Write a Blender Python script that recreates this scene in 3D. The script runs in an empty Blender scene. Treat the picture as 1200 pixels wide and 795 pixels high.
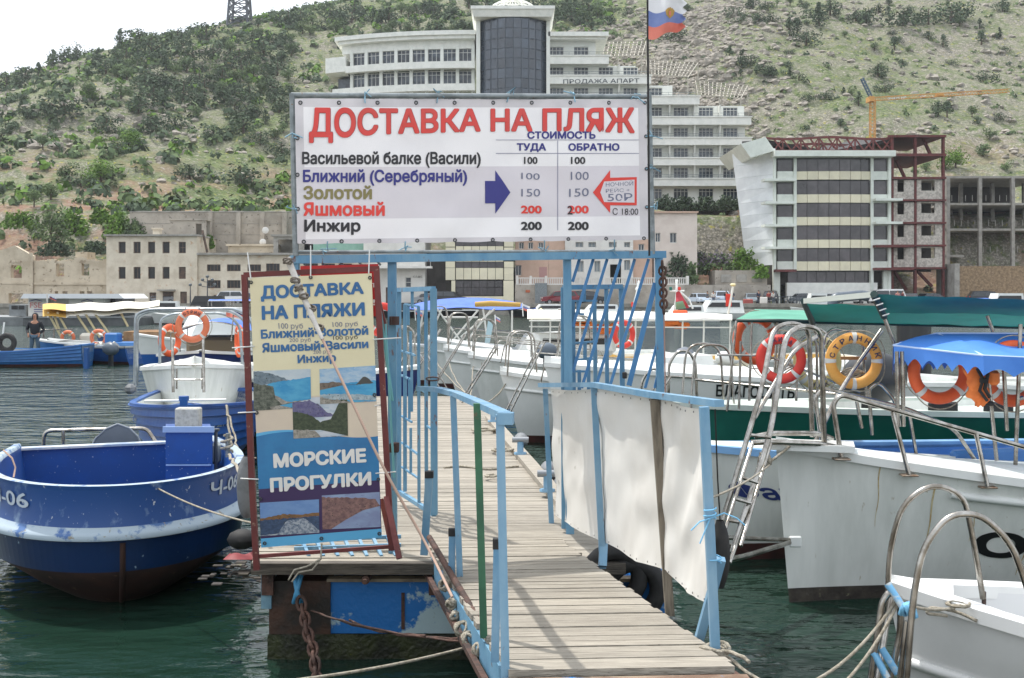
import bpy, math, random
from mathutils import Vector, Matrix, noise
random.seed(7)
SC = bpy.context.scene
COL = SC.collection
R = math.radians

# ---------------------------------------------------------------- camera, world, sun, exposure
cd = bpy.data.cameras.new('camera'); cam = bpy.data.objects.new('camera', cd); COL.objects.link(cam)
cam.location = (0, 0, 2.5); cam.rotation_euler = (R(90), 0, 0)
cd.sensor_width = 36; cd.lens = 39; cd.shift_y = -0.04375; cd.clip_start = 0.05; cd.clip_end = 6000
SC.camera = cam
SUN = Vector((-.31, .26, .91)).normalized()
w = bpy.data.worlds.new('World'); SC.world = w; w.use_nodes = True
nt = w.node_tree; nt.nodes.clear()
sky = nt.nodes.new('ShaderNodeTexSky'); sky.sky_type = 'NISHITA'; sky.sun_disc = False
sky.sun_elevation = math.asin(SUN.z); sky.sun_rotation = math.atan2(SUN.x, SUN.y)
sky.air_density = 1.0; sky.dust_density = 4.0; sky.ozone_density = 1.0
bg = nt.nodes.new('ShaderNodeBackground'); bg.inputs['Strength'].default_value = 0.128
tc = nt.nodes.new('ShaderNodeTexCoord'); mp = nt.nodes.new('ShaderNodeMapping'); mp.inputs['Scale'].default_value = (1, 1, 3)
nz = nt.nodes.new('ShaderNodeTexNoise'); nz.inputs['Scale'].default_value = 2.2; nz.inputs['Detail'].default_value = 5
rp = nt.nodes.new('ShaderNodeMapRange'); rp.inputs['From Min'].default_value = .35; rp.inputs['From Max'].default_value = .65
rp.inputs['To Min'].default_value = .60; rp.inputs['To Max'].default_value = .9
mx = nt.nodes.new('ShaderNodeMix'); mx.data_type = 'RGBA'; mx.inputs[7].default_value = (9.0, 9.4, 9.9, 1)
out = nt.nodes.new('ShaderNodeOutputWorld'); L = nt.links.new
L(tc.outputs['Generated'], mp.inputs['Vector']); L(mp.outputs[0], nz.inputs['Vector']); L(nz.outputs[0], rp.inputs[0])
L(rp.outputs[0], mx.inputs[0]); L(sky.outputs[0], mx.inputs[6]); L(mx.outputs[2], bg.inputs['Color']); L(bg.outputs[0], out.inputs['Surface'])
sd = bpy.data.lights.new('sun', 'SUN'); sun = bpy.data.objects.new('sun', sd); COL.objects.link(sun)
sd.energy = 2.9; sd.angle = R(0.8); sd.color = (1, .96, .9)
sun.rotation_euler = SUN.to_track_quat('Z', 'Y').to_euler(); sun.location = (-30, -10, 90)
SC.view_settings.view_transform = 'Standard'; SC.view_settings.look = 'None'
SC.view_settings.exposure = 0.47; SC.view_settings.gamma = 1.0

# ---------------------------------------------------------------- helpers
F = 1300.0
class Plane:                                # the gate's plane, whose right side stands farther back
    def __init__(s, o): s.o = o
    def __add__(s, k): return Plane(s.o + k)
    def __sub__(s, k): return Plane(s.o - k)
    def at(s, px): return s.o + (px - 345) / 430 * 1.28
def X(px, Y):
    if isinstance(Y, Plane): Y = Y.at(px)
    return (px - 600) * Y / F
def Z(py, Y): return 2.5 - (py - 345) * Y / F
def P(px, py, Y):
    if isinstance(Y, Plane): Y = Y.at(px)
    return Vector((X(px, Y), Y, Z(py, Y)))
def lin(c):
    if isinstance(c, str):
        c = [int(c[i:i+2], 16) / 255 for i in (0, 2, 4)]
    return tuple((v / 12.92 if v <= .04045 else ((v + .055) / 1.055) ** 2.4) for v in c)

MATS = {}
def mat(name, c, rough=.6, metal=0., c2=None, s=3., lo=.42, hi=.62, c3=None, s3=40., t3=.66, bump=0., bs=25., rand=0.,
        stretch=(1, 1, 1), spec=.5, objcol=False, trans=0., detail=6.):
    if name in MATS: return MATS[name]
    m = bpy.data.materials.new(name); m.use_nodes = True; MATS[name] = m
    n = m.node_tree; b = n.nodes['Principled BSDF']; l = n.links.new
    b.inputs['Roughness'].default_value = rough; b.inputs['Metallic'].default_value = metal
    b.inputs['Specular IOR Level'].default_value = spec
    if trans: b.inputs['Transmission Weight'].default_value = trans
    c = lin(c) + (1,); b.inputs['Base Color'].default_value = c
    tc = n.nodes.new('ShaderNodeTexCoord'); mp = n.nodes.new('ShaderNodeMapping'); mp.inputs['Scale'].default_value = stretch
    l(tc.outputs['Object'], mp.inputs['Vector'])
    vec = mp.outputs[0]
    if rand:
        oi = n.nodes.new('ShaderNodeObjectInfo')
        va = n.nodes.new('ShaderNodeVectorMath'); va.operation = 'MULTIPLY_ADD'
        va.inputs[1].default_value = (37, 53, 71); l(oi.outputs['Random'], va.inputs[0]); l(mp.outputs[0], va.inputs[2]); vec = va.outputs[0]
    cur = None
    def mixc(fac, a, bb):
        k = n.nodes.new('ShaderNodeMix'); k.data_type = 'RGBA'; l(fac, k.inputs[0])
        if isinstance(a, tuple): k.inputs[6].default_value = a
        else: l(a, k.inputs[6])
        if isinstance(bb, tuple): k.inputs[7].default_value = bb
        else: l(bb, k.inputs[7])
        return k.outputs[2]
    def nzr(sc, a, bb, det=6., rg=.6):
        q = n.nodes.new('ShaderNodeTexNoise'); q.inputs['Scale'].default_value = sc; q.inputs['Detail'].default_value = det
        q.inputs['Roughness'].default_value = rg
        l(vec, q.inputs['Vector']); r = n.nodes.new('ShaderNodeMapRange')
        r.inputs['From Min'].default_value = a; r.inputs['From Max'].default_value = bb; l(q.outputs[0], r.inputs[0]); return r.outputs[0]
    base = c
    if objcol:
        oi2 = n.nodes.new('ShaderNodeObjectInfo'); base = oi2.outputs['Color']; cur = base
    if c2 is not None: cur = base = mixc(nzr(s, lo, hi, detail), base, lin(c2) + (1,))
    if c3 is not None: cur = base = mixc(nzr(s3, t3, t3 + .05, 4.), base, lin(c3) + (1,))
    if rand:
        hs = n.nodes.new('ShaderNodeHueSaturation')
        r = n.nodes.new('ShaderNodeMapRange'); r.inputs['To Min'].default_value = 1 - rand; r.inputs['To Max'].default_value = 1 + rand
        l(oi.outputs['Random'], r.inputs[0]); l(r.outputs[0], hs.inputs['Value'])
        if cur is None: hs.inputs['Color'].default_value = c
        else: l(cur, hs.inputs['Color'])
        cur = hs.outputs[0]
    if cur is not None: l(cur, b.inputs['Base Color'])
    if bump:
        q = n.nodes.new('ShaderNodeTexNoise'); q.inputs['Scale'].default_value = bs; q.inputs['Detail'].default_value = 5; l(vec, q.inputs['Vector'])
        bp = n.nodes.new('ShaderNodeBump'); bp.inputs['Strength'].default_value = bump; bp.inputs['Distance'].default_value = .02
        l(q.outputs[0], bp.inputs['Height']); l(bp.outputs[0], b.inputs['Normal'])
    return m

def tag(o, label=None, cat=None, group=None, kind=None):
    if label: o['label'] = label
    if cat: o['category'] = cat
    if group: o['group'] = group
    if kind: o['kind'] = kind
    return o
RM = {}
def thing(name, label, cat, loc=(0, 0, 0), rz=0., group=None, M=None):
    o = bpy.data.objects.new(name, None); COL.objects.link(o); o.empty_display_size = .2
    if M is None: M = Matrix.Translation(Vector(loc)) @ Matrix.Rotation(rz, 4, 'Z')
    o.matrix_world = M; RM[o.name] = M.copy()
    return tag(o, label, cat, group)
def mesh_obj(name, me, parent=None, M=None):
    o = bpy.data.objects.new(name, me); COL.objects.link(o)
    if parent is not None: o.parent = parent
    if M is not None: o.matrix_local = M
    return o

SPLITTABLE = set('pilaster column steel_column block_infill quoin wall storey balcony_parapet cornice gable_wall penthouse roof_shed tower_wall post thwart stern_rail platform_tube brace eyelet kiosk_wall wheelhouse_window bearer roof_room console_trim balustrade_post partition canopy_post grab_hoop strap collar hinge side_terrace knot floor_stubs wall_panel chimney plinth number_plate broken_wall life_vests lug satellite_dish'.split())
class MB:
    def __init__(s): s.v = []; s.f = []; s.m = []; s.sm = []
    def add(s, vs, fs, mi=0, smooth=False):
        n = len(s.v); s.v.extend([tuple(p) for p in vs])
        for f in fs: s.f.append(tuple(i + n for i in f)); s.m.append(mi); s.sm.append(smooth)
        return s
    def box(s, x0, x1, y0, y1, z0, z1, mi=0):
        if x0 > x1: x0, x1 = x1, x0
        if y0 > y1: y0, y1 = y1, y0
        if z0 > z1: z0, z1 = z1, z0
        return s.add([(x0,y0,z0),(x1,y0,z0),(x1,y1,z0),(x0,y1,z0),(x0,y0,z1),(x1,y0,z1),(x1,y1,z1),(x0,y1,z1)],
            [(0,3,2,1),(4,5,6,7),(0,1,5,4),(1,2,6,5),(2,3,7,6),(3,0,4,7)], mi)
    def hexa(s, a, b, mi=0):      # a: 4 points (ccw from outside), b: 4 matching points behind
        return s.add(list(a) + list(b), [(0,1,2,3),(7,6,5,4),(0,4,5,1),(1,5,6,2),(2,6,7,3),(3,7,4,0)], mi)
    def rbox(s, c, sz, b, Mx=None, mi=0, smooth=True):     # box with chamfered edges
        hx, hy, hz = [q / 2 for q in sz]; vs = []; fs = []
        for sx in (-1, 1):
            for sy in (-1, 1):
                for sz_ in (-1, 1):
                    vs += [(sx*hx, sy*(hy-b), sz_*(hz-b)), (sx*(hx-b), sy*hy, sz_*(hz-b)), (sx*(hx-b), sy*(hy-b), sz_*hz)]
        def id(sx, sy, sz_, k): return (((sx > 0) * 4) + ((sy > 0) * 2) + (sz_ > 0)) * 3 + k
        for q in (-1, 1):
            fs.append([id(q,-1,-1,0), id(q,1,-1,0), id(q,1,1,0), id(q,-1,1,0)][::q])
            fs.append([id(-1,q,-1,1), id(-1,q,1,1), id(1,q,1,1), id(1,q,-1,1)][::q])
            fs.append([id(-1,-1,q,2), id(1,-1,q,2), id(1,1,q,2), id(-1,1,q,2)][::q])
            for p in (-1, 1):
                fs.append([id(q,p,-1,0), id(q,p,-1,1), id(q,p,1,1), id(q,p,1,0)][::-q*p])
                fs.append([id(q,-1,p,0), id(q,-1,p,2), id(q,1,p,2), id(q,1,p,0)][::q*p])
                fs.append([id(-1,q,p,1), id(-1,q,p,2), id(1,q,p,2), id(1,q,p,1)][::-q*p])
                for o in (-1, 1): fs.append([id(q,p,o,0), id(q,p,o,1), id(q,p,o,2)][::q*p*o])
        c = Vector(c)
        vs = [(Mx @ Vector(v) if Mx is not None else Vector(v)) + c for v in vs]
        return s.add(vs, fs, mi, False)
    def beam(s, p, q, w, h, mi=0, up=(0, 0, 1)):
        p = Vector(p); q = Vector(q); d = (q - p).normalized(); up = Vector(up)
        a = d.cross(up)
        if a.length < 1e-3: a = d.cross(Vector((1, 0, 0)))
        a.normalize(); b = a.cross(d); a = a * w / 2; b = b * h / 2
        vs = [p-a-b, p+a-b, p+a+b, p-a+b, q-a-b, q+a-b, q+a+b, q-a+b]
        return s.add(vs, [(0,3,2,1)[::-1],(4,5,6,7)[::-1],(0,1,5,4)[::-1],(1,2,6,5)[::-1],(2,3,7,6)[::-1],(3,0,4,7)[::-1]], mi)
    def tube(s, pts, r, n=8, mi=0, closed=False, cap=True):
        pts = [Vector(p) for p in pts]; N = len(pts)
        rr = r if isinstance(r, (list, tuple)) else [r] * N
        prev = None; vs = []
        for i, p in enumerate(pts):
            if closed: t = pts[(i+1) % N] - pts[i-1]
            else: t = pts[min(i+1, N-1)] - pts[max(i-1, 0)]
            t.normalize()
            if prev is None:
                a = t.cross(Vector((0, 0, 1)))
                if a.length < .05: a = t.cross(Vector((1, 0, 0)))
            else: a = prev - t * prev.dot(t)
            a.normalize(); prev = a; b = t.cross(a)
            for k in range(n):
                th = 2 * math.pi * k / n; vs.append(p + (a * math.cos(th) + b * math.sin(th)) * rr[i])
        fs = []
        for i in range(N if closed else N - 1):
            j = (i + 1) % N
            for k in range(n):
                k2 = (k + 1) % n; fs.append((i*n+k, i*n+k2, j*n+k2, j*n+k))
        s.add(vs, fs, mi, True)
        if cap and not closed:
            s.add(vs[:n], [tuple(range(n))[::-1]], mi); s.add(vs[-n:], [tuple(range(n))], mi)
        return s
    def prism(s, poly, vec, mi=0, mi2=None):      # poly: 3D points, extruded by vec
        n = len(poly); vec = Vector(vec); a = [Vector(p) for p in poly]; b = [p + vec for p in a]
        s.add(a + b, [tuple(range(n)), tuple(range(2*n-1, n-1, -1))], mi)
        s.add(a + b, [(i, i+n, (i+1) % n + n, (i+1) % n) for i in range(n)], mi if mi2 is None else mi2)
        return s
    def grid(s, fn, nu, nv, mi=0, smooth=True, mif=None):
        n = len(s.v)
        for i in range(nu + 1):
            for j in range(nv + 1): s.v.append(tuple(fn(i / nu, j / nv)))
        for i in range(nu):
            for j in range(nv):
                s.f.append((n+i*(nv+1)+j, n+(i+1)*(nv+1)+j, n+(i+1)*(nv+1)+j+1, n+i*(nv+1)+j+1))
                s.m.append(mif(i, j) if mif else mi); s.sm.append(smooth)
        return s
    def mesh(s, name, mats):
        me = bpy.data.meshes.new(name); me.from_pydata(s.v, [], s.f)
        for q in (mats if isinstance(mats, (list, tuple)) else [mats]): me.materials.append(q)
        me.polygons.foreach_set('material_index', s.m); me.polygons.foreach_set('use_smooth', s.sm); me.update()
        return me
    def split(s):
        key = {}; par = {}
        def find(a):
            while par[a] != a: par[a] = par[par[a]]; a = par[a]
            return a
        ids = []
        for p in s.v:
            k = (round(p[0], 4), round(p[1], 4), round(p[2], 4)); key.setdefault(k, len(key)); ids.append(key[k]); par.setdefault(key[k], key[k])
        for f in s.f:
            for q in f[1:]:
                a, b = find(ids[f[0]]), find(ids[q])
                if a != b: par[a] = b
        g = {}
        for i, f in enumerate(s.f): g.setdefault(find(ids[f[0]]), []).append(i)
        if not 1 < len(g) <= 24: return [s]
        out = []
        for fl in g.values():
            m = MB(); mp = {}
            for i in fl:
                nf = []
                for q in s.f[i]:
                    if q not in mp: mp[q] = len(m.v); m.v.append(s.v[q])
                    nf.append(mp[q])
                m.f.append(tuple(nf)); m.m.append(s.m[i]); m.sm.append(s.sm[i])
            out.append(m)
        return out
    def build(s, name, mats, parent=None, **k):
        if parent is not None and name in SPLITTABLE:
            for q in s.split(): o = q.build1(name, mats, parent, **k)
            return o
        return s.build1(name, mats, parent, **k)
    def build1(s, name, mats, parent=None, local=False, label=None, cat=None, group=None, kind=None, weld=False):
        if parent is None:
            xs = [p[0] for p in s.v]; ys = [p[1] for p in s.v]; z0 = min(p[2] for p in s.v)
            c = Vector(((min(xs)+max(xs))/2, (min(ys)+max(ys))/2, z0)) if not kind == 'structure' else Vector()
            s.v = [(p[0]-c.x, p[1]-c.y, p[2]-c.z) for p in s.v]
        me = s.mesh(name, mats)
        if parent is not None and not local: me.transform(wm(parent).inverted())
        o = mesh_obj(name, me, parent)
        if parent is None: o.location = c
        RM[o.name] = wm(parent) if parent is not None else Matrix.Translation(c)
        return tag(o, label, cat, group, kind)
def wm(o): return RM[o.name]
def fillet(pts, r, n=5):
    pts = [Vector(p) for p in pts]; o = [pts[0]]
    for i in range(1, len(pts) - 1):
        a, b, c = pts[i-1], pts[i], pts[i+1]
        d1 = a - b; d2 = c - b; rr = min(r, d1.length * .48, d2.length * .48)
        p = b + d1.normalized() * rr; q = b + d2.normalized() * rr
        for k in range(n + 1):
            t = k / n; o.append(p * (1-t)**2 + b * 2*t*(1-t) + q * t*t)
    o.append(pts[-1]); return o
def sag(p, q, d, n=12, wob=0.):
    p = Vector(p); q = Vector(q); o = []
    for i in range(n + 1):
        t = i / n; v = p.lerp(q, t); v.z -= d * 4 * t * (1 - t)
        if wob: v += Vector((random.uniform(-wob, wob), random.uniform(-wob, wob), random.uniform(-wob, wob)))
        o.append(v)
    return o

# wall as a grid of cells with openings (x0,x1,z0,z1), front face at y, thickness th
def wall_cells(mb, x0, x1, z0, z1, ops, y, th=.4, mi=0, top=None):
    xs = sorted(set([x0, x1] + [min(max(a, x0), x1) for o in ops for a in o[:2]]))
    zs = sorted(set([z0, z1] + [min(max(a, z0), z1) for o in ops for a in o[2:4]]))
    nx, nz_ = len(xs) - 1, len(zs) - 1
    def solid(i, j):
        if i < 0 or j < 0 or i >= nx or j >= nz_: return False
        cx = (xs[i] + xs[i+1]) / 2; cz = (zs[j] + zs[j+1]) / 2
        return not any(a < cx < b and c < cz < d for a, b, c, d in [o[:4] for o in ops])
    for i in range(nx):
        for j in range(nz_):
            if not solid(i, j): continue
            a, b, c, d = xs[i], xs[i+1], zs[j], zs[j+1]
            mb.add([(a,y,c),(b,y,c),(b,y,d),(a,y,d)], [(0,1,2,3)], mi); mb.add([(a,y+th,c),(b,y+th,c),(b,y+th,d),(a,y+th,d)], [(3,2,1,0)], mi)
            if not solid(i-1, j): mb.add([(a,y,c),(a,y,d),(a,y+th,d),(a,y+th,c)], [(0,1,2,3)], mi)
            if not solid(i+1, j): mb.add([(b,y,c),(b,y+th,c),(b,y+th,d),(b,y,d)], [(0,1,2,3)], mi)
            if not solid(i, j-1): mb.add([(a,y,c),(a,y+th,c),(b,y+th,c),(b,y,c)], [(0,1,2,3)], mi)
            if not solid(i, j+1): mb.add([(a,y,d),(b,y,d),(b,y+th,d),(a,y+th,d)], [(0,1,2,3)], mi)
    return mb
WC = {}
def window_part(parent, x, y, z, w, h, cols=3, rows=1, fm='win_frame', pm='win_pane', rz=0., fw=.08, trans_row=False, name='window'):
    key = (round(w, 1), round(h, 1), cols, rows, fm, pm, fw, trans_row)
    if key not in WC:
        b = MB(); W, H = w / 2, h
        b.box(-W, -W+fw, 0, .12, 0, H); b.box(W-fw, W, 0, .12, 0, H); b.box(-W+fw, W-fw, 0, .12, 0, fw); b.box(-W+fw, W-fw, 0, .12, H-fw, H)
        for k in range(1, cols): xx = -W + w*k/cols; b.box(xx-fw*.4, xx+fw*.4, .01, .11, fw, H-fw)
        for k in range(1, rows): zz = H*k/rows; b.box(-W+fw, W-fw, .015, .10, zz-fw*.4, zz+fw*.4)
        if trans_row: b.box(-W+fw, W-fw, .015, .10, H*.72-fw*.4, H*.72+fw*.4)
        p = MB(); p.box(-W+fw*.5, W-fw*.5, .05, .07, fw*.5, H-fw*.5)
        WC[key] = (b.mesh('window', MATS[fm]), p.mesh('pane', MATS[pm]))
    a, b = WC[key]
    Mx = wm(parent).inverted() @ Matrix.Translation((x, y, z)) @ Matrix.Rotation(rz, 4, 'Z')
    o = mesh_obj(name, a, parent, Mx); q = mesh_obj('pane', b, o); return o

# text -> mesh mapped through fn(u,v)
TXC = {}
from mathutils.geometry import tessellate_polygon
def text_geo(s, res=3):
    """glyph outlines -> triangles; contours are filled one by one because some glyphs overlap themselves"""
    k = (s, res)
    if k in TXC: return TXC[k]
    cu = bpy.data.curves.new('t', 'FONT'); cu.body = s; cu.size = 1; cu.resolution_u = res; cu.fill_mode = 'NONE'
    o = bpy.data.objects.new('t', cu); me = o.to_mesh()
    co = [v.co.copy() for v in me.vertices]; nb = {}
    for e in me.edges: p, q = e.vertices; nb.setdefault(p, []).append(q); nb.setdefault(q, []).append(p)
    o.to_mesh_clear(); bpy.data.objects.remove(o); bpy.data.curves.remove(cu)
    loops = []; seen = set()
    for v in range(len(co)):
        if v in seen or v not in nb: continue
        lp = [v]; seen.add(v); cur = v; go = True
        while go:
            go = False
            for q in ([cur + 1] if cur + 1 in nb[cur] else nb[cur]):
                if q not in seen: lp.append(q); seen.add(q); cur = q; go = True; break
        pts = [co[q].copy() for q in lp]
        if len(pts) > 8 and abs(pts[0].x - pts[-1].x) < 1e-4:      # soft sign: the bowl's end reaches into the stem
            for a_, b_ in zip(pts, pts[1:]):
                if abs(a_.x - b_.x) < 1e-4 and abs(a_.y - b_.y) > .3 and 0 < a_.x - pts[0].x < .04: pts[0].x = pts[-1].x = a_.x + .0008; break
        if len(pts) > 2: loops.append((sum(pts[i-1].x * pts[i].y - pts[i].x * pts[i-1].y for i in range(len(pts))) / 2, pts))
    def inside(pt, poly):
        c = False
        for i in range(len(poly)):
            a_, b_ = poly[i-1], poly[i]
            if (a_.y > pt.y) != (b_.y > pt.y) and pt.x < (b_.x - a_.x) * (pt.y - a_.y) / (b_.y - a_.y) + a_.x: c = not c
        return c
    par = [any(a2 * a_ < 0 and abs(a2) > abs(a_) and inside(p[0], p2) for a2, p2 in loops) for a_, p in loops]
    outer = [p for (a_, p), h in zip(loops, par) if not h]; holes = [p for (a_, p), h in zip(loops, par) if h]
    vs = []; fs = []
    for li, op in enumerate(outer):
        hs_ = [h for h in holes if inside(h[0], op)]
        n0 = len(vs); allp = list(op)
        for h in hs_: allp += h
        vs += [Vector((p.x, p.y, li % 3)) for p in allp]
        for t in tessellate_polygon([op] + hs_):
            a_, b_, c_ = [allp[i] for i in t]
            t = t if (b_.x - a_.x) * (c_.y - a_.y) - (c_.x - a_.x) * (b_.y - a_.y) > 0 else (t[0], t[2], t[1])
            fs.append(tuple(i + n0 for i in t))
    TXC[k] = (vs, fs); return TXC[k]
def text_on(s, fn, m, parent, bold=.02, res=3, name='lettering', mb=None, mi=0, local=False):
    vs, fs = text_geo(s, res); own = mb is None
    if own: mb = MB()
    b = max(bold, 0) * .8
    x0 = min(v.x for v in vs) - b; x1 = max(v.x for v in vs) + b; y0 = min(v.y for v in vs) - b; y1 = max(v.y for v in vs) + b
    o, ax, ay = Vector(fn(.5, .5)), Vector(fn(.51, .5)), Vector(fn(.5, .51))
    nrm = (ax - o).cross(ay - o).normalized()
    sh = [(0, 0)] if b < .006 else [(math.cos(a) * b, math.sin(a) * b) for a in [math.pi * 2 * (q + .5) / 8 for q in range(8)]]
    for q, (dx, dy) in enumerate(sh):
        mb.add([Vector(fn((v.x + dx - x0) / (x1 - x0), (v.y + dy - y0) / (y1 - y0))) + nrm * (.00008 * q + .00002 * v.z) for v in vs], fs, mi)
    if own: return mb.build(name, m, parent, local=local)
def quadfn(TL, TR, BR, BL):
    TL, TR, BR, BL = map(Vector, (TL, TR, BR, BL))
    return lambda u, v: (BL.lerp(BR, u)).lerp(TL.lerp(TR, u), v)

# ---------------------------------------------------------------- shared materials
mat('win_frame', 'd8d8d2', .5); mat('win_pane', '252d37', .12, spec=.6, c2='48525c', s=.9, lo=.45, hi=.6, rand=.3)
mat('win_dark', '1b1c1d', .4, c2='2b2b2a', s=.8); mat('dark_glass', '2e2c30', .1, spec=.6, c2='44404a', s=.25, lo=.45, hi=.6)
CHROME = mat('stainless_steel', 'b4b1ab', .25, 1., c2='857f76', s=9)
WHITE = mat('white_paint', 'dcdedb', .35, c2='c9ccc8', s=2.5, lo=.45, hi=.75)
HULLW = mat('white_gelcoat', 'e3e5e2', .3, c2='d0d3cf', s=1.4, lo=.4, hi=.8, c3='b3a98f', s3=9, t3=.70)
HULLG = mat('aged_white_gelcoat', 'dfe1dc', .38, c2='c9ccc6', s=2.6, lo=.38, hi=.75, c3='a59c86', s3=9, t3=.68, stretch=(2.2, 2.2, .35))
BLUEP = mat('gate_blue_paint', '4f83a6', .55, c2='7199b0', s=5, lo=.35, hi=.65, stretch=(1, 1, .35), c3='6f4a38', s3=15, t3=.64, bump=.2)
GALV = mat('galvanised_pipe', '8d9496', .5, .6, c2='737a7c', s=12, c3='80654f', s3=30, t3=.66)
RUST = mat('rusty_iron', '5d4339', .8, c2='3c2e29', s=9, bump=.4, bs=60)
ROPE = mat('weathered_rope', 'aaa394', .9, c2='8a8272', s=40, bump=.6, bs=120)
WOODG = mat('weathered_deck_wood', 'aaa396', .85, c2='7d776d', s=5, lo=.35, hi=.7, c3='6d675e', s3=16, t3=.62, stretch=(1, 22, 10), rand=.16, bump=.5, bs=9)
BLACKR = mat('black_rubber', '1d1d1e', .7, c2='2c2b2a', s=10)
# ================================================================= terrain, water, quays
def sm(a, b, x):
    t = min(max((x - a) / (b - a), 0), 1); return t * t * (3 - 2 * t)
def ramp(xs, x):
    for (a, b), (c, d) in zip(xs, xs[1:]):
        if x <= c: return b + (d - b) * max(0, (x - a)) / (c - a)
    return xs[-1][1]
def ridge_y(x): return 400 + 40 * sm(-20, 120, x)
def ridge_z(x): return ramp([(-700, 30), (-260, 56), (-185, 74), (-140, 86), (-108, 98), (-60, 107), (-31, 110), (0, 117), (60, 135), (150, 150), (400, 140), (700, 90)], x)
def hz(x, y, fine=True):
    if y < 149.5: return 1.2
    yr = ridge_y(x); zr = ridge_z(x)
    low = ramp([(149.5, 1.2), (153.5, 6.), (165, 15.), (186, 20.5)], y)
    if x > 25: low = ramp([(149.5, 1.2), (157, 3.), (165, 15.), (186, 18.5)], y)
    if y > 186:
        t = (y - 186) / (yr - 186)
        z0 = 20.5 if x <= 25 else 18.5
        if t <= 1: z = z0 + (zr - z0) * (t * .9 + .1 * math.sin(t * math.pi / 2))
        else: z = zr - (t - 1) * 60
    else: z = low
    k = sm(150, 200, y)
    n = noise.fractal(Vector((x * .012 + 5, y * .012, 1.3)), 1.0, 2.1, 5) * 7.5 * k * (1 if y < yr - 40 else .5)
    n += abs(noise.noise(Vector((x * .05, y * .05, 4)))) * 2.2 * k
    if fine: n += (noise.fractal(Vector((x * .16, y * .16, 9)), .8, 2.2, 4) * .9 + .5 * abs(noise.noise(Vector((x * .5, y * .5, 2))))) * (.35 + .65 * k)
    return z + n
gy = [149.5]
while gy[-1] < 470: gy.append(gy[-1] + (1.1 if gy[-1] < 190 else (1.7 if gy[-1] < 330 else 2.6)))
gy += [500, 560, 640, 760, 900]
gx = []; x_ = -720
while x_ < 720: gx.append(x_); x_ += 1.9 if abs(x_) < 205 else (12 if abs(x_) < 420 else 30)
b = MB(); nyy = len(gy)
for x in gx:
    for y in gy: b.v.append((x, y, hz(x, y) if y < 480 else max(hz(x, y, False), 2)))
for i in range(len(gx) - 1):
    for j in range(nyy - 1):
        b.f.append((i*nyy+j, (i+1)*nyy+j, (i+1)*nyy+j+1, i*nyy+j+1)); b.m.append(0); b.sm.append(True)
hm = bpy.data.materials.new('hillside'); hm.use_nodes = True; n = hm.node_tree; l = n.links.new; bs = n.nodes['Principled BSDF']
bs.inputs['Roughness'].default_value = .95; bs.inputs['Specular IOR Level'].default_value = .1
tc = n.nodes.new('ShaderNodeTexCoord')
def NZ(sc, lo, hi, det=6, vec=None, rg=.6):
    q = n.nodes.new('ShaderNodeTexNoise'); q.inputs['Scale'].default_value = sc; q.inputs['Detail'].default_value = det; q.inputs['Roughness'].default_value = rg
    l(vec or tc.outputs['Object'], q.inputs['Vector']); r = n.nodes.new('ShaderNodeMapRange')
    r.inputs['From Min'].default_value = lo; r.inputs['From Max'].default_value = hi; l(q.outputs[0], r.inputs[0]); return r.outputs[0]
def MX(f, a, c):
    k = n.nodes.new('ShaderNodeMix'); k.data_type = 'RGBA'; l(f, k.inputs[0]) if not isinstance(f, float) else None
    for s_, v in ((6, a), (7, c)):
        if isinstance(v, str): k.inputs[s_].default_value = lin(v) + (1,)
        else: l(v, k.inputs[s_])
    return k.outputs[2]
def MATH(op, a, c=None):
    k = n.nodes.new('ShaderNodeMath'); k.operation = op; k.use_clamp = True
    for s_, v in ((0, a), (1, c)):
        if v is None: continue
        if isinstance(v, (int, float)): k.inputs[s_].default_value = v
        else: l(v, k.inputs[s_])
    return k.outputs[0]
grass = MX(NZ(.35, .35, .65), '5e6b47', '727b53')
grass = MX(NZ(1.7, .45, .6), grass, '475536')
rock = MX(NZ(.8, .35, .65, 8), '827e72', '68665b')
rock = MX(NZ(3.0, .5, .62, 4), rock, 'a39d92')
dirt = MX(NZ(.5, .4, .6), '86695a', '93806d')
big = NZ(.022, .44, .56, 8)
med = NZ(.13, .49, .63, 8)
geo = n.nodes.new('ShaderNodeNewGeometry'); sp = n.nodes.new('ShaderNodeSeparateXYZ'); l(geo.outputs['Normal'], sp.inputs[0])
steep = n.nodes.new('ShaderNodeMapRange'); steep.inputs['From Min'].default_value = .93; steep.inputs['From Max'].default_value = .74; l(sp.outputs['Z'], steep.inputs[0])
sx = n.nodes.new('ShaderNodeSeparateXYZ'); l(tc.outputs['Object'], sx.inputs[0])
right = n.nodes.new('ShaderNodeMapRange'); right.inputs['From Min'].default_value = -60; right.inputs['From Max'].default_value = 60
right.inputs['To Min'].default_value = .25; right.inputs['To Max'].default_value = .6; l(sx.outputs['X'], right.inputs[0])
col = MX(MATH('MULTIPLY', med, right.outputs[0]), grass, rock)
col = MX(MATH('MULTIPLY', MATH('MULTIPLY', big, .75), NZ(.6, .42, .55)), col, rock)
col = MX(MATH('MULTIPLY', steep.outputs[0], NZ(.3, .4, .55)), col, rock)
lowz = n.nodes.new('ShaderNodeMapRange'); lowz.inputs['From Min'].default_value = 34; lowz.inputs['From Max'].default_value = 16; l(sx.outputs['Z'], lowz.inputs[0])
col = MX(MATH('MULTIPLY', lowz.outputs[0], NZ(.09, .48, .58)), col, dirt)
col = MX(MATH('MULTIPLY', NZ(.9, .62, .68, 5), .75), col, '9a9440')
col = MX(NZ(1.2, .60, .66, 6), col, '98928a')
l(col, bs.inputs['Base Color'])
bp = n.nodes.new('ShaderNodeBump'); bp.inputs['Strength'].default_value = .6; bp.inputs['Distance'].default_value = .6
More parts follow.
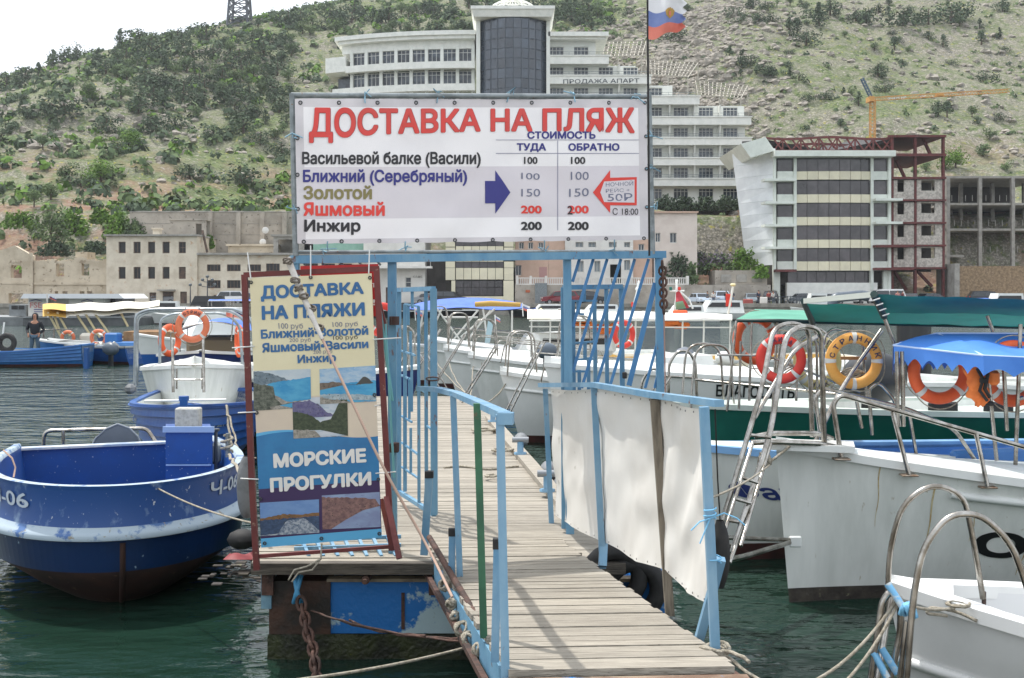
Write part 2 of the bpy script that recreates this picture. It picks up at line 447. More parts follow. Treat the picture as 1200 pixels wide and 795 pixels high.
q = n.nodes.new('ShaderNodeTexNoise'); q.inputs['Scale'].default_value = 1.3; q.inputs['Detail'].default_value = 8; l(tc.outputs['Object'], q.inputs['Vector'])
l(q.outputs[0], bp.inputs['Height']); l(bp.outputs[0], bs.inputs['Normal'])
b.build('hillside', hm, kind='structure')

# water
wmt = bpy.data.materials.new('harbour_water'); wmt.use_nodes = True; n = wmt.node_tree; l = n.links.new; bs = n.nodes['Principled BSDF']
bs.inputs['Base Color'].default_value = lin('1b3128') + (1,); bs.inputs['Roughness'].default_value = .06; bs.inputs['IOR'].default_value = 1.33
tc = n.nodes.new('ShaderNodeTexCoord')
def wv(sc, st, strength, dist, prev=None, det=3):
    mp = n.nodes.new('ShaderNodeMapping'); mp.inputs['Scale'].default_value = st; l(tc.outputs['Object'], mp.inputs['Vector'])
    q = n.nodes.new('ShaderNodeTexNoise'); q.inputs['Scale'].default_value = sc; q.inputs['Detail'].default_value = det; l(mp.outputs[0], q.inputs['Vector'])
    bp = n.nodes.new('ShaderNodeBump'); bp.inputs['Strength'].default_value = strength; bp.inputs['Distance'].default_value = dist
    l(q.outputs[0], bp.inputs['Height'])
    if prev is not None: l(prev, bp.inputs['Normal'])
    return bp.outputs[0]
sp_ = n.nodes.new('ShaderNodeSeparateXYZ'); l(tc.outputs['Object'], sp_.inputs[0])
opn = n.nodes.new('ShaderNodeMapRange'); opn.inputs['From Min'].default_value = 18; opn.inputs['From Max'].default_value = 45    # breeze on the open channel, calm between the boats
opn.inputs['To Min'].default_value = .30; opn.inputs['To Max'].default_value = 1.; l(sp_.outputs['Y'], opn.inputs[0])
a = wv(.8, (1, 1.8, 1), .5, .36)
a = wv(2.6, (1, 1.7, 1), .5, .11, a)
a = wv(9., (1, 1.3, 1), .4, .02, a)
for q in list(n.nodes):
    if q.type == 'BUMP': l(opn.outputs[0], q.inputs['Strength'])
l(a, bs.inputs['Normal'])
b = MB(); b.add([(-3000,-300,0),(3000,-300,0),(3000,4000,0),(-3000,4000,0)], [(0,1,2,3)])
b.build('water', wmt, kind='structure')
mat('seabed_silt', '3b3f33', .95); b = MB(); b.add([(-3000,-300,-3),(3000,-300,-3),(3000,4000,-3),(-3000,4000,-3)], [(0,1,2,3)]); b.build('seabed', MATS['seabed_silt'], kind='structure')

CONC = mat('concrete', '9c978d', .9, c2='837e75', s=1.2, c3='6b665e', s3=7, t3=.62, bump=.3)
ASPH = mat('asphalt', '6e6b68', .95, c2='7c7974', s=.6)
b = MB(); b.box(-500, 500, 135, 149.8, -3, 1.2, 0); b.box(-500, 500, 134.8, 135.5, .9, 1.38, 0)
b.build('far_quay', CONC, kind='structure')
b = MB(); b.add([(-500,137,1.206),(500,137,1.206),(500,149.4,1.206),(-500,149.4,1.206)], [(0,1,2,3)]); b.build('quay_road', ASPH, kind='structure')
b = MB(); b.box(-40, .02, -12, 4.72, -3, .86); b.box(.02, 30, -12, 4.45, -3, .86); b.build('near_quay', CONC, kind='structure')

def ground(px, py, ymin=150, ymax=470):
    """world point where the line of sight through a photo position meets the hillside"""
    y = ymin
    while y < ymax:
        x = X(px, y); z = Z(py, y)
        if hz(x, y, False) >= z: return Vector((x, y, hz(x, y)))
        y += 1.0
    return None
# ================================================================= buildings across the harbour
PANEL = mat('white_cladding', 'e6e7e0', .6, c2='dddfd7', s=.5, rand=.02)
PARA = mat('balcony_cladding', 'e8e8e1', .6, c2='dbdcd5', s=1.2)
SLAB = mat('concrete_slab', 'a3a099', .9, c2='8c8982', s=1.2)
CREAMP = mat('cream_cladding_panel', 'e2dbbf', .5, c2='d8d1b7', s=.7, rand=.05)
PALEP = mat('pale_green_cladding', 'dde2d8', .55, c2='d0d5cb', s=.9)
REDST = mat('red_oxide_steel', '6b3230', .7, c2='57302d', s=2)
BRICKW = mat('pale_block_masonry', 'c6bfb5', .9, c2='9f988f', s=3.5, lo=.4, hi=.6, bump=.5, bs=8)
RUIN = mat('weathered_ruin_stone', 'cbbea8', .95, c2='b3a58f', s=.5, c3='978873', s3=1.6, t3=.60, bump=.5, bs=4)
PLAST = mat('stained_plaster', 'd8cebb', .92, c2='c5b9a5', s=.7, c3='c4a88b', s3=1.1, t3=.62, bump=.2, bs=4)
PEACH = mat('peach_plaster', 'd0b19d', .85, c2='c4a692', s=.5)
PLW = mat('white_plaster', 'e0ddd6', .8, c2='d2cfc8', s=.6)
mat('rust_door', '6d5a4e', .8, c2='4d4541', s=2)
mat('pale_pane', '8d99a0', .15, spec=.6)
RWALL = mat('grey_retaining_concrete', 'aea69a', .95, c2='968f84', s=.5, c3='6f695f', s3=2.2, t3=.62, bump=.3, bs=3)

# --- hotel on the slope
YH = 180.
hotel = thing('hotel', 'large stepped white hotel with rows of balconies and a glass tower on the slope', 'building', (X(640, YH), YH, Z(236, YH)))
def hx(p): return X(p, YH)
def hzz(p): return Z(p, YH)
rows = [  # (window top, window bottom, parapet top, parapet bottom, right limit of this storey)
    (55, 69, 69, 78, 708), (79, 91, 92, 101, 757), (103, 116, 116, 125, 813), (126, 139, 140, 148.5, 873),
    (150, 163, 164, 172, 873.5), (173.5, 186.5, 187.5, 195.5, 874), (197, 210.5, 211.5, 219.5, 875), (221, 234, 236, 240, 876)]
wn = [(652, 5), (681, 5), (710, 5), (739, 5), (767.5, 5), (798, 5), (827.5, 5), (856, 5)]
for i, (a, c, d, e, xr) in enumerate(rows):
    lim = [698, 745, 788, 872, 873, 874, 875, 876][i]
    top = [42, 78, 101, 125, 148.5, 172, 195.5, 219.5][i]
    ws = [px for px, _ in wn if px < lim - 4]
    ops = [(hx(px - 8.6), hx(px + 8.6), hzz(c), hzz(a)) for px in ws]
    m = MB(); wall_cells(m, hx(642), hx(lim), hzz(d + 4), hzz(top - .5), ops, YH, .5, 0)
    m.box(hx(lim) - .5, hx(lim), YH + .5, YH + 14, hzz(d + 4), hzz(top - .5)); m.box(hx(642), hx(lim), YH + 13.5, YH + 14, hzz(d + 4), hzz(top - .5))
    m.box(hx(642), hx(lim) - .01, YH + .5, YH + 13.4, hzz(d + 4), hzz(d + 4) + .3)
    m.build('storey', PANEL, hotel)
    for px in ws: window_part(hotel, hx(px), YH + .2, hzz(c), hx(px + 8.6) - hx(px - 8.6), hzz(a) - hzz(c), 4, trans_row=True)
    if i < 7:
        m = MB(); m.box(hx(642), hx(xr) + .6, YH - 2.0, YH - 1.7, hzz(e), hzz(d)); m.box(hx(642), hx(xr) + .3, YH - 1.7, YH + .0, hzz(e) + .05, hzz(e) + .35)
        m.box(hx(xr) + .3, hx(xr) + .6, YH - 1.7, YH + 6, hzz(e), hzz(d)); m.box(hx(642), hx(xr) + .75, YH - 2.15, YH - 1.6, hzz(d), hzz(d) + .18)
        if i == 0: pass
        m.build('balcony_parapet', PARA, hotel)
        m = MB()
        for z in (.35, .7): m.tube([(hx(643), YH - 1.9, hzz(d) + z), (hx(xr), YH - 1.9, hzz(d) + z)], .035, 4)
        k = hx(643)
        while k < hx(xr): m.beam((k, YH - 1.9, hzz(d) + .1), (k, YH - 1.9, hzz(d) + .7), .05, .05); k += 1.6
        m.build('balcony_railing', GALV, hotel)
    if i in (3, 4, 5, 6) or i in (1, 2):
        for px in [p for p in (724.5, 783.5, 812.5, 842) if p < lim - 10]:
            m = MB(); m.add([(hx(px)-.12, YH, hzz(top)), (hx(px)-.12, YH-1.7, hzz(top)), (hx(px)-.12, YH-.8, hzz(d)), (hx(px)-.12, YH, hzz(d)),
                             (hx(px)+.12, YH, hzz(top)), (hx(px)+.12, YH-1.7, hzz(top)), (hx(px)+.12, YH-.8, hzz(d)), (hx(px)+.12, YH, hzz(d))],
                            [(3,2,1,0),(4,5,6,7),(0,1,5,4),(1,2,6,5),(2,3,7,6)]); m.build('partition', PARA, hotel)
# roof cornice, right
m = MB(); m.box(hx(642), hx(712), YH - 2.2, YH + 15, hzz(46), hzz(41)); m.box(hx(642), hx(709), YH - 1.6, YH + 14.5, hzz(49), hzz(46) - .01)
m.build('cornice', PARA, hotel)
# curved left wing: facade follows an arc
def arcp(px):                                            # left wing bends back to the left
    t = max(0, (560 - px) / 185.); return YH + 6 * t ** 2.2
def wing_box(mb, x0, x1, zt, zb, dep, off=0., n=10, tilt=0.):
    for k in range(n):
        a = x0 + (x1 - x0) * k / n; c = x0 + (x1 - x0) * (k + 1) / n
        ya, yc = arcp(a) - off, arcp(c) - off
        s0, s1 = tilt * max(0, (560 - a) / 185) ** 2, tilt * max(0, (560 - c) / 185) ** 2
        xa, xc = (a - 600) * YH / F, (c - 600) * YH / F
        f = [(xa, ya, zb - s0), (xc, yc, zb - s1), (xc, yc, zt - s1), (xa, ya, zt - s0)]
        mb.hexa(f, [(p[0], p[1] + dep, p[2]) for p in f])
lr = [(56, 73, 74, 82, 402), (82, 99, 100, 108, 385), (109, 125, 126, 134, 378), (134, 150, 151, 160, 376)]
m = MB(); wing_box(m, 388, 558, hzz(38), hzz(43), 13, 1.6, tilt=0); wing_box(m, 392, 557, hzz(43) - .01, hzz(47), 12, 1.2, tilt=0); wing_box(m, 396, 556, hzz(47) - .01, hzz(57), 10, 0., tilt=0); m.build('cornice', PARA, hotel)
for i, (a, c, d, e, xl) in enumerate(lr):
    tl = 0.
    m = MB(); wing_box(m, xl, 557, hzz(d), hzz(e), 1.2, 1.6, tilt=tl * .6); m.build('balcony_parapet', PARA, hotel)
    m = MB(); wing_box(m, xl + 3, 556, hzz(a) - .1, hzz(c) - .3, 9, -2.2, tilt=tl); m.build('dark_glazing', MATS['win_pane'], hotel)
    m = MB()
    for px in [408 + 18.3 * k for k in range(9)]:
        if px < xl + 4: continue
        x = (px - 600) * YH / F; y = arcp(px); s0 = tl * max(0, (560 - px) / 185) ** 2
        m.box(x - .25, x + .25, y - .1, y + 3, hzz(c) - s0 - .5, hzz(a) - s0 + .3)
    m.build('column', PANEL, hotel)
    for px in [417 + 18.3 * k for k in range(8)]:
        if px < xl + 12: continue
        x = (px - 600) * YH / F; y = (arcp(px - 8) + arcp(px + 8)) / 2; s0 = tl * max(0, (560 - px) / 185) ** 2
        sl = math.atan2(arcp(px + 8) - arcp(px - 8), 16 * YH / F)
        window_part(hotel, x, y + .4, hzz(c) - s0, 2.1, hzz(a) - hzz(c) - .1, 3, rz=sl, trans_row=True)
m = MB(); wing_box(m, 378, 556, hzz(126), hzz(240), 9, 0, tilt=0); m.build('storey', PANEL, hotel)
m = MB(); wing_box(m, 376, 402, hzz(62), hzz(80), 8, 1.5, n=3, tilt=0); m.build('side_terrace', PARA, hotel)
# tower with curved curtain wall
cx = (hx(563) + hx(640)) / 2; hw = (hx(640) - hx(563)) / 2
def tw(u, r=0.): th = (u - .5) * math.pi * .62; return (cx + math.sin(th) / math.sin(.31 * math.pi) * (hw + r), YH - 1.5 - (math.cos(th) - math.cos(.31 * math.pi)) * 7 - r)
zt, zb = hzz(29), hzz(132)
npan, nr = 10, 9
frm = MB()
for k in range(npan):
    for r_ in range(nr):
        p = MB(); a = tw((k + .03) / npan); c = tw((k + .97) / npan)
        z0 = zb + (zt - zb) * (r_ + .025) / nr; z1 = zb + (zt - zb) * (r_ + .975) / nr
        f = [(a[0], a[1], z0), (c[0], c[1], z0), (c[0], c[1], z1), (a[0], a[1], z1)]
        p.hexa(f, [(q[0], q[1] + .15, q[2]) for q in f]); p.build('glass_panel', mat('tower_glass', '2c3540', .08, c2='3a4653', s=.3, rand=.25, spec=.8), hotel)
for k in range(npan + 1):
    a = tw(k / npan, .06); frm.box(a[0]-.07, a[0]+.07, a[1], a[1]+.3, zb, zt)
for r_ in range(nr + 1):
    z = zb + (zt - zb) * r_ / nr
    frm.tube([(tw(k / 12, .02)[0], tw(k / 12, .02)[1] + .05, z) for k in range(13)], .07, 4)
frm.build('glazing_grid', mat('dark_mullion', '39414a', .4), hotel)
m = MB(); m.box(hx(558.5), hx(563.2), YH - 2.2, YH + 8, hzz(236), hzz(26)); m.box(hx(639.8), hx(644), YH - 2.2, YH + 8, hzz(236), hzz(26)); m.box(hx(563.2), hx(639.8), YH + .5, YH + 8, hzz(236), hzz(27)); m.build('tower_wall', PANEL, hotel)
m = MB(); m.prism([(hx(553), YH - 5.2, hzz(20)), (hx(649), YH - 5.2, hzz(20)), (hx(649), YH + 9, hzz(20)), (hx(553), YH + 9, hzz(20))], (0, 0, .5))
m.add([(hx(556.5), YH-4.6, hzz(28)), (hx(645.5), YH-4.6, hzz(28)), (hx(645.5), YH+8.6, hzz(28)), (hx(556.5), YH+8.6, hzz(28)),
       (hx(554), YH-5, hzz(20)), (hx(648), YH-5, hzz(20)), (hx(648), YH+8.9, hzz(20)), (hx(554), YH+8.9, hzz(20))], [(0,1,5,4),(1,2,6,5),(2,3,7,6),(3,0,4,7),(3,2,1,0)])
m.build('cornice', PARA, hotel)
m = MB(); dc = Vector((hx(601), YH - .5, hzz(20) + .45)); dr = 3.9
for k in range(8):
    th = math.pi * k / 8; m.tube([dc + Vector((math.cos(th) * math.cos(e_) * dr, math.sin(th) * math.cos(e_) * dr, math.sin(e_) * dr * .52)) for e_ in [math.pi * q / 14 for q in range(15)]], .09, 5)
for e_ in (0, .25, .5, .8, 1.1): m.tube([dc + Vector((math.cos(a) * math.cos(e_) * dr, math.sin(a) * math.cos(e_) * dr, math.sin(e_) * dr * .52)) for a in [math.pi * q / 12 for q in range(24)]], .08, 5, closed=True)
m.tube([dc + Vector((0, 0, 1.8)), dc + Vector((0, 0, 7))], .08, 5); m.build('wire_dome', PARA, hotel)
m = MB(); text_on('ПРОДАЖА АПАРТ', quadfn(*[P(a, c, YH - 2.05) for a, c in ((660, 93.2), (749, 92), (749, 98), (660, 99.2))]), MATS['dark_mullion'], hotel, .01, 2)

# --- lattice pergolas above the hotel
for (a, c, d, e, lb) in [((700, 50), (757, 49), (752, 66), (697, 68), 'uppermost white lattice pergola behind the hotel roof'),
                         ((757, 71), (818, 74), (806, 91), (760, 88), 'middle white lattice pergola stepping down behind the hotel'),
                         ((815, 95), (876, 101), (868, 116), (818, 112), 'lowest white lattice pergola behind the right roof of the hotel')]:
    yy = 200.; q = [P(*a, yy + 10), P(*c, yy + 10), P(*d, yy), P(*e, yy)]; m = MB(); fn = quadfn(*q)
    for k in range(13): m.beam(fn(k / 12, 0), fn(k / 12, 1), .16, .16)
    for k in range(7): m.beam(fn(0, k / 6) + Vector((0, 0, .14)), fn(1, k / 6) + Vector((0, 0, .14)), .13, .13)
    for u in (0, .5, 1):
        for v in (0, 1): p = fn(u, v); m.beam(p, (p.x, p.y, p.z - 4), .2, .2, up=(1, 0, 0))
    m.build('pergola', mat('pergola_timber', 'a9a498', .8), label=lb, cat='pergola')

# --- glass office building under construction (right)
YG = 145.
gb = thing('glass_building', 'unfinished office block with dark glass bands and cream panels under a red steel roof', 'building', (X(976, YG), YG, 1.2))
gx_ = lambda p: X(p, YG); gz_ = lambda p: Z(p, YG)
bands = [(185.5, 201, 201, 211), (212, 228, 228, 238), (238.5, 254.5, 254.5, 264.5), (265, 281, 281, 291), (291.5, 306.5, 306.5, 317.5)]
for i, (a, c, d, e) in enumerate(bands):
    for k in range(7):                                   # bowed centre bay, one pane and one panel per module
        x0 = 933 + k * 12.6; th0 = (k / 7 - .5) * 2; th1 = ((k + 1) / 7 - .5) * 2
        y0 = YG - .35 * (1 - th0 * th0); y1 = YG - .35 * (1 - th1 * th1)
        for nm, zt_, zb_, mt, ins in (('glass_panel', a, c, mat('bronze_glass', '2f2b2e', .12, c2='453f42', s=.5, rand=.3, spec=.7), .15), ('cladding_panel', d, e, CREAMP, 0)):
            p = MB(); f = [(gx_(x0 + .25), y0 + ins, gz_(zb_ - .15)), (gx_(x0 + 12.35), y1 + ins, gz_(zb_ - .15)), (gx_(x0 + 12.35), y1 + ins, gz_(zt_ + .15)), (gx_(x0 + .25), y0 + ins, gz_(zt_ + .15))]
            p.hexa(f, [(q[0], q[1] + .2, q[2]) for q in f]); p.build(nm, mt, gb)
    for x0, x1 in ((912, 930), (1023, 1040)):
        p = MB(); p.box(gx_(x0), gx_(x1), YG + .3, YG + .45, gz_(c), gz_(a)); p.build('glass_panel', MATS['bronze_glass'], gb)
        p = MB(); p.box(gx_(x0 - 1), gx_(x1 + 1), YG - .02, YG + .4, gz_(e), gz_(d)); p.build('cladding_panel', PALEP, gb)
for k in range(9):
    p = MB(); x0 = 924 + k * 11.3; p.box(gx_(x0 + .3), gx_(x0 + 11), YG + .5, YG + .65, gz_(331), gz_(318.5)); p.build('glass_panel', MATS['bronze_glass'], gb)
m = MB()
m.box(gx_(911), gx_(1044), YG + .75, YG + 20, gz_(333), gz_(177)); m.build('core_wall', mat('interior_shade', '37342f', .9), gb)  # dark colour stands for the unlit rooms behind the glass
m = MB(); m.box(gx_(922), gx_(1028), YG - .1, YG + .7, 1.2, gz_(331.5)); m.build('plinth', PARA, gb)
m = MB()
for px in (907.5, 931.5, 1021.5, 1042): m.box(gx_(px - 1.6), gx_(px + 1.6), YG - .25, YG + .5, gz_(340) if px != 931.5 else gz_(318), gz_(180))
m.box(gx_(1035), gx_(1042), YG - .1, YG + .5, 1.2, gz_(317)); m.box(gx_(906), gx_(914), YG - .1, YG + .5, 1.2, gz_(317)); m.build('pilaster', PALEP, gb)
m = MB(); m.box(gx_(904), gx_(1044), YG - 1.9, YG + 18, gz_(185.3), gz_(178.5)); m.build('parapet', PALEP, gb)
for (x0, x1, y0, rd) in ((893, 930, 212, 0), (893, 930, 238.5, 1), (893, 930, 265, 1), (893, 930, 291, 1), (906, 930, 317.5, 2), (1022, 1053, 235, 0), (1022, 1053, 262, 0), (1022, 1066, 289, 2), (1022, 1066, 315.5, 2)):
    m = MB(); m.box(gx_(x0), gx_(x1), YG - 1.6, YG + .6, gz_(y0 + 1.5), gz_(y0 - 1.3)); m.build('balcony_slab', REDST if rd == 2 else PALEP, gb)
for i in range(9):
    z0 = 174 + i * 15.2; z1 = z0 + 15; fx = lambda z: 866 + (z - 174) * .125
    m = MB(); f = [(gx_(fx(z1)) + .3, YG + 6, gz_(z1)), (gx_(907), YG - .1, gz_(z1)), (gx_(907), YG - .1, gz_(z0)), (gx_(fx(z0)) + .3, YG + 6, gz_(z0))]
    m.hexa(f, [(p[0] + .3, p[1] + .5, p[2]) for p in f])
    m.build('side_cladding', mat('silver_cladding', 'e2e6e7', .5, 0., c2='d6dadc', s=.6), gb)
m = MB(); m.add([(gx_(866), YG - 1, gz_(170)), (gx_(895), YG - 1, gz_(162)), (gx_(906), YG - 1, gz_(178)), (gx_(878), YG - 1, gz_(186)),
                 (gx_(866), YG + 14, gz_(170)), (gx_(895), YG + 14, gz_(162)), (gx_(906), YG + 14, gz_(178)), (gx_(878), YG + 14, gz_(186))], [(3,2,1,0),(4,5,6,7),(0,1,5,4),(1,2,6,5),(2,3,7,6),(3,0,4,7)]); m.build('roof_wing', PALEP, gb)
# red roof trusses
def truss(y, x0, x1, top, bot, n=14):
    m = MB(); f = lambda p: gx_(p)
    T = [(f(x0 + (x1-x0)*k/n), y, gz_(top(k/n))) for k in range(n + 1)]; B = [(f(x0 + (x1-x0)*k/n), y, gz_(bot(k/n))) for k in range(n + 1)]
    for k in range(n):
        m.beam(T[k], T[k+1], .28, .28); m.beam(B[k], B[k+1], .28, .28); m.beam(T[k], B[k+1] if k % 2 else B[k], .18, .18); m.beam(B[k] if k % 2 else T[k], T[k+1] if k % 2 else B[k+1], .16, .16)
    m.build('roof_truss', REDST, gb)
for y in (YG + .5, YG + 7, YG + 14): truss(y, 897, 1046, lambda t: 161.5 + 6 * math.sin(t * 9) * .2, lambda t: 176.5)
for (a, c) in (((899, 164), (965, 176)), ((980, 176), (1042, 163))):
    m = MB(); f = [P(*a, YG + 1), P(*c, YG + 1), P(c[0], c[1] + 4.5, YG + 1), P(a[0], a[1] + 4.5, YG + 1)]; m.hexa(f[::-1], [p + Vector((0, 16, 2)) for p in f[::-1]]); m.build('roof_sheet', mat('dark_roofing', '2c2a2b', .7), gb)
# red steel frame + block infill on the right
m = MB()
for px in (1046, 1073, 1106): m.box(gx_(px - 1.3), gx_(px + 1.3), YG, YG + .5, 1.2, gz_(161)); m.box(gx_(px - 1.3), gx_(px + 1.3), YG + 10, YG + 10.5, 1.2, gz_(161))
m.build('steel_column', REDST, gb)
for py, t in ((160, 2.6), (182, 3.2), (209, 2.5), (235, 2.2), (261.5, 2.2), (288, 2.2), (314.5, 2.2)):
    m = MB(); m.box(gx_(1040 if py < 200 else 1044), gx_(1108), YG - .3, YG, gz_(py + t / 2), gz_(py - t / 2)); m.build('floor_beam', REDST, gb); m = MB(); m.box(gx_(1044), gx_(1108) - .02, YG + .01, YG + 13.9, gz_(py + t / 2) + .03, gz_(py - t / 2) - .03); m.build('floor_slab', SLAB if py > 200 else REDST, gb)
for k in range(4):
    a = 209 + 26.4 * k; m = MB()
    wall_cells(m, gx_(1074.5), gx_(1108), gz_(a + 25), gz_(a + 1.4), [(gx_(1080), gx_(1096), gz_(a + 14.5), gz_(a + 2.5))], YG + .1, .35)
    m.box(gx_(1044), gx_(1052), YG + .1, YG + .4, gz_(a + 25), gz_(a + 2)); m.box(gx_(1052), gx_(1060), YG + .1, YG + .4, gz_(a + 25), gz_(a + 16)); m.box(gx_(1060), gx_(1071.5), YG + .1, YG + .4, gz_(a + 25), gz_(a + 2)); m.build('block_infill', BRICKW, gb)
m = MB(); m.box(gx_(1046), gx_(1108), YG + 5, YG + 5.3, gz_(318), gz_(209)); m.build('back_wall', MATS['interior_shade'], gb)  # dark sheet giving the window holes and open bays their interior shade
for (a, c) in (((1048, 318), (1062, 340)), ((1075, 318), (1092, 336)), ((1050, 187), (1060, 208)), ((1082, 163), (1090, 181))):
    m = MB(); m.beam(P(*a, YG + 2), P(*c, YG + 2), .35, .35); m.build('brace', REDST, gb)
# --- concrete frame
YC = 158.
cf = thing('concrete_frame_building', 'bare grey concrete building frame with open floors at the right edge', 'building', (X(1160, YC), YC, 1.2))
for py, x1 in ((206.5, 1240), (238, 1240), (268, 1240), (327, 1180), (299, 1130)):
    m = MB(); m.box(X(1109, YC), X(x1, YC), YC, YC + 14, Z(py + 2.6, YC), Z(py, YC)); m.build('floor_slab', SLAB, cf)
for px in (1111, 1148.5, 1187, 1226):
    for y in (YC - .15, YC + 6.5): m = MB(); m.box(X(px - 2, YC), X(px + 2, YC), y, y + .6, 1.2, Z(208, YC)); m.build('column', SLAB, cf)
m = MB(); m.box(X(1109, YC), X(1240, YC), YC + 13.5, YC + 13.8, 1.2, Z(208, YC)); m.build('back_wall', MATS['interior_shade'], cf)  # shade inside the open floors is put into this wall's dark colour
for (x0, x1, y0, y1, dy) in ((1121, 1140, 270, 297, 6), (1160, 1176, 296, 322, 3), (1128, 1146, 240, 266, 9), (1194, 1215, 275, 325, 8)):
    m = MB(); m.box(X(x0, YC), X(x1, YC), YC + dy, YC + dy + .3, Z(y1, YC), Z(y0, YC)); m.build('partition_wall', BRICKW, cf)
for (y0, x0) in ((296, 1112), (265, 1118), (236, 1115)):
    m = MB()
    for k in range(12): px = x0 + k * 8; m.box(X(px, YC), X(px, YC) + .06, YC - .1, YC, Z(y0, YC), Z(y0 - 7, YC))
    m.build('floor_stubs', SLAB, cf)
STONE = mat('rubble_stone', '9b8468', .95, c2='7d6a54', s=3, lo=.4, hi=.6, c3='b59f82', s3=5, t3=.6, bump=.8, bs=6)
m = MB(); m.box(X(1124, 143), 75, 143, 149, 1.2, Z(312, 143)); m.build('stone_retaining_wall', STONE, label='rubble stone retaining wall below the bare concrete frame', cat='wall')
m = MB(); m.box(X(1118, 143), X(1124, 143) - .01, 142.8, 149, 1.2, Z(309, 143)); m.build('concrete_pier', SLAB, label='pale concrete pier at the left end of the stone retaining wall', cat='pier')

# --- crane and pylon
crn = thing('tower_crane', 'orange tower crane with a long jib behind the unfinished glass block', 'crane', (X(1022, 172), 172, 16))
def lattice(mb, p, q, w, n, r=.09):
    p = Vector(p); q = Vector(q); d = (q - p).normalized(); a = d.cross(Vector((0, 1, 0))).normalized() * w / 2; c = d.cross(a).normalized() * w / 2
    cs = [a + c, -a + c, -a - c, a - c]
    for k in cs: mb.beam(p + k, q + k, r * 1.6, r * 1.6)
    for i in range(n):
        s_, e_ = p.lerp(q, i / n), p.lerp(q, (i + 1) / n)
        for k in range(4): mb.beam(s_ + cs[k], e_ + cs[(k + 1) % 4], r, r)
CO = mat('crane_orange', 'c79350', .6)
m = MB(); lattice(m, P(1022.5, 200, 172), P(1022.5, 117, 172), .7, 20, .07); m.build('mast', CO, crn)
m = MB(); lattice(m, P(1021, 116.5, 172), P(1182, 106.5, 176), .5, 44, .045); m.build('jib', CO, crn)
m = MB(); lattice(m, P(1021, 115, 172), P(1010, 92, 172), .4, 7, .06); m.build('counter_jib', mat('crane_blue', '4d6478', .6), crn)
m = MB(); m.box(X(1019.5, 171), X(1025, 171), 171, 173, Z(120, 172), Z(114, 172)); m.box(X(1097, 174), X(1105, 174), 173.5, 174.5, Z(113, 174), Z(110, 174)); m.build('cab', CO, crn)
text_on('ЭНЕРГИЯ', quadfn(P(1040, 114.6, 171.2), P(1062, 113, 171.2), P(1062, 115.4, 171.2), P(1040, 117, 171.2)), MATS['white_paint'], crn)
pyl = thing('lattice_pylon', 'dark steel lattice mast rising from the hill crest under the sky', 'pylon', ground(281, 31) or (0, 400, 100))
gp = ground(281, 31) or Vector((X(281, 395), 395, 98)); m = MB(); py_ = gp.y
for k in range(4):
    sx_, sy_ = ((-1, -1), (1, -1), (1, 1), (-1, 1))[k]; sx2, sy2 = ((-1, -1), (1, -1), (1, 1), (-1, 1))[(k + 1) % 4]
    f = lambda t, a, c: Vector((gp.x + a * (3.1 - 1.5 * t), gp.y + c * (3.1 - 1.5 * t), gp.z - 1 + t * 24))
    m.beam(f(0, sx_, sy_), f(1, sx_, sy_), .5, .5)
    for i in range(9): m.beam(f(i / 9, sx_, sy_), f((i + 1) / 9, sx2, sy2), .25, .25); m.beam(f((i + 1) / 9, sx_, sy_), f(i / 9, sx2, sy2), .25, .25); m.beam(f(i / 9, sx_, sy_), f(i / 9, sx2, sy2), .25, .25)
m.build('lattice', mat('pylon_steel', '555961', .7), pyl)

# --- ruined waterfront on the left
YR = 141.
rx = lambda p: X(p, YR); rz_ = lambda p: Z(p, YR)
ru = thing('ruined_chapel', 'roofless stone gable wall with an arched opening at the left edge', 'ruin', (rx(10), YR, 1.2))
m = MB(); wall_cells(m, rx(-60), rx(38), 1.2, rz_(300), [(rx(12.5), rx(25.5), rz_(326), rz_(311)), (rx(15.5), rx(20.5), rz_(299.5), rz_(294)), (rx(10), rx(27), rz_(356), rz_(344))], YR, .9)
m.prism([(rx(-20), YR, rz_(300)), (rx(38), YR, rz_(300)), (rx(17), YR, rz_(288))], (0, .9, 0)); 
for k in range(9): th = math.pi * k / 8; m.rbox((rx(19) + math.cos(th) * .78, YR - .03, rz_(312) + math.sin(th) * .6), (.3, .1, .3), .03)
m.build('gable_wall', RUIN, ru)
m = MB()
for k in range(10): m.box(rx(36.5) - (.2 if k % 2 else 0), rx(38.6), YR - .12, YR, rz_(356 - k * 6), rz_(356 - k * 6 - 5.6))
m.box(rx(-60), rx(38), YR - .1, YR, rz_(333), rz_(331)); m.build('quoin', RUIN, ru)
ru2 = thing('ruined_wall', 'long broken stone wall with gaping window holes between gable and plastered house', 'ruin', (rx(80), YR, 1.2))
m = MB(); wall_cells(m, rx(38.7), rx(124.5), 1.2, rz_(306), [(rx(64.5), rx(74), rz_(324), rz_(309)), (rx(94.5), rx(103.5), rz_(323), rz_(309)), (rx(63), rx(67), rz_(346), rz_(341.5)), (rx(72), rx(78), rz_(346), rz_(341.5)), (rx(92), rx(98), rz_(346), rz_(341.5)), (rx(101), rx(107), rz_(346), rz_(341.5))], YR + .3, .8)
k = 38.7
while k < 124:
    w_ = random.uniform(1.5, 5); m.box(rx(k), rx(min(k + w_, 124.4)), YR + .35, YR + 1.05, rz_(306), rz_(306 - random.uniform(.2, 2.6) - (3 if 82 < k < 100 else 0))); k += w_
m.box(rx(38.7), rx(124.5), YR + .12, YR + .3, rz_(334), rz_(331)); m.build('broken_wall', RUIN, ru2)
m = MB(); m.box(rx(84), rx(98), YR + 1.2, YR + 4, rz_(306), rz_(295)); m.build('collapsed_block', RUIN, ru2)

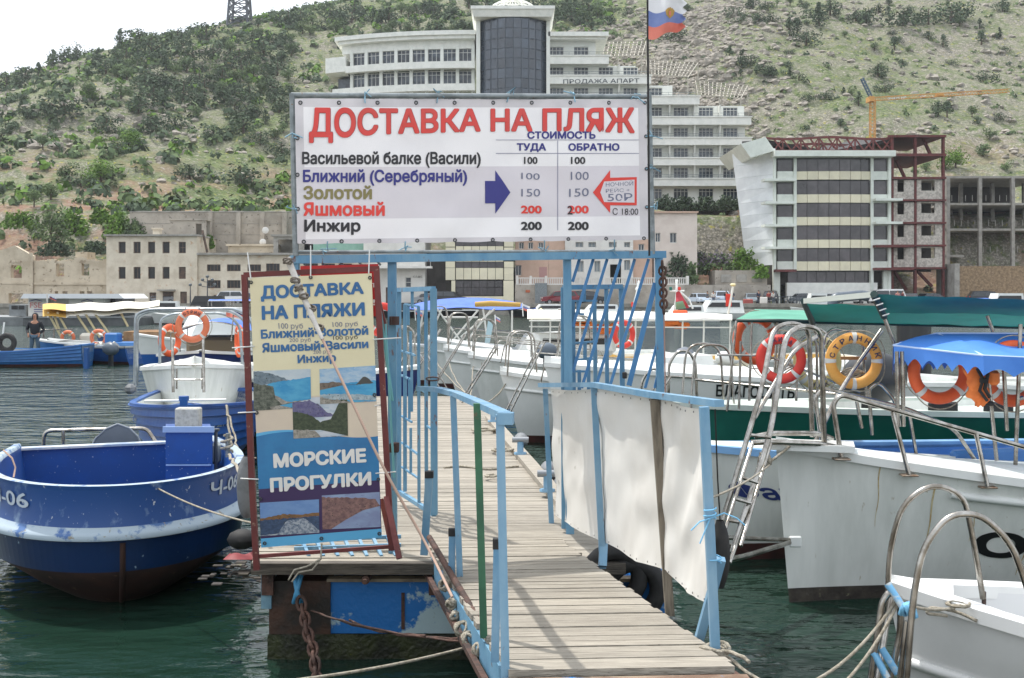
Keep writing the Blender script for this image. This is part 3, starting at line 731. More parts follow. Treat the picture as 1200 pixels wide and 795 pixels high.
hs = thing('plastered_house', 'derelict three storey plastered house with empty dark windows', 'building', (rx(177), YR, 1.2))
ops = []; wl = []
for i, px in enumerate((143, 160.5, 177.5, 194.5, 213.5)):
    ops += [(rx(px - 4.2), rx(px + 4.2), rz_(297), rz_(283.5)), (rx(px - 4.1), rx(px + 4.1), rz_(327), rz_(313))]
    wl += [(px, 297, 283.5, 8.4, 'win_dark'), (px, 327, 313, 8.2, 'win_dark' if i < 4 else 'rust_door')]
for a, c, d in ((175, 183, 343), (190.5, 203.5, 342), (211, 219, 342)): ops.append((rx(a), rx(c), 1.2, rz_(d)))
m = MB(); wall_cells(m, rx(124.6), rx(231), 1.2, rz_(277), ops, YR, .5); m.box(rx(124.6), rx(231), YR + 9, YR + 9.4, 1.2, rz_(277)); m.box(rx(124.6), rx(125.6), YR + .5, YR + 9, 1.2, rz_(277)); m.box(rx(230), rx(231), YR + .5, YR + 9, 1.2, rz_(277)); m.build('wall', PLAST, hs)
m = MB(); m.box(rx(123), rx(232.5), YR - .5, YR + 9.6, rz_(277) + .01, rz_(275)); m.build('roof', SLAB, hs)
m = MB(); m.box(rx(125.6), rx(230), YR + 2.5, YR + 2.7, 1.2, rz_(278)); m.build('dark_backing', MATS['win_dark'], hs)  # dark sheet behind the openings, coloured as the shade of the rooms
for px, b_, t_, w_, mm in wl:
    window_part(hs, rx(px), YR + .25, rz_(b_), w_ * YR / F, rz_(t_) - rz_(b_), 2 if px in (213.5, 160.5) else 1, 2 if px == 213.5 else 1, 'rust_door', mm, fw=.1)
for a, c, d in ((175, 183, 343), (190.5, 203.5, 342), (211, 219, 342)): m = MB(); m.box(rx(a), rx(c), YR + .2, YR + .3, 1.2, rz_(d)); m.build('door', MATS['rust_door'], hs)
m = MB(); m.box(rx(187), rx(206), YR - 1, YR - .01, rz_(341), rz_(339.4)); m.build('door_canopy', SLAB, hs)
m = MB(); m.box(rx(173), rx(180.5), YR + 2, YR + 3.2, rz_(275) + .01, rz_(268)); m.box(rx(172), rx(181.5), YR + 1.8, YR + 3.4, rz_(268), rz_(266)); m.build('chimney', PLAST, hs)
m = MB(); wall_cells(m, rx(188), rx(231), rz_(275) + .01, rz_(256), [(rx(219), rx(226), rz_(275) + .01, rz_(260))], YR + 4, .3); m.box(rx(188), rx(231), YR + 6, YR + 6.3, rz_(275), rz_(256)); m.box(rx(187), rx(232), YR + 3.8, YR + 6.5, rz_(256), rz_(254)); m.build('penthouse', RWALL, hs)

an = thing('low_annex', 'two storey cream annex with wide low windows beside the derelict house', 'building', (rx(320), YR, 1.2))
ops = []; wl = []
for px in (249.5, 273, 297):
    ops.append((rx(px - 8), rx(px + 8), rz_(318), rz_(310))); wl.append((px, 318, 310))
    ops.append((rx(px - 8), rx(px + 8), rz_(338), rz_(328.5))); wl.append((px, 338, 328.5))
ops.append((rx(249), rx(258), 1.2, rz_(346)))
for px in (319, 364, 384, 404): ops.append((rx(px - 8), rx(px + 8), rz_(318), rz_(309))); wl.append((px, 318, 309))
m = MB(); wall_cells(m, rx(231.3), rx(425), 1.2, rz_(299), ops, YR + .4, .4); m.box(rx(231.3), rx(425), YR + 9, YR + 9.3, 1.2, rz_(299)); m.build('wall', PLAST, an)
m = MB(); m.box(rx(231.3), rx(426), YR - .3, YR + 9.4, rz_(299) + .01, rz_(296.5)); m.build('roof', SLAB, an)
m = MB(); m.box(rx(231.5), rx(424), YR + 2.5, YR + 2.7, 1.2, rz_(300)); m.build('dark_backing', MATS['win_dark'], an)  # dark sheet carrying the annex's indoor shade in its colour
for px, b_, t_ in wl: window_part(an, rx(px), YR + .55, rz_(b_), 16 * YR / F, rz_(t_) - rz_(b_), 4, 1, 'rust_door', 'win_dark', fw=.09)
m = MB(); m.box(rx(249), rx(258), YR + .6, YR + .7, 1.2, rz_(346)); m.build('door', MATS['rust_door'], an)
m = MB(); m.box(rx(258), rx(317), YR + 4, YR + 8, rz_(296.5) + .01, rz_(287)); m.box(rx(256), rx(316), YR + 3.6, YR + 8.2, rz_(287), rz_(284.5)); m.build('roof_room', RUIN, an)
m = MB(); wall_cells(m, rx(314.5), rx(362), rz_(296.4), rz_(276), [(rx(320), rx(345), rz_(296.4), rz_(279.5))], YR + 3, .4); m.box(rx(314.5), rx(362), YR + 6.5, YR + 6.8, rz_(296), rz_(276)); m.box(rx(312), rx(364), YR + 2.6, YR + 7, rz_(276), rz_(273.6)); m.build('roof_shed', SLAB, an)
m = MB()
for c_ in ((311, 270), (308, 284)): p0 = P(*c_, YR + 4); m.grid(lambda u, v: p0 + Vector((math.cos(v * 6.283) * .45 * u, -.12 * (1 - u * u), math.sin(v * 6.283) * .45 * u)), 3, 12)
m.build('satellite_dish', PLW, an)
m = MB(); m.beam(P(237, 270, YR + 2), P(243, 296, YR + 2), .25, .25); m.build('fallen_beam', MATS['rust_door'], an)

# retaining wall behind, with pilasters
rw = thing('hill_retaining_wall', 'tall grey concrete retaining wall with buttresses behind the derelict house', 'wall', (X(250, 151), 151, 1.2))
m = MB(); m.box(X(152, 150), X(352, 150), 150, 152.2, 1.2, Z(249, 150)); m.build('wall_face', RWALL, rw)
for px in (245, 278, 306, 332): m = MB(); m.box(X(px, 150), X(px + 5, 150), 149.3, 149.99, 1.2, Z(249.5, 150)); m.build('buttress', RWALL, rw)
m = MB()
for k in range(28): px = 152 + k * 7; m.box(X(px, 150), X(px + 6.7, 150), 149.9, 152.3, Z(249, 150) + .01, Z(248 - random.random() * .8, 150))
for zz in (262, 275): m.box(X(152, 150), X(352, 150), 149.95, 149.99, Z(zz + .4, 150), Z(zz, 150))
m.build('coping', SLAB, rw)

# --- shore buildings in the middle (below the banner)
YM = 143.
qx = lambda p: X(p, YM); qz = lambda p: Z(p, YM)
wb = thing('white_harbour_house', 'white waterfront house with a projecting balcony slab seen under the banner', 'building', (qx(460), YM, 1.2))
m = MB(); wall_cells(m, qx(426), qx(498), 1.2, qz(236), [(qx(475), qx(482), qz(337), qz(325)), (qx(452), qx(460), 1.2, qz(337))], YM, .5); m.box(qx(426), qx(498), YM + 10, YM + 10.4, 1.2, qz(236)); m.box(qx(426), qx(427.5), YM + .5, YM + 10, 1.2, qz(236)); m.box(qx(496.5), qx(498), YM + .5, YM + 10, 1.2, qz(236)); m.build('wall', PLW, wb)
m = MB(); m.box(qx(424), qx(507), YM - 1.8, YM - .01, qz(315), qz(312.5)); m.build('balcony_slab', PLW, wb)
m = MB(); m.box(qx(424), qx(500), YM - .8, YM + 11, qz(236) + .01, qz(233)); m.build('roof', SLAB, wb)
m = MB(); m.tube([(qx(444), YM - 1.6, qz(307)), (qx(506), YM - 1.6, qz(307))], .05, 5)
for k in range(9): m.beam((qx(444 + k * 7.7), YM - 1.6, qz(312.5)), (qx(444 + k * 7.7), YM - 1.6, qz(307)), .05, .05)
m.build('balcony_railing', PLW, wb)
window_part(wb, qx(478.5), YM + .2, qz(337), .75, qz(325) - qz(337), 1, 2, 'win_frame', 'win_pane')
m = MB(); m.box(qx(452), qx(460), YM + .2, YM + .3, 1.2, qz(337)); m.build('door', MATS['rust_door'], wb)
text_on('КАФЕ', quadfn(P(484, 323, YM - .06), P(495, 323, YM - .06), P(495, 326, YM - .06), P(484, 326, YM - .06)), SLAB, wb)
m = MB(); m.box(qx(355), qx(425), YM + 1, YM + 9, 1.2, qz(262)); m.build('green_glass_kiosk', mat('green_glass', '8cb3a3', .25, c2='79a492', s=.8), label='pale green glazed building half hidden by the banner and small sign', cat='building')
pb = thing('panelled_harbour_building', 'beige panelled waterfront building with dark ribbon windows under the banner', 'building', (qx(562), YM, 1.2))
m = MB(); m.box(qx(522), qx(602), YM + .5, YM + 11, 1.2, qz(246)); m.build('core_wall', MATS['interior_shade'], pb)  # coloured dark for the unlit inside between the panels
def panels(x0, x1, n, y0, y1, nm, mt, yo=0.):
    for k in range(n):
        a = x0 + (x1 - x0) * k / n; c = x0 + (x1 - x0) * (k + 1) / n
        p = MB(); p.box(qx(a + .25), qx(c - .25), YM + yo, YM + yo + .3, qz(y1 - .25), qz(y0 + .25)); p.build(nm, mt, pb)
panels(534, 590, 7, 261, 282, 'cladding_panel', CREAMP); panels(534, 590, 6, 283, 288.5, 'glass_panel', MATS['bronze_glass'], .2)
panels(534, 590, 6, 288.5, 307, 'cladding_panel', CREAMP); panels(534, 590, 6, 307, 314, 'glass_panel', MATS['bronze_glass'], .2); panels(534, 590, 6, 314, 328, 'cladding_panel', CREAMP)
panels(534, 589, 6, 329, 337, 'glass_panel', MATS['bronze_glass'], .2); panels(534, 589, 6, 337, 347, 'glass_panel', MATS['bronze_glass'], .2)
for a in (282, 290, 298, 306.5, 314, 321): panels(522, 533.5, 1, a, a + 7.6, 'cladding_panel', CREAMP, -.1); panels(590.5, 602, 1, a, a + 7.6, 'cladding_panel', CREAMP, -.1)
m = MB(); m.box(qx(529), qx(533.5), YM - .1, YM + .5, 1.2, qz(329)); m.box(qx(590), qx(602), YM - .1, YM + .5, 1.2, qz(329)); m.box(qx(533.5), qx(590), YM, YM + .5, 1.2, qz(347.5)); m.build('pilaster', CREAMP, pb)
m = MB(); m.box(qx(498.2), qx(521), YM + 3, YM + 10, 1.2, qz(296)); m.build('dark_recess_block', mat('recess_shade', '55504c', .9, c2='45413e', s=1), label='narrow block painted dark as the shaded recess between white house and beige panels', cat='building')  # solid block; the recess's shade is put into its dark colour
pe = thing('peach_house', 'long peach and white terrace house on a walled plinth right of the beige panels', 'building', (qx(685), YM + 3, 1.2))
def pxx(p): return X(p, YM + 3)
def pzz(p): return Z(p, YM + 3)
for (x0, x1, mt, wnds) in ((604, 643, PEACH, [(611, 284, 292, 6), (622, 284, 292, 6), (634, 284, 292, 6), (607.5, 311, 323, 7)]), (643.2, 662, PEACH, []), (662.2, 742, PLW, [(679, 284, 290, 9), (694, 284, 290, 9), (718, 284, 290, 9), (735, 284, 290, 7), (680, 306, 319, 8), (700, 306, 319, 7), (735, 305, 317, 7)]), (742.2, 765, PEACH, [(752, 286, 296, 7)])):
    ops = [(pxx(p - w_ / 2), pxx(p + w_ / 2), pzz(c), pzz(a)) for p, a, c, w_ in wnds]
    if x0 == 662.2: ops.append((pxx(715), pxx(728), pzz(332), pzz(310)))
    m = MB(); wall_cells(m, pxx(x0), pxx(x1), pzz(333), pzz(250), ops, YM + (3 if mt is PLW else 3.4), .5); m.box(pxx(x0), pxx(x1), YM + 12, YM + 12.4, pzz(333), pzz(250)); m.build('wall', mt, pe)
    for p, a, c, w_ in wnds: window_part(pe, pxx(p), YM + 3.6, pzz(c), w_ * (YM + 3) / F, pzz(a) - pzz(c), 2, 1, 'win_frame', 'pale_pane' if mt is PLW else 'win_pane')
m = MB(); m.box(pxx(604), pxx(765), YM + 6, YM + 6.2, pzz(333), pzz(251)); m.build('dark_backing', MATS['interior_shade'], pe)  # backing sheet whose dark colour stands in for shaded rooms
m = MB(); m.box(pxx(603), pxx(766), YM + 2.4, YM + 12.8, pzz(250) + .01, pzz(247)); m.build('roof', SLAB, pe)
m = MB(); m.box(pxx(632), pxx(641), YM + 3.35, YM + 3.39, pzz(330), pzz(313)); m.build('pink_shutter', mat('faded_pink', 'b88f8a', .8), pe)
bl = thing('plinth_wall', 'grey plinth wall with white balustrade under the peach house', 'wall', (qx(690), YM, 1.2))
m = MB(); m.box(qx(603.5), qx(836), YM, YM + 2.4, 1.2, qz(334)); m.build('wall_face', RWALL, bl)
m = MB(); m.box(qx(604), qx(806), YM + .1, YM + .5, qz(326.6), qz(325.4)); m.box(qx(604), qx(806), YM + .1, YM + .5, qz(334) + .005, qz(332.6))
for k in range(80): px = 604.5 + k * 2.52; m.box(qx(px), qx(px + 1.1), YM + .15, YM + .4, qz(332.7), qz(326.5))
for px in (606, 622, 640, 680, 708, 806): m.box(qx(px - 1.4), qx(px + 1.4), YM, YM + .6, qz(334) + .01, qz(323.5))
m.build('balustrade', PLW, bl)
m = MB(); m.box(qx(627), qx(641), YM - .2, YM - .01, 1.2, qz(332)); m.build('gate', GALV, bl)
m = MB(); m.box(qx(616), qx(621), YM - .08, YM - .01, qz(343), qz(340)); m.build('notice', mat('faded_orange', 'b5623f', .7), bl)
p2 = thing('small_peach_house', 'two storey pale peach house between the banner post and the bushes', 'building', (X(790, 150), 146.5, 1.2))
YP = 146.
m = MB(); wall_cells(m, X(766.5, YP), X(817, YP), 1.2, Z(250, YP), [(X(785, YP), X(793, YP), Z(285, YP), Z(273, YP)), (X(768, YP), X(774, YP), Z(284, YP), Z(273, YP)), (X(768, YP), X(773, YP), Z(312, YP), Z(300, YP))], YP, .4); m.box(X(766.5, YP), X(817, YP), YP + 7, YP + 7.3, 1.2, Z(250, YP)); m.box(X(815.5, YP), X(817, YP), YP + .4, YP + 7, 1.2, Z(250, YP)); m.build('wall', mat('pale_peach_plaster', 'dccfc4', .85, c2='d2c4b9', s=.7), p2)
for px, b_, t_, w_ in ((789, 285, 273, 8), (771, 284, 273, 6), (770.5, 312, 300, 5)): window_part(p2, X(px, YP), YP + .2, Z(b_, YP), w_ * YP / F, Z(t_, YP) - Z(b_, YP), 2, 1, 'win_frame', 'win_pane')
m = MB(); m.box(X(765.5, YP), X(818, YP), YP - .4, YP + 7.6, Z(250, YP) + .01, Z(248, YP)); m.build('roof', PEACH, p2)
gw = thing('grey_garden_wall', 'long stained concrete wall behind the parked cars beside the glass block', 'wall', (X(860, 145), 145, 1.2))
m = MB(); m.box(X(838, 144.5), X(899, 144.5), 144.5, 149, 1.2, Z(317, 144.5)); m.build('wall_face', RWALL, gw)
m = MB(); m.box(X(836, 143), X(903, 143), 142.9, 144.4, 1.2, Z(334, 143)); m.build('lower_ledge', RWALL, gw)
for k in range(3): m = MB(); m.box(X(845 + k * 18, 144.5), X(857 + k * 18, 144.5), 144.4, 144.49, Z(331, 144.5), Z(322, 144.5)); m.build('wall_panel', SLAB, gw)

# ================================================================= vegetation
LEAFD = mat('juniper_foliage', '586650', .9, c2='485643', s=.8, lo=.4, hi=.6, rand=.14, spec=.15)
LEAFM = mat('scrub_foliage', '6c7d55', .9, c2='5a6b4c', s=.8, lo=.4, hi=.6, rand=.2, spec=.15)
LEAFL = mat('fresh_foliage', '6d8a3e', .9, c2='587537', s=.9, lo=.4, hi=.6, rand=.12, spec=.15)
LEAFY = mat('lilac_blossom', '8d8090', .9, c2='6c6a68', s=2)
BARK = mat('bark', '4d4035', .95)
def crown(kind, seed, nl, leafm, h=1., wd=.6, ls=.09):
    rnd = random.Random(seed); m = MB()
    lobes = []
    for k in range(rnd.randint(7, 11)):
        if kind == 'cone': zc = rnd.uniform(.12, .92) * h; rr = (1.12 - zc / h) * wd * .42; a = rnd.uniform(0, 6.283); o = (1.05 - zc / h) * wd * .26
        elif kind == 'round': zc = rnd.uniform(.35, .82) * h; rr = wd * rnd.uniform(.2, .34); a = rnd.uniform(0, 6.283); o = wd * rnd.uniform(.05, .32)
        else: zc = rnd.uniform(.1, .6) * h; rr = wd * rnd.uniform(.16, .3); a = rnd.uniform(0, 6.283); o = wd * rnd.uniform(.1, .5)
        lobes.append((Vector((math.cos(a) * o, math.sin(a) * o, zc)), rr))
    for k in range(nl):
        c, rr = lobes[rnd.randrange(len(lobes))]
        d = Vector((rnd.gauss(0, 1), rnd.gauss(0, 1), rnd.gauss(0, 1))).normalized(); p = c + d * rr * rnd.uniform(.55, 1.12) * Vector((1, 1, .9)).length / 1.68
        p.z = max(p.z, .02); nrm = (d + Vector((rnd.uniform(-.7, .7), rnd.uniform(-.7, .7), rnd.uniform(-.4, .9)))).normalized()
        a = nrm.orthogonal().normalized(); c2_ = nrm.cross(a); th = rnd.uniform(0, 6.28); u = a * math.cos(th) + c2_ * math.sin(th); v = nrm.cross(u)
        s_ = ls * rnd.uniform(.6, 1.4) * h
        m.add([p - u * s_, p + v * s_ * .6, p + u * s_ * .9 + nrm * s_ * .2, p - v * s_ * .5], [(0, 3, 2, 1)], 0, False)
    m.tube([(0, 0, -.15 * h), (.01 * h, 0, .3 * h), (0, .01, .75 * h)], [.05 * h, .035 * h, .012 * h], 5, 1)
    for k in range(4):
        c, rr = lobes[k]; m.tube([(0, 0, .2 * h + .05 * k), c], [.022 * h, .008 * h], 4, 1)
    return m.mesh('tree_mesh', [leafm, BARK])
PINE = [crown('cone', 10 + k, 420, LEAFD, 1, .75, .055) for k in range(4)]
JUN = [crown('bush', 30 + k, 420, LEAFD, 1, 1.15, .06) for k in range(4)]
RND = [crown('round', 50 + k, 520, LEAFM, 1, 1., .055) for k in range(3)]
FRS = [crown('round', 70 + k, 800, LEAFL, 1, 1.1, .045) for k in range(2)]
def tree(me, p, h, label, group, name='hill_tree', cat='tree', wz=None):
    o = bpy.data.objects.new(name, me); COL.objects.link(o); o.location = p; o.rotation_euler.z = random.uniform(0, 6.28)
    s_ = random.uniform(.9, 1.15); o.scale = (h * s_ * (wz or 1), h * s_ * (wz or 1), h); return tag(o, label, cat, group)
# trees read off the photograph: (px, py of foot, height px, kind)
TR = [(22,106,16,'j'),(45,92,20,'p'),(62,80,22,'p'),(75,76,18,'j'),(90,70,18,'j'),(103,92,14,'p'),(115,76,20,'p'),(124,88,16,'j'),(140,58,24,'p'),(128,54,14,'j'),(163,55,22,'j'),(178,68,26,'j'),(148,75,20,'j'),(160,70,16,'p'),
 (8,104,22,'j'),(30,95,18,'j'),(27,120,10,'j'),(32,143,16,'j'),(22,135,12,'p'),(75,142,26,'j'),(60,142,18,'j'),(65,160,22,'p'),(10,157,16,'j'),(2,170,14,'j'),(190,76,16,'j'),(125,155,20,'j'),(142,120,24,'r'),(105,118,22,'r'),(180,125,24,'j'),
 (170,108,20,'j'),(162,136,20,'j'),(205,90,18,'r'),(250,72,18,'j'),(280,75,18,'j'),(300,80,14,'r'),(325,90,18,'j'),(320,110,20,'j'),(330,75,16,'j'),(285,160,22,'j'),(250,168,18,'j'),(305,172,16,'j'),(322,165,16,'r'),(330,183,20,'j'),
 (222,210,20,'j'),(282,218,26,'j'),(138,182,16,'j'),(178,158,22,'j'),(215,120,22,'j'),(240,110,18,'j'),(262,120,20,'j'),(205,150,18,'j'),(230,140,18,'r'),(50,178,16,'r'),(80,215,24,'r'),(60,236,22,'r'),(40,245,20,'r'),(95,222,16,'j'),
 (648,18,16,'j'),(665,14,14,'j'),(690,20,18,'j'),(693,35,15,'p'),(680,32,12,'j'),(735,17,9,'j'),(717,17,8,'j'),(750,37,8,'j'),(738,41,7,'j'),(723,46,8,'j'),(771,44,8,'j'),(790,50,16,'j'),(806,14,12,'j'),(855,70,18,'p'),(870,82,24,'p'),(868,90,12,'p'),(895,92,15,'j'),(902,92,13,'j'),(926,92,15,'p'),(936,98,8,'j'),
 (925,45,26,'p'),(934,42,24,'p'),(945,55,18,'j'),(960,32,30,'p'),(973,20,18,'j'),(950,24,14,'j'),(1003,26,14,'j'),(1015,30,18,'j'),(1042,9,12,'p'),(1041,18,14,'p'),(1058,33,22,'j'),(1065,17,10,'j'),(1088,30,20,'j'),(1115,27,24,'j'),(1125,24,20,'j'),(1110,8,10,'p'),
 (1048,62,18,'p'),(1105,58,16,'p'),(1148,34,14,'p'),(1150,54,20,'p'),(1171,46,16,'p'),(1175,15,14,'j'),(1029,94,16,'j'),(1037,113,12,'j'),(1006,125,16,'p'),(1099,140,18,'p'),(1110,140,22,'p'),(1103,130,10,'j'),(1155,98,14,'j'),(1177,64,7,'j'),(1139,141,14,'r'),(1160,165,16,'r'),(1152,188,18,'r'),(1172,140,9,'j'),(1145,148,9,'j'),
 (948,118,10,'j'),(968,118,11,'j'),(880,80,12,'j'),(1115,75,8,'j'),(1088,48,9,'j'),(985,150,8,'j'),(1120,200,26,'f'),(1108,205,20,'f'),(1180,200,14,'r'),(905,27,12,'j'),(890,30,14,'j'),(860,20,12,'j'),(868,28,12,'j'),(880,12,12,'j'),(900,12,10,'j'),
 (150,178,28,'f'),(118,215,28,'f'),(104,220,20,'f'),(157,170,18,'f'),(108,118,14,'f'),(300,60,10,'f'),(1085,205,14,'r'),(700,105,14,'j')]
ZN = {'j': ('dark spreading juniper', 'dark junipers scattered over the hillside'), 'p': ('dark upright pine', 'dark upright pines scattered over the hillside'),
      'r': ('grey green rounded shrub tree', 'rounded shrub trees on the hillside'), 'f': ('bright green broadleaf tree', 'fresh green trees low on the hillside')}
def zone(px, py):
    h_ = [t for lim, t in ((60, 'at the far left edge'), (120, 'above the ruined gable'), (190, 'above the plastered house'), (245, 'left of the lattice pylon'), (300, 'under the lattice pylon'), (345, 'between pylon and banner'), (430, 'behind the curved hotel wing'), (560, 'left of the hotel tower'), (650, 'behind the hotel tower'), (715, 'behind the upper hotel storeys'), (800, 'beside the flag pole'), (880, 'over the lowest pergola'), (950, 'above the glass block'), (1025, 'left of the crane mast'), (1100, 'over the crane jib'), (9999, 'at the far right edge')) if px < lim][0]
    v_ = 'on the crest' if py < 40 else ('high up' if py < 85 else ('halfway up' if py < 140 else 'low down'))
    return v_ + ' ' + h_
cnt = 0; occupied = []
def plant(px, py, hp, k, lift=0):
    global cnt
    g = ground(px, py)
    if g is None: g = Vector((X(px, ridge_y(0)), 0, 0)); g.y = ridge_y(g.x); g.x = X(px, g.y); g.z = hz(g.x, g.y)
    h = hp * g.y / F
    me = random.choice({'j': JUN, 'p': PINE, 'r': RND, 'f': FRS}[k])
    nm, gr = ZN[k]
    wz = {'j': 1.15, 'p': 1., 'r': 1.1, 'f': 1.15}[k]
    if k == 'j': h *= 1.35
    tree(me, (g.x, g.y, g.z - .05 * h), h, nm + ' ' + zone(px, py), gr + ', ' + zone(px, py), wz=wz); cnt += 1; occupied.append((px, py))
for t in TR: plant(*t)
rnd = random.Random(5)
# dense belt on the left slope and behind the hotel
tries = 0
while cnt < 292 and tries < 4000:
    tries += 1
    r_ = rnd.random()
    if r_ < .62:
        px = rnd.uniform(130, 345); lo = 30 + (345 - px) * .13; py = rnd.uniform(lo, 165)
        if py > 90 + (px - 130) * .4: continue
    elif r_ < .9:
        px = rnd.uniform(345, 720); py = rnd.uniform(10, 50 if px < 560 else 32)
        ry = 28 - (px - 345) * .1
        py = max(py, ry)
    else: px = rnd.uniform(880, 1200); py = rnd.uniform(5, 120)
    hp = rnd.uniform(11, 21) if px < 720 else rnd.uniform(6, 12)
    if any(abs(a - px) < hp * .45 and abs(c - py) < hp * .35 for a, c in occupied): continue
    plant(px, py, hp, rnd.choice('jjprjr'))
# countless low scrub
m = MB(); rnd = random.Random(11)
def tuft(mb, p, s_, mi):
    for k in range(14):
        d = Vector((rnd.gauss(0, 1), rnd.gauss(0, 1), abs(rnd.gauss(0, .8)))).normalized(); q = Vector(p) + d * s_ * rnd.uniform(.4, 1)
        u = d.orthogonal().normalized(); th = rnd.uniform(0, 6.28); u = (Matrix.Rotation(th, 3, d) @ u); v = d.cross(u); e = s_ * rnd.uniform(.22, .5)
        mb.add([q - u * e, q + v * e * .7, q + u * e, q - v * e * .7], [(0, 3, 2, 1)], mi)
for k in range(11000):
    x = rnd.uniform(-215, 215); y = rnd.uniform(152, 440)
    if y > ridge_y(x) + 5: continue
    px = x * F / y + 600
    if px < -60 or px > 1260: continue
    dn = noise.noise(Vector((x * .03, y * .03, 7))) * .5 + .5
    left = px < 345 or (px < 720 and y > 260)
    if rnd.random() > (.35 + dn if left else dn * .75): continue
    s_ = rnd.uniform(.6, 2.1) if left else rnd.uniform(.35, 1.1)
    tuft(m, (x, y, hz(x, y) + s_ * .1), s_, rnd.choice((0, 0, 1, 1, 2)) if left else rnd.choice((0, 1, 1)))
m.build('hillside_scrub', [LEAFD, LEAFM, LEAFL], label='low scrub covering the hillside', cat='scrub', kind='stuff')
# rocks
m = MB()
RK = [mat('limestone', 'a39c91', .95, c2='857f76', s=.9, lo=.4, hi=.6, bump=.6, bs=3)]
def rock(mb, p, s_):
    vs = []; fs = []
    n_, k_ = 6, 4
    for i in range(k_ + 1):
        for j in range(n_):
            a = 6.283 * j / n_ + i; e = math.pi * (i / k_ - .5); d = Vector((math.cos(a) * math.cos(e), math.sin(a) * math.cos(e), math.sin(e) * .62))
            vs.append(Vector(p) + d * s_ * rnd.uniform(.65, 1.2))
    for i in range(k_):
        for j in range(n_): fs.append((i*n_+j, i*n_+(j+1) % n_, (i+1)*n_+(j+1) % n_, (i+1)*n_+j))
    mb.add(vs, fs, 0)
for k in range(7000):
    if k < 4400:
        px = rnd.choice((rnd.gauss(830, 60), rnd.gauss(800, 40), rnd.uniform(640, 1200), rnd.uniform(870, 1200), rnd.gauss(60, 40), rnd.gauss(230, 70)))
        y = rnd.uniform(190, 420)
    else: px = rnd.gauss(800, 55); y = rnd.uniform(195, 300)
    x = X(px, y)
    if noise.noise(Vector((x * .06, y * .06, 2))) < -.05 and k < 4400: continue
    rock(m, (x, y, hz(x, y)), rnd.uniform(.3, 1.1) * (1.7 if rnd.random() < .08 else 1))
m.build('hillside_rocks', RK, label='pale limestone rocks strewn over the slope', cat='rocks', kind='stuff')
# hedge, lilac and shore bushes
def bush(px, py, Y, hp, wp, mt, lb, cat='bush', nl=900, name='bush'):
    h = hp * Y / F; wd = wp * Y / F; rr = random.Random(px); m = MB(); c = P(px, py, Y)
    for k in range(nl):
        a = rr.uniform(0, 6.283); e = rr.uniform(0, 1.45); q = rr.uniform(.6, 1.03) * (1 + .18 * math.sin(a * 5 + px) + .12 * math.sin(e * 9 + px))
        p = c + Vector((math.cos(a) * math.cos(e) * wd / 2 * q, math.sin(a) * math.cos(e) * wd / 3 * q, math.sin(e) * h * q))
        d = Vector((rr.gauss(0, 1), rr.gauss(0, 1), rr.gauss(0, 1))).normalized(); u = d.orthogonal().normalized(); v = d.cross(u); s_ = rr.uniform(.12, .3)
        m.add([p-u*s_, p+v*s_*.7, p+u*s_, p-v*s_*.7], [(0,3,2,1)], 1 if (len(mt) > 1 and e > .5 and rr.random() < .55) else 0)
    for k in range(5): m.tube([c, c + Vector((rr.uniform(-.3, .3) * wd, 0, h * .7))], [.08, .03], 4, len(mt))
    return m.build(name, list(mt) + [BARK], label=lb, cat=cat)
bush(795, 331, 146, 30, 34, (LEAFD,), 'dark rounded bush on the plinth wall right of the gate post')
bush(842, 317, 148, 20, 42, (LEAFM, LEAFY), 'flowering lilac bush with grey mauve blossom above the grey wall', name='lilac_bush')
bush(872, 319, 147.5, 25, 36, (LEAFL,), 'bright green bush spilling over the grey wall beside the glass block')
bush(820, 322, 149, 24, 24, (LEAFM, LEAFY), 'mauve tinged lilac bush at the corner of the small peach house', name='lilac_bush')
bush(893, 326, 143.5, 14, 18, (LEAFL,), 'small bright bush hanging at the foot of the silver side wall', nl=400)
bush(810, 333, 144, 22, 16, (LEAFM,), 'slim green bush beside the balustrade end', nl=500)
for k, (px, lb) in enumerate(((780, 'clipped hedge stretch under the hotel nearest the banner post'), (803, 'clipped hedge stretch second from the banner post'), (827, 'clipped hedge stretch before the gap under the hotel'), (851, 'clipped hedge stretch right of the gap under the hotel'), (868, 'clipped hedge stretch at the right corner of the hotel'))):
    bush(px, 247, 172, 15, 30, (LEAFD,), lb, 'hedge', 700, 'hedge')
for px, py, Y, hp, wp, mt, lb in ((60, 282, 152, 34, 50, (LEAFM,), 'large grey green bush above the ruined gable wall'), (85, 276, 154, 26, 40, (LEAFL,), 'bright bush on the bank above the broken wall'), (118, 262, 156, 16, 26, (LEAFL,), 'small bright bush at the left end of the retaining wall'), (140, 280, 151, 28, 34, (LEAFL,), 'ivy covered bank top left of the derelict house'), (25, 268, 156, 18, 46, (LEAFL,), 'yellow green bush at the far left bank'), (112, 298, 149, 14, 30, (LEAFD,), 'low dark bush behind the broken wall'), (158, 276, 150, 16, 26, (LEAFM,), 'green mound beside the chimney'), (65, 300, 148, 16, 40, (LEAFD,), 'low dark bush over the left part of the broken wall'), (245, 291, 147, 14, 10, (LEAFL,), 'small plant in the corner of the retaining wall')):
    bush(px, py, Y, hp, wp, mt, lb, nl=1000)
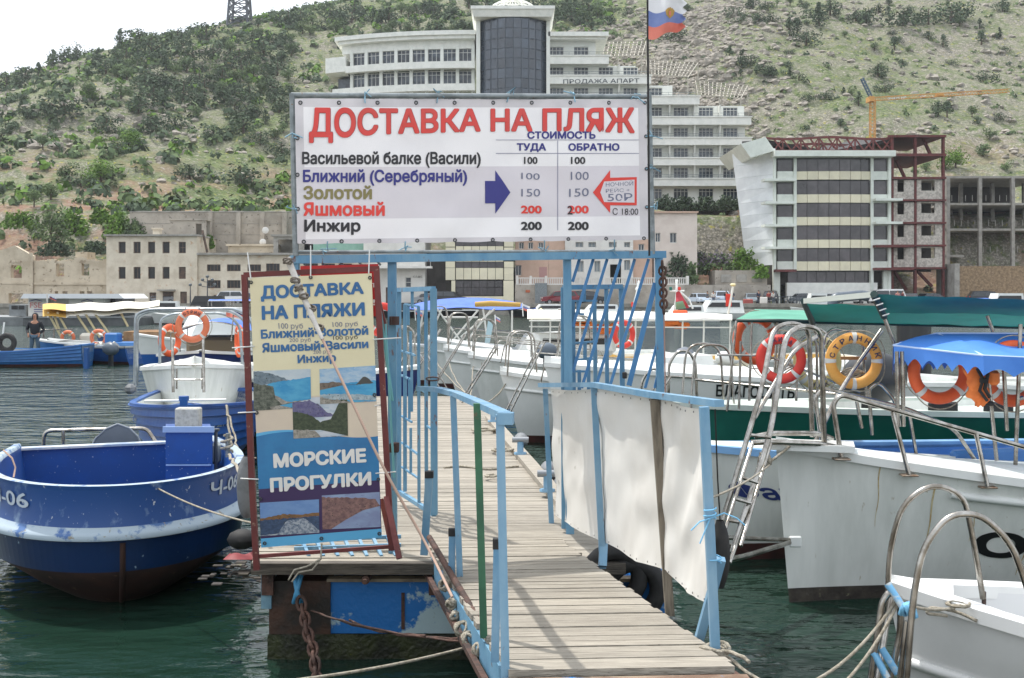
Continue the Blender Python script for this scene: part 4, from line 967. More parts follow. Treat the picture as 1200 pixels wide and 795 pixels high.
# ================================================================= pier, ramp, railings, gate
DZ = .69                                   # deck height above water
def pxl(y): return -.1146 * y - .90        # left edge of the pier deck
def pxr(y): return -.1146 * y + 1.61       # right edge
pier = thing('pier_deck', 'long narrow jetty deck of weathered grey planks running between the moored boats', 'jetty', (pxl(15) / 2 + pxr(15) / 2, 15, 0))
y = 7.50; k = 0; rnd = random.Random(3)
th = math.atan(.1146)
while y < 19.6:
    wd = rnd.uniform(.093, .112); xl, xr = pxl(y), pxr(y); ov = rnd.uniform(-.012, .012)
    p = MB(); z0 = DZ - .035; z1 = DZ + rnd.uniform(-.003, .003); g = .007
    # plank perpendicular to the jetty axis
    a = Vector((xl + ov, y, 0)); d = Vector((xr - xl, (xr - xl) * 0.02, 0)); e = Vector((-.1146 * wd, wd - g, 0))
    skew = Vector((0, rnd.uniform(-.004, .004), 0))
    A, B, C, D = a, a + d + skew, a + d + e + skew, a + e
    p.hexa([Vector((q.x, q.y, z0)) for q in (A, D, C, B)], [Vector((q.x, q.y, z1 + rnd.uniform(-.002, .002))) for q in (A, D, C, B)])
    p.build('plank', WOODG, pier); y += wd; k += 1
m = MB()
for (yy) in (33,): pass
for o in (.06, 1.2, 2.4): m.hexa([(pxl(7.55) + o, 7.55, .45), (pxl(19.5) + o, 19.5, .45), (pxl(19.5) + o, 19.5, .648), (pxl(7.55) + o, 7.55, .648)], [(pxl(7.55) + o + .08, 7.55, .45), (pxl(19.5) + o + .08, 19.5, .45), (pxl(19.5) + o + .08, 19.5, .648), (pxl(7.55) + o + .08, 7.55, .648)])
m.build('bearer', RUST, pier)
m = MB(); m.beam((pxl(7.4), 7.46, DZ - .03), (pxr(7.4) - .0, 7.46, DZ - .03), .07, .075); m.build('front_beam', mat('dark_wet_timber', '5c564e', .8, c2='3f3a34', s=6, stretch=(1, 8, 8), bump=.4, bs=10), pier)
m = MB(); m.beam((pxr(9.3) - .09, 9.3, DZ + .028), (pxr(16) - .09, 16, DZ + .028), .14, .05); m.build('edge_plank', WOODG, pier)
for y0_, lb in ((10.2, 0), (13.1, 0), (16.5, 0)):
    pass
PONT = mat('chipped_pontoon_blue', '1f6db4', .55, c2='a9c0c6', s=2.6, lo=.53, hi=.56, c3='5c3a28', s3=5, t3=.66, bump=.3)
MOSS = mat('wet_moss', '1e2116', .5, c2='343a1e', s=6, c3='7d8430', s3=12, t3=.68, bump=.8, bs=30)
DARKS = mat('dark_wet_steel', '2a2521', .6, c2='4a3226', s=4, bump=.4)
pon = thing('steel_pontoon', 'rusty steel pontoon with chipped blue paint carrying the front of the jetty', 'pontoon', (-.5, 9, 0))
m = MB(); xl = X(316, 7.62); xr = X(785, 7.62)
m.box(xl + .42, xr, 7.62, 12.5, .17, .535); m.build('float_side', PONT, pon)
m = MB(); m.box(xl, xl + .42, 7.60, 12.5, .17, .535, 0); m.build('corner_plate', DARKS, pon)
m = MB(); m.grid(lambda u, v: (xl - .01 + (xr - xl) * u, 7.60 - .03 * v + .02 * noise.noise(Vector((u * 20, v * 3, 0))), .17 - .9 * v), 40, 8); m.box(xl, xr, 7.66, 12.5, -.8, .169); m.build('waterline_moss', MOSS, pon)
m = MB(); m.box(xl + .40, xr, 7.57, 7.66, .536, .558); m.build('rim', mat('dry_rim_board', '9a8d78', .9, c2='6d6255', s=5), pon)
m = MB(); m.box(xl + .02, xr - .1, 7.85, 12, .56, .64); m.build('dark_gap_filler', DARKS, pon)
m = MB(); m.box(xl - .05, xl + .02, 7.58, 8.0, .35, .62); m.build('side_bracket', mat('pale_blue_plate', '7fa3b4', .6, c2='5c7f92', s=6), pon)
m = MB(); m.box(X(524, 7.6), X(552, 7.6), 7.5, 7.66, .56, .65); m.build('block', DARKS, pon)
m = MB(); m.tube([(X(430, 7.5), 7.42, .585), (X(430, 7.5), 7.6, .585)], .028, 10); m.tube([(X(430, 7.5), 7.38, .585), (X(430, 7.5), 7.42, .585)], .018, 8); m.build('pin', RUST, pon)
for px_, t in ((347, .1), (352, -.1)):
    m = MB(); c = P(px_, 694, 7.56); m.tube([c + Vector((0, .03, .1)), c + Vector((-.0, -.03, .08)), c + Vector((t * .2, -.05, -.0)), c + Vector((t * .4, -.03, -.06)), c + Vector((0, .03, -.06))], .016, 8); m.build('lug', mat('light_blue_lug', '4f9ac6', .5), pon)
m = MB()
m.box(X(470, 7.6), X(474, 7.6), 7.612, 7.62, .2, .45)
m.build('rust_streak_bracket', RUST, pon)
# chain hanging from the lug, built link by link
ch = thing('mooring_chain', 'heavy rusty mooring chain hanging from the pontoon corner into the water', 'chain', tuple(P(352, 700, 7.5)))
pts = [P(352, 703, 7.48), P(357, 722, 7.42), P(360, 740, 7.36), P(366, 757, 7.3), P(369, 775, 7.24), P(371, 792, 7.2), P(373, 812, 7.15), P(374, 832, 7.1)]
for i in range(len(pts) - 1):
    for h_ in (0, .5):
        c = pts[i].lerp(pts[i + 1], h_ + .25); d = (pts[i + 1] - pts[i]).normalized(); side = d.cross(Vector((0, 1, 0))).normalized() if (h_ == 0) else Vector((0, 1, 0)); 
        m = MB(); l_, w_ = .052, .03; loop = [c + d * (l_ * math.cos(a)) + side * (w_ * math.sin(a)) for a in [math.pi * 2 * q / 12 for q in range(12)]]
        m.tube(loop, .0125, 6, closed=True); m.build('chain_link', RUST, ch)
def chain_on(name, label, p, q, sag_, n, mt=RUST, l_=.05, w_=.03, r=.011, group=None):
    r0 = thing(name, label, 'chain', tuple(p), group=group); pt = sag(p, q, sag_, n)
    for i in range(n):
        c = pt[i].lerp(pt[i+1], .5); d = (pt[i+1] - pt[i]).normalized(); s1 = d.cross(Vector((0, 1, .01))).normalized(); s2 = d.cross(s1); sd_ = s1 if i % 2 else s2
        m = MB(); m.tube([c + d * (l_ * math.cos(a)) + sd_ * (w_ * math.sin(a)) for a in [math.pi * 2 * k / 10 for k in range(10)]], r, 5, closed=True); m.build('chain_link', mt, r0)

# ---- ramp
def rz(y): return .9 - (y - 4.7) * .06
def rxl(y): return -.03 - .184 * (y - 4.75)
def rxr(y): return .957 - .178 * (y - 4.84)
ramp_ = thing('boarding_ramp', 'sloping gangway of grey planks with pale blue steel sides leading down to the jetty', 'gangway', (.3, 6.4, .7))
y = 4.72; rnd = random.Random(9); k = 0
while y < 8.12:
    wd = rnd.uniform(.086, .106); g = .008; p = MB(); z = rz(y); t = .03
    a = Vector((rxl(y) + .02 + rnd.uniform(-.02, .01), y, 0)); c = Vector((rxr(y) - .01 + rnd.uniform(-.015, .015), y + .05, 0)); e = Vector((-.18 * wd, wd - g, 0))
    up = rnd.uniform(-.003, .003); sl = -.06 * wd
    f = [Vector((q.x, q.y, z - t + s_)) for q, s_ in ((a, 0), (a + e, sl), (c + e, sl), (c, 0))]
    p.hexa(f, [q + Vector((0, 0, t + up)) for q in f]); p.build('plank', WOODG, ramp_); y += wd
PAN = mat('pale_blue_steel', '6b98b3', .55, c2='5987a5', s=3, c3='6b5144', s3=9, t3=.64, bump=.15)
m = MB()
m.hexa([(rxl(4.72), 4.72, rz(4.72) - .16), (rxl(8.1), 8.1, rz(8.1) - .15), (rxl(8.1), 8.1, rz(8.1) - .032), (rxl(4.72), 4.72, rz(4.72) - .032)][::-1], [(rxl(4.72) + .05, 4.72, rz(4.72) - .16), (rxl(8.1) + .05, 8.1, rz(8.1) - .15), (rxl(8.1) + .05, 8.1, rz(8.1) - .032), (rxl(4.72) + .05, 4.72, rz(4.72) - .032)][::-1]); m.build('side_beam', PAN, ramp_)
m = MB(); m.beam((rxl(4.6) - .03, 4.6, rz(4.7) - .15), (rxl(7.8) - .03, 7.8, rz(7.8) - .14), .03, .03); m.build('lower_angle', RUST, ramp_)
m = MB(); m.beam((rxr(4.8), 4.8, rz(4.8) - .09), (rxr(8.2), 8.2, rz(8.2) - .08), .05, .10); m.build('side_beam', RUST, ramp_)
m = MB(); m.beam((rxl(4.66) - .02, 4.64, rz(4.7) - .05), (rxr(4.7) + .02, 4.69, rz(4.7) - .05), .07, .065); m.build('end_beam', mat('rust_and_blue_edge', '6e5646', .8, c2='8d7a68', s=4, c3='2f6ca5', s3=6, t3=.60, bump=.5), ramp_)
m = MB(); m.beam((rxl(4.6), 4.58, rz(4.7) - .125), (rxr(4.6) + .05, 4.64, rz(4.7) - .125), .1, .05); m.build('threshold', mat('dark_red_sill', '5f423c', .8, c2='7a6459', s=6, bump=.4), ramp_)
# wrapped hose / cable with knots along the ramp edge
pts = [P(503, 630, 7.35), P(528, 672, 6.7), P(548, 706, 6.1), P(566, 735, 5.6), P(578, 760, 5.25)]
m = MB(); m.tube(fillet(pts, .1), .02, 8); m.build('edge_cable', RUST, label='rusty cable strung along the left edge of the ramp', cat='cable')
kn = thing('rope_lashing', 'knotted grey rope lashings tied round the left ramp edge', 'rope', tuple(P(548, 700, 6.1)))
for px_, py_, Y_, s_ in ((521, 686, 6.6, .035), (529, 708, 6.3, .03), (541, 737, 5.9, .04), (549, 750, 5.75, .04), (562, 762, 5.5, .035), (533, 722, 6.2, .025)):
    c = P(px_, py_, Y_); rr = random.Random(px_); m = MB()
    for q in range(4): ax = Vector((rr.gauss(0, 1), rr.gauss(0, 1), rr.gauss(0, 1))).normalized(); u = ax.orthogonal().normalized(); v = ax.cross(u); m.tube([c + (u * math.cos(a) + v * math.sin(a)) * s_ for a in [6.283 * z_ / 10 for z_ in range(10)]], .008, 5, closed=True)
    m.build('knot', ROPE, kn)
m = MB(); m.tube(sag(P(365, 716, 7.45), P(540, 752, 5.9), .03, 16, .004), .007, 5); m.tube(sag(P(368, 716, 7.45), P(542, 748, 5.9), .05, 16, .006), .006, 5); m.tube(sag(P(410, 727, 7.1), P(500, 744, 6.2), .03, 10, .006), .008, 5); m.build('wire_rope', RUST, label='twisted rusty wire from the chain to the ramp edge', cat='wire')
m = MB(); m.tube(sag(P(347, 797, 5.0), P(543, 760, 5.75), .015, 10), .0075, 6); m.build('mooring_line', ROPE, label='taut pale mooring line running low from the quay edge to the ramp', cat='rope')

# ---- railings
BLUEL = mat('railing_blue_paint', '5c8aa9', .5, c2='7d9fb5', s=6, lo=.35, hi=.65, stretch=(1, 1, .4), c3='715547', s3=22, t3=.66, bump=.1)
GREEN = mat('railing_green_paint', '35684c', .5, c2='2a5640', s=5, c3='6f4a3a', s3=12, t3=.64)
TIMB = mat('grey_brown_post', '7d7466', .8, c2='5d564b', s=6, stretch=(8, 8, 1), bump=.3)
rl = thing('left_ramp_railing', 'blue steel ramp railing on the left side with one green post', 'railing', (rxl(6), 6, rz(6)))
def rp(px, py, Y): return P(px, py, Y)
m = MB(); pts = [P(492, 455.5, 7.6), P(513, 456.5, 7.3), P(535, 462, 6.77), P(559, 472, 5.6), P(592, 487, 4.75)]
for a, c in zip(pts, pts[1:]): m.beam(a, c, .055, .03)
m.beam(pts[-1] + Vector((-.03, 0, -.012)), pts[-1] + Vector((.035, -.01, -.012)), .05, .05)
m.build('top_rail', BLUEL, rl)
for nm, a, c, w_, mt in (('post', (531, 463, 6.77), (539, 676, 6.77), .036, BLUEL), ('green_post', (559, 473, 5.32), (567, 747, 5.32), .034, GREEN), ('post', (586, 486, 4.75), (592.5, 798, 4.75), .036, BLUEL)):
    m = MB(); m.beam(P(*a), P(*c), w_, w_, up=(0, 1, 0)); m.build(nm, mt, rl)
for a, c, w_ in (((583, 643, 4.9), (580, 775, 4.9), .036), ((530, 628, 6.8), (529, 690, 6.8), .04), ((503, 560, 7.55), (497, 650, 7.55), .05)):
    m = MB(); m.beam(P(*a), P(*c), w_, w_, up=(0, 1, 0)); o = m.build('stub_post', BLUEL, rl)
    m = MB(); m.beam(P(*a) + Vector((0, 0, .045)), P(*a) - Vector((0, 0, .0)), w_ * 1.15, w_ * 1.15, up=(0, 1, 0)); m.build('cap', BLACKR, o)
rr_ = thing('right_ramp_railing', 'blue steel railing on the right ramp side backed by white fabric', 'railing', (rxr(6), 6, rz(6)))
tops = [P(634, 451.5, 8.85), P(696, 451, 7.1), P(766, 463, 5.8), P(843, 473, 5.11)]
m = MB()
for a, c in zip(tops, tops[1:]): m.beam(a, c, .05, .032)
m.build('top_rail', BLUEL, rr_)
RP = [((639, 456, 8.78), (646.5, 620, 8.78), .04, BLUEL), ((696, 453, 7.1), (706.5, 666, 7.1), .04, BLUEL), ((767, 468, 5.8), (785, 721, 5.8), .045, TIMB), ((825, 477, 5.11), (838, 760, 5.11), .042, BLUEL)]
for a, c, w_, mt in RP: m = MB(); m.beam(P(*a), P(*c), w_, w_, up=(0, 1, 0)); m.build('post', mt, rr_)
m = MB(); m.beam(P(845, 655, 5.15), P(819, 750, 5.3), .04, .04, up=(0, 1, 0)); m.build('brace', BLUEL, rr_)
m = MB(); m.beam(P(708, 622, 7.15), P(706, 664, 7.05), .05, .05, up=(0, 1, 0)); o = m.build('stub_post', BLUEL, rr_)
m = MB(); m.beam(P(708, 614, 7.15), P(708, 625, 7.15), .056, .056, up=(0, 1, 0)); m.build('cap', BLACKR, o)
# fabric
FAB = mat('white_tarpaulin', 'e2e0da', .6, c2='d6d3cc', s=1.2, c3='b9b5ab', s3=5, t3=.69)
FAB.node_tree.nodes['Principled BSDF'].inputs['Subsurface Weight'].default_value = 0
cvt = [(641, 456, 8.7), (697, 455, 7.05), (769, 466, 5.75), (818, 480, 5.25)]
cvb = [(647, 604, 8.7), (709, 638, 7.0), (774, 668, 5.75), (825, 708, 5.25)]
def fabp(u, v):
    t = u * 3; i = min(int(t), 2); f = t - i
    a = P(*cvt[i]).lerp(P(*cvt[i+1]), f); c = P(*cvb[i]).lerp(P(*cvb[i+1]), f)
    p = a.lerp(c, v); nrm = Vector((-.97, -.24, 0))
    bow = math.sin(f * math.pi) * .03 * math.sin(v * math.pi)
    w_ = .004 * math.sin(u * 38 + v * 9 + 2 * math.sin(v * 5)) * (.3 + .7 * v) + .022 * noise.noise(Vector((u * 7 + v * 3, v * 3 - u * 4, 1))) + .007 * noise.noise(Vector((u * 22, v * 6 + u * 8, 5)))
    if u > .7: w_ += .012 * math.sin((u * 1.0 + v * .45) * 24) * sm(.7, .85, u)
    p += nrm * (w_ - bow - .0) + Vector((.03, 0, 0))
    p.z -= .025 * math.sin(f * math.pi) * (v > .9) + .012 * math.sin(f * math.pi) * (v < .05)
    return p
m = MB(); m.grid(fabp, 120, 30); m.grid(lambda u, v: fabp(u, v) + Vector((.004, .001, 0)), 120, 30)
fb = m.build('fabric_screen', FAB, label='sagging white fabric screen lashed inside the right ramp railing', cat='fabric screen')
m = MB()
for k in range(22):
    for v_ in (.018, .98): c = fabp((k + .5) / 22, v_) + Vector((-.008, -.006, 0)); m.rbox(c, (.004, .004, .010), .001)
m.build('staple', mat('dark_staple', '6f6e6a', .5, .5), fb, kind='stuff') if False else m.build('staples', mat('dark_staple', '6f6e6a', .5, .5), fb)
# its ties
tie = thing('blue_cord_tie', 'frayed light blue cord tied round the nearest right railing post', 'cord', tuple(P(833, 610, 5.1)))
LBC = mat('blue_cord', '79b6d9', .8)
m = MB(); c = P(832, 608, 5.08)
m.tube([c + Vector((.028 * math.cos(a), .028 * math.sin(a), .004 * a)) for a in [k * .6 for k in range(22)]], .004, 5); m.tube([c, c + Vector((.06, -.02, .03)), c + Vector((.12, -.01, .005)), c + Vector((.16, 0, -.03))], .0035, 5); m.tube([c, c + Vector((-.05, -.02, -.01)), c + Vector((-.09, -.02, -.05))], .0035, 5); m.tube([c, c + Vector((-.03, -.02, -.06)), c + Vector((-.05, -.02, -.11))], .0035, 5)
m.tube([P(838, 660, 5.1) + Vector((.028 * math.cos(a), .028 * math.sin(a), .004 * a)) for a in [k * .6 for k in range(16)]], .004, 5)
m.build('cord', LBC, tie)
m = MB()
c = P(838, 764, 5.1)
for k in range(3): m.tube([c + Vector((.05 * math.cos(a) * (1 + k * .15), .06 * math.sin(a), .01 * k + .01 * math.sin(a * 2))) for a in [6.283 * q / 16 for q in range(16)]], .0095, 6, closed=True)
m.tube(sag(c, P(900, 802, 4.8), -.0, 8, .006), .009, 6); m.tube(sag(c + Vector((0, 0, -.02)), P(866, 806, 4.8), .02, 8, .006), .009, 6); m.tube(sag(c, P(878, 776, 4.9), -.02, 6, .004), .009, 6)
m.build('mooring_rope', ROPE, label='coiled grey rope knotted at the foot of the last right railing post', cat='rope')

# ---- gate frame
YGt = Plane(7.42)
gt = thing('gate_portal', 'light blue steel gate portal spanning the jetty entrance', 'gate', (X(560, YGt), 7.75, DZ))
def post(px0, py0, px1, py1, w_, nm, mt=BLUEP, Y=YGt, par=gt, up=(0, 1, 0)):
    m = MB(); m.beam(P(px0, py0, Y), P(px1, py1, Y), w_, w_, up=up); return m.build(nm, mt, par)
m = MB(); m.beam(P(341, 304.5, YGt), P(778, 298.5, YGt), .07, .055); m.build('top_beam', BLUEP, gt)
post(459.5, 306, 460.5, 651, .058, 'left_post'); post(664.5, 304, 668, 626, .06, 'inner_right_post'); post(772, 302, 775, 608, .058, 'outer_right_post')
post(346, 306, 347, 400, .05, 'far_left_post')
m = MB()
for py_ in (376, 525): m.beam(P(462, py_ - 5, YGt - .06), P(462, py_ + 5, YGt - .06), .06, .06, up=(0, 1, 0))
m.tube([P(463, 371, YGt - .09), P(463, 381, YGt - .09)], .03, 10); m.tube([P(463, 519, YGt - .09), P(463, 529, YGt - .09)], .03, 10); m.build('hinge', mat('greasy_rust', '3c2a26', .7, bump=.3), gt)
for k in range(7):
    xt = 679 + 16.2 * k; xb = xt - 46
    f0 = 0; yt = 304; yb = 455
    if xb < 670: yb = 304 + (xt - 671) / 46 * 151
    a = P(xt, yt, YGt + .01); c = P(max(xb, 671), yb, YGt + .01)
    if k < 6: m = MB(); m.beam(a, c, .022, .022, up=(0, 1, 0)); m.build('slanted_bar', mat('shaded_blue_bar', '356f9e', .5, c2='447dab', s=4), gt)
for (a, c, w_) in (((768, 332), (737, 452), .038), ((773, 392), (756, 455), .02), ((773, 430), (767, 455), .018)):
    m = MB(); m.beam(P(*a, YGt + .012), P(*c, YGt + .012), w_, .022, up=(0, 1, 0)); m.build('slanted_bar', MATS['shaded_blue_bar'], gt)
for k in range(5):
    m = MB(); m.beam(P(353 + 22 * k, 305.5, YGt), P(358 + 22 * k, 311, YGt), .012, .012); m.build('wire_hook', GALV, gt)

# pattern bars shared by both leaves: list of bars in leaf coordinates (u 0..1 across, v 0..1 down)
def leaf(root, f, bars, mt, w_=.03, d=.03):
    for (nm, u0, v0, u1, v1, k) in bars:
        m = MB(); m.beam(f(u0, v0), f(u1, v1), w_ * k, d * k, up=(0, 1, 0) if abs(v1 - v0) > .02 else (0, 0, 1)); m.build(nm, mt, root)
gl = thing('left_gate_leaf', 'open light blue gate leaf with staggered bars hinged at the left post', 'gate leaf', tuple(P(488, 596, 9.1)))
fl = quadfn(P(467, 340, 9.5), P(508, 338.5, 8.5), P(509, 603, 8.5), P(467, 576, 9.5))
F2 = lambda u, v: fl(u, 1 - v)
B1 = [('stile', 0, 0, 0, 1, 1.5), ('stile', 1, 0, 1, 1, 1.7), ('top_bar', 0, 0, 1, 0, 1.2), ('bottom_bar', 0, 1, 1, 1, 1.1),
      ('upright_bar', .2, .07, .2, .98, 1), ('upright_bar', .80, .0, .80, .97, .9), ('upright_bar', .42, 0, .42, .09, .8), ('upright_bar', .60, .08, .60, 1, .8), ('upright_bar', .3, .08, .3, .17, .8),
      ('upright_bar', .40, .30, .40, .58, .7), ('upright_bar', .33, .42, .33, .62, .7), ('upright_bar', .37, .66, .37, .87, .7), ('upright_bar', .37, .2, .37, .3, .7),
      ('cross_bar', .2, .07, .6, .08, .5), ('cross_bar', .1, .3, .5, .31, .5), ('cross_bar', .1, .42, .4, .43, .5), ('cross_bar', .1, .62, .4, .63, .5), ('cross_bar', .1, .75, .6, .77, .5), ('cross_bar', .6, .46, .8, .47, .5), ('cross_bar', .8, .62, 1, .63, .5), ('cross_bar', .1, .87, .6, .88, .5)]
leaf(gl, F2, B1, BLUEP)
m = MB(); c = P(507, 444, 8.45); m.tube([c + Vector((.05 * math.cos(a), -.02, .014 * math.sin(a))) for a in [6.283 * q / 12 for q in range(12)]], .006, 6, closed=True); m.build('latch', RUST, gl)
gr = thing('right_gate_leaf', 'small light blue gate leaf with stepped bars standing against the slanted grille', 'gate leaf', tuple(P(695, 455, 7.4)))
fr = quadfn(P(661, 337, 8.42), P(728, 336, 8.75), P(731, 600, 8.75), P(662, 619, 8.42)); F3 = lambda u, v: fr(u, 1 - v)
B2 = [('stile', 0, 0, 0, 1, 1.5), ('stile', 1, 0, 1, 1, 1.1), ('top_bar', 0, 0, 1, 0, 1.2), ('upright_bar', .73, 0, .73, .6, .9), ('upright_bar', .52, .055, .53, .6, .9), ('upright_bar', .15, .055, .16, .6, .9),
      ('upright_bar', .34, 0, .34, .06, .8), ('upright_bar', .24, .06, .24, .11, .8), ('cross_bar', .0, .056, .56, .06, .5), ('cross_bar', .15, .11, .33, .115, .5), ('cross_bar', .1, .235, .56, .235, .5), ('cross_bar', 0, .30, .5, .31, .5), ('cross_bar', 0, .35, .4, .36, .5),
      ('upright_bar', .35, .235, .35, .31, .8), ('upright_bar', .41, .30, .41, .5, .8), ('upright_bar', .25, .35, .25, .5, .8), ('bottom_bar', 0, .6, 1, .6, 1.)]
leaf(gr, F3, B2, BLUEP, .034)
m = MB(); c = P(732, 440, 8.5); m.rbox(c, (.035, .03, .05), .006); m.build('padlock', BLACKR, gr)
chain_on('gate_chain', 'short rusty chain hanging beside the outer right gate post', P(776, 308, 8.2), P(778, 366, 8.2), -.0, 9, l_=.035, w_=.026, r=.009)
m = MB(); m.tube([P(778, 366, 8.2), P(779, 420, 8.2), P(780, 470, 8.2)], .006, 5); m.build('hanging_cord', mat('pink_cord', '9b7f76', .8), label='thin cord hanging below the short gate chain', cat='cord')
# cylindrical fenders and bollards on the jetty edge
def bollard(p, lb):
    t = thing('jetty_bollard', lb, 'bollard', p, group='small bollards on the jetty edge'); p = Vector(p)
    m = MB(); m.tube([p, p + Vector((0, 0, .02)), p + Vector((0, 0, .021)), p + Vector((0, 0, .14))], [.07, .07, .035, .035], 12); m.build('stem', BLUEL, t)
    m = MB(); m.tube([p + Vector((-.09, 0, .16)), p + Vector((.09, 0, .16))], .032, 10); m.build('crossbar', mat('grey_cast_iron', '8b8f93', .4, .6), t)
bollard((pxr(9.9) - .16, 9.9, DZ + .05), 'grey blue double bollard nearest the gate on the jetty edge')
bollard((pxr(12.2) - .12, 12.2, DZ + .05), 'grey blue double bollard second from the gate on the jetty edge')
bollard((pxr(15.3) - .12, 15.3, DZ + .05), 'grey blue double bollard farthest along the jetty edge')
FEND = mat('grey_fender_rubber', '74777a', .6, c2='5b5e60', s=8)
for i, (y, lb) in enumerate(((10.4, 'round grey fender beside the nearest jetty bollard'), (11.3, 'round grey fender between the first two jetty bollards'), (13.6, 'round grey fender beyond the second jetty bollard'))):
    c = Vector((pxr(y) + .06, y, DZ + .02)); m = MB(); m.grid(lambda u, v: c + Vector((.09 * math.cos(v * 6.283) * math.sin(u * math.pi) ** .6, .2 * math.cos(u * math.pi), .09 * math.sin(v * 6.283) * math.sin(u * math.pi) ** .6)), 12, 12); m.build('fender', FEND, label=lb, cat='fender', group='fenders on the jetty edge')
def coil(c, r0, n, lb, rad=.012):
    rr = random.Random(int(c[1] * 100)); c = Vector(c); pts = [c + Vector((r0 * (1 + .25 * math.sin(k * .37)) * math.cos(k * .42), r0 * 1.4 * math.sin(k * .42), .01 + .012 * (k % 15) / 5 + rr.uniform(0, .01))) for k in range(n)]
    m = MB(); m.tube(pts, rad, 5); return m.build('rope_coil', ROPE, label=lb, cat='rope')
coil((pxr(10.8) - .55, 10.8, DZ + .01), .07, 26, 'small tangle of rope lying on the jetty planks'); coil((pxr(12.6) - .25, 12.6, DZ + .01), .12, 50, 'heap of coiled rope on the jetty edge by the second bollard'); coil((pxr(14.5) - .3, 14.5, DZ + .01), .14, 60, 'heap of coiled rope farther along the jetty edge')
m = MB(); m.tube([Vector((pxr(11.5) - 1.0 + k * .06, 11.5 + .1 * math.sin(k * .6), DZ + .012)) for k in range(14)], .01, 5); m.build('loose_rope', ROPE, label='loose rope end curving across the jetty planks', cat='rope')

m = MB(); m.grid(lambda u, v: P(844, 610, 5.6) + Vector((.05 * math.cos(v * 6.283) * max(.1, math.sin(u * math.pi)) ** .4, .05 * math.sin(v * 6.283) * max(.1, math.sin(u * math.pi)) ** .4, -.34 * u)), 14, 12); m.tube([P(844, 612, 5.6), P(841, 560, 5.3), P(838, 480, 5.13)], .004, 5); m.build('black_fender', BLACKR, label='long black rubber fender hanging behind the last right railing post', cat='fender')
for k, (px, py) in enumerate(((742, 690), (720, 676))):
    m = MB(); c = P(px, py, 7.5); m.tube([c + Vector((.17 * math.cos(a), .0, .17 * math.sin(a))) for a in [6.283 * q / 20 for q in range(20)]], .06, 8, closed=True); m.build('tyre_fender', BLACKR, label=('worn tyre hung on the pontoon side under the white fabric' if k == 0 else 'second worn tyre under the white fabric nearer the deck'), cat='tyre')
# ================================================================= banner, small sign, flag
YB = Plane(7.34)
bf = thing('banner_frame', 'galvanised pipe frame standing on the gate and holding the large banner', 'frame', tuple(P(553, 300, YB)))
for nm, a, c, r in (('top_pipe', (341, 112), (761, 113.5), .020), ('bottom_pipe', (346, 303.5 - 8), (765, 295), .013), ('left_pipe', (342.5, 110), (346.5, 300), .020), ('right_pipe', (760.5, 108), (765, 298), .020)):
    m = MB(); m.tube([P(*a, YB + .05), P(*c, YB + .05)], r, 10); m.build(nm, GALV, bf)
bn = thing('price_banner', 'large white vinyl banner with red Russian heading and beach boat prices', 'banner', tuple(P(553, 283, YB)))
VIN = mat('banner_vinyl', 'efecec', .45, c2='e8e5e6', s=2); VING = mat('banner_grey_band', 'd8d2d6', .45, c2='d2ccd1', s=2); VINE = mat('banner_hem', 'd2cdcf', .5, c2='c5c1c4', s=3)
def wrk(px, py):
    return .010 * noise.noise(Vector((px * .02, py * .03, 0))) + .006 * math.sin(px * .07 + py * .05) * max(0, (py - 240) / 45) + .004 * math.sin(px * .22) * max(0, 1 - abs(py - 116) / 10)
cor = [(345.5, 116), (757.5, 117.5), (760, 280.5), (348.5, 285.5)]
def bnp(u, v, off=0.):     # v down
    a = cor[0][0] + (cor[1][0] - cor[0][0]) * u, cor[0][1] + (cor[1][1] - cor[0][1]) * u
    c = cor[3][0] + (cor[2][0] - cor[3][0]) * u, cor[3][1] + (cor[2][1] - cor[3][1]) * u
    px = a[0] + (c[0] - a[0]) * v; py = a[1] + (c[1] - a[1]) * v
    sg = 1.1 * abs(math.sin(u * math.pi * 9)) * (1 if v > .98 else (-1 if v < .02 else 0))
    return P(px, py + sg * (1 if v > .5 else .6), YB + wrk(px, py) - off)
def bmi(i, j):
    v = (j + .5) / 36; u = (i + .5) / 84
    if v < .045 or v > .965 or u < .022 or u > .972: return 2
    return 1 if .478 < v < .822 else 0
m = MB(); m.grid(bnp, 84, 36, mif=bmi); m.grid(lambda u, v: bnp(1 - u, v, -.006), 84, 12); m.build('vinyl_sheet', [VIN, VING, VINE], bn)
def PB(px, py, o=.004): return P(px, py, YB + wrk(px, py) - o)
INK = {'red': mat('print_red', 'd8453f', .5, c2='cf4a44', s=3), 'navy': mat('print_navy', '35357f', .5), 'black': mat('print_black', '2c2b2f', .5), 'olive': mat('print_olive', '837a4c', .5), 'redt': mat('print_bright_red', 'dd4238', .5),
       'grey': mat('marker_grey', '6f7388', .6), 'gline': mat('print_line', '7f7f98', .5), 'dred': mat('print_outline', '8e3f45', .5)}
def title(px0, o, grow=0.):
    def fn(u, v):
        px = 362 + (744 - 362) * u + (u - .5) * grow; yt = 125.5 + 1.5 * math.sin(u * math.pi); h = ramp([(0, 42.5), (.12, 42), (.2, 38), (.5, 33), (.8, 33), (1, 37)], u)
        py = yt + h * (1 - v) + (.5 - v) * grow
        return PB(px, py, o)
    return fn
text_on('ДОСТАВКА НА ПЛЯЖ', title(0, .0035), INK['dred'], bn, .05, name='lettering'); text_on('ДОСТАВКА НА ПЛЯЖ', title(0, .0052), INK['red'], bn, .038, name='lettering')
def TB(s, x0, x1, y0, y1, ink, bold=.035, o=.004, sk=0):
    return text_on(s, lambda u, v: PB(x0 + (x1 - x0) * u, y1 + (y0 - y1) * v + sk * u, o), INK[ink], bn, bold)
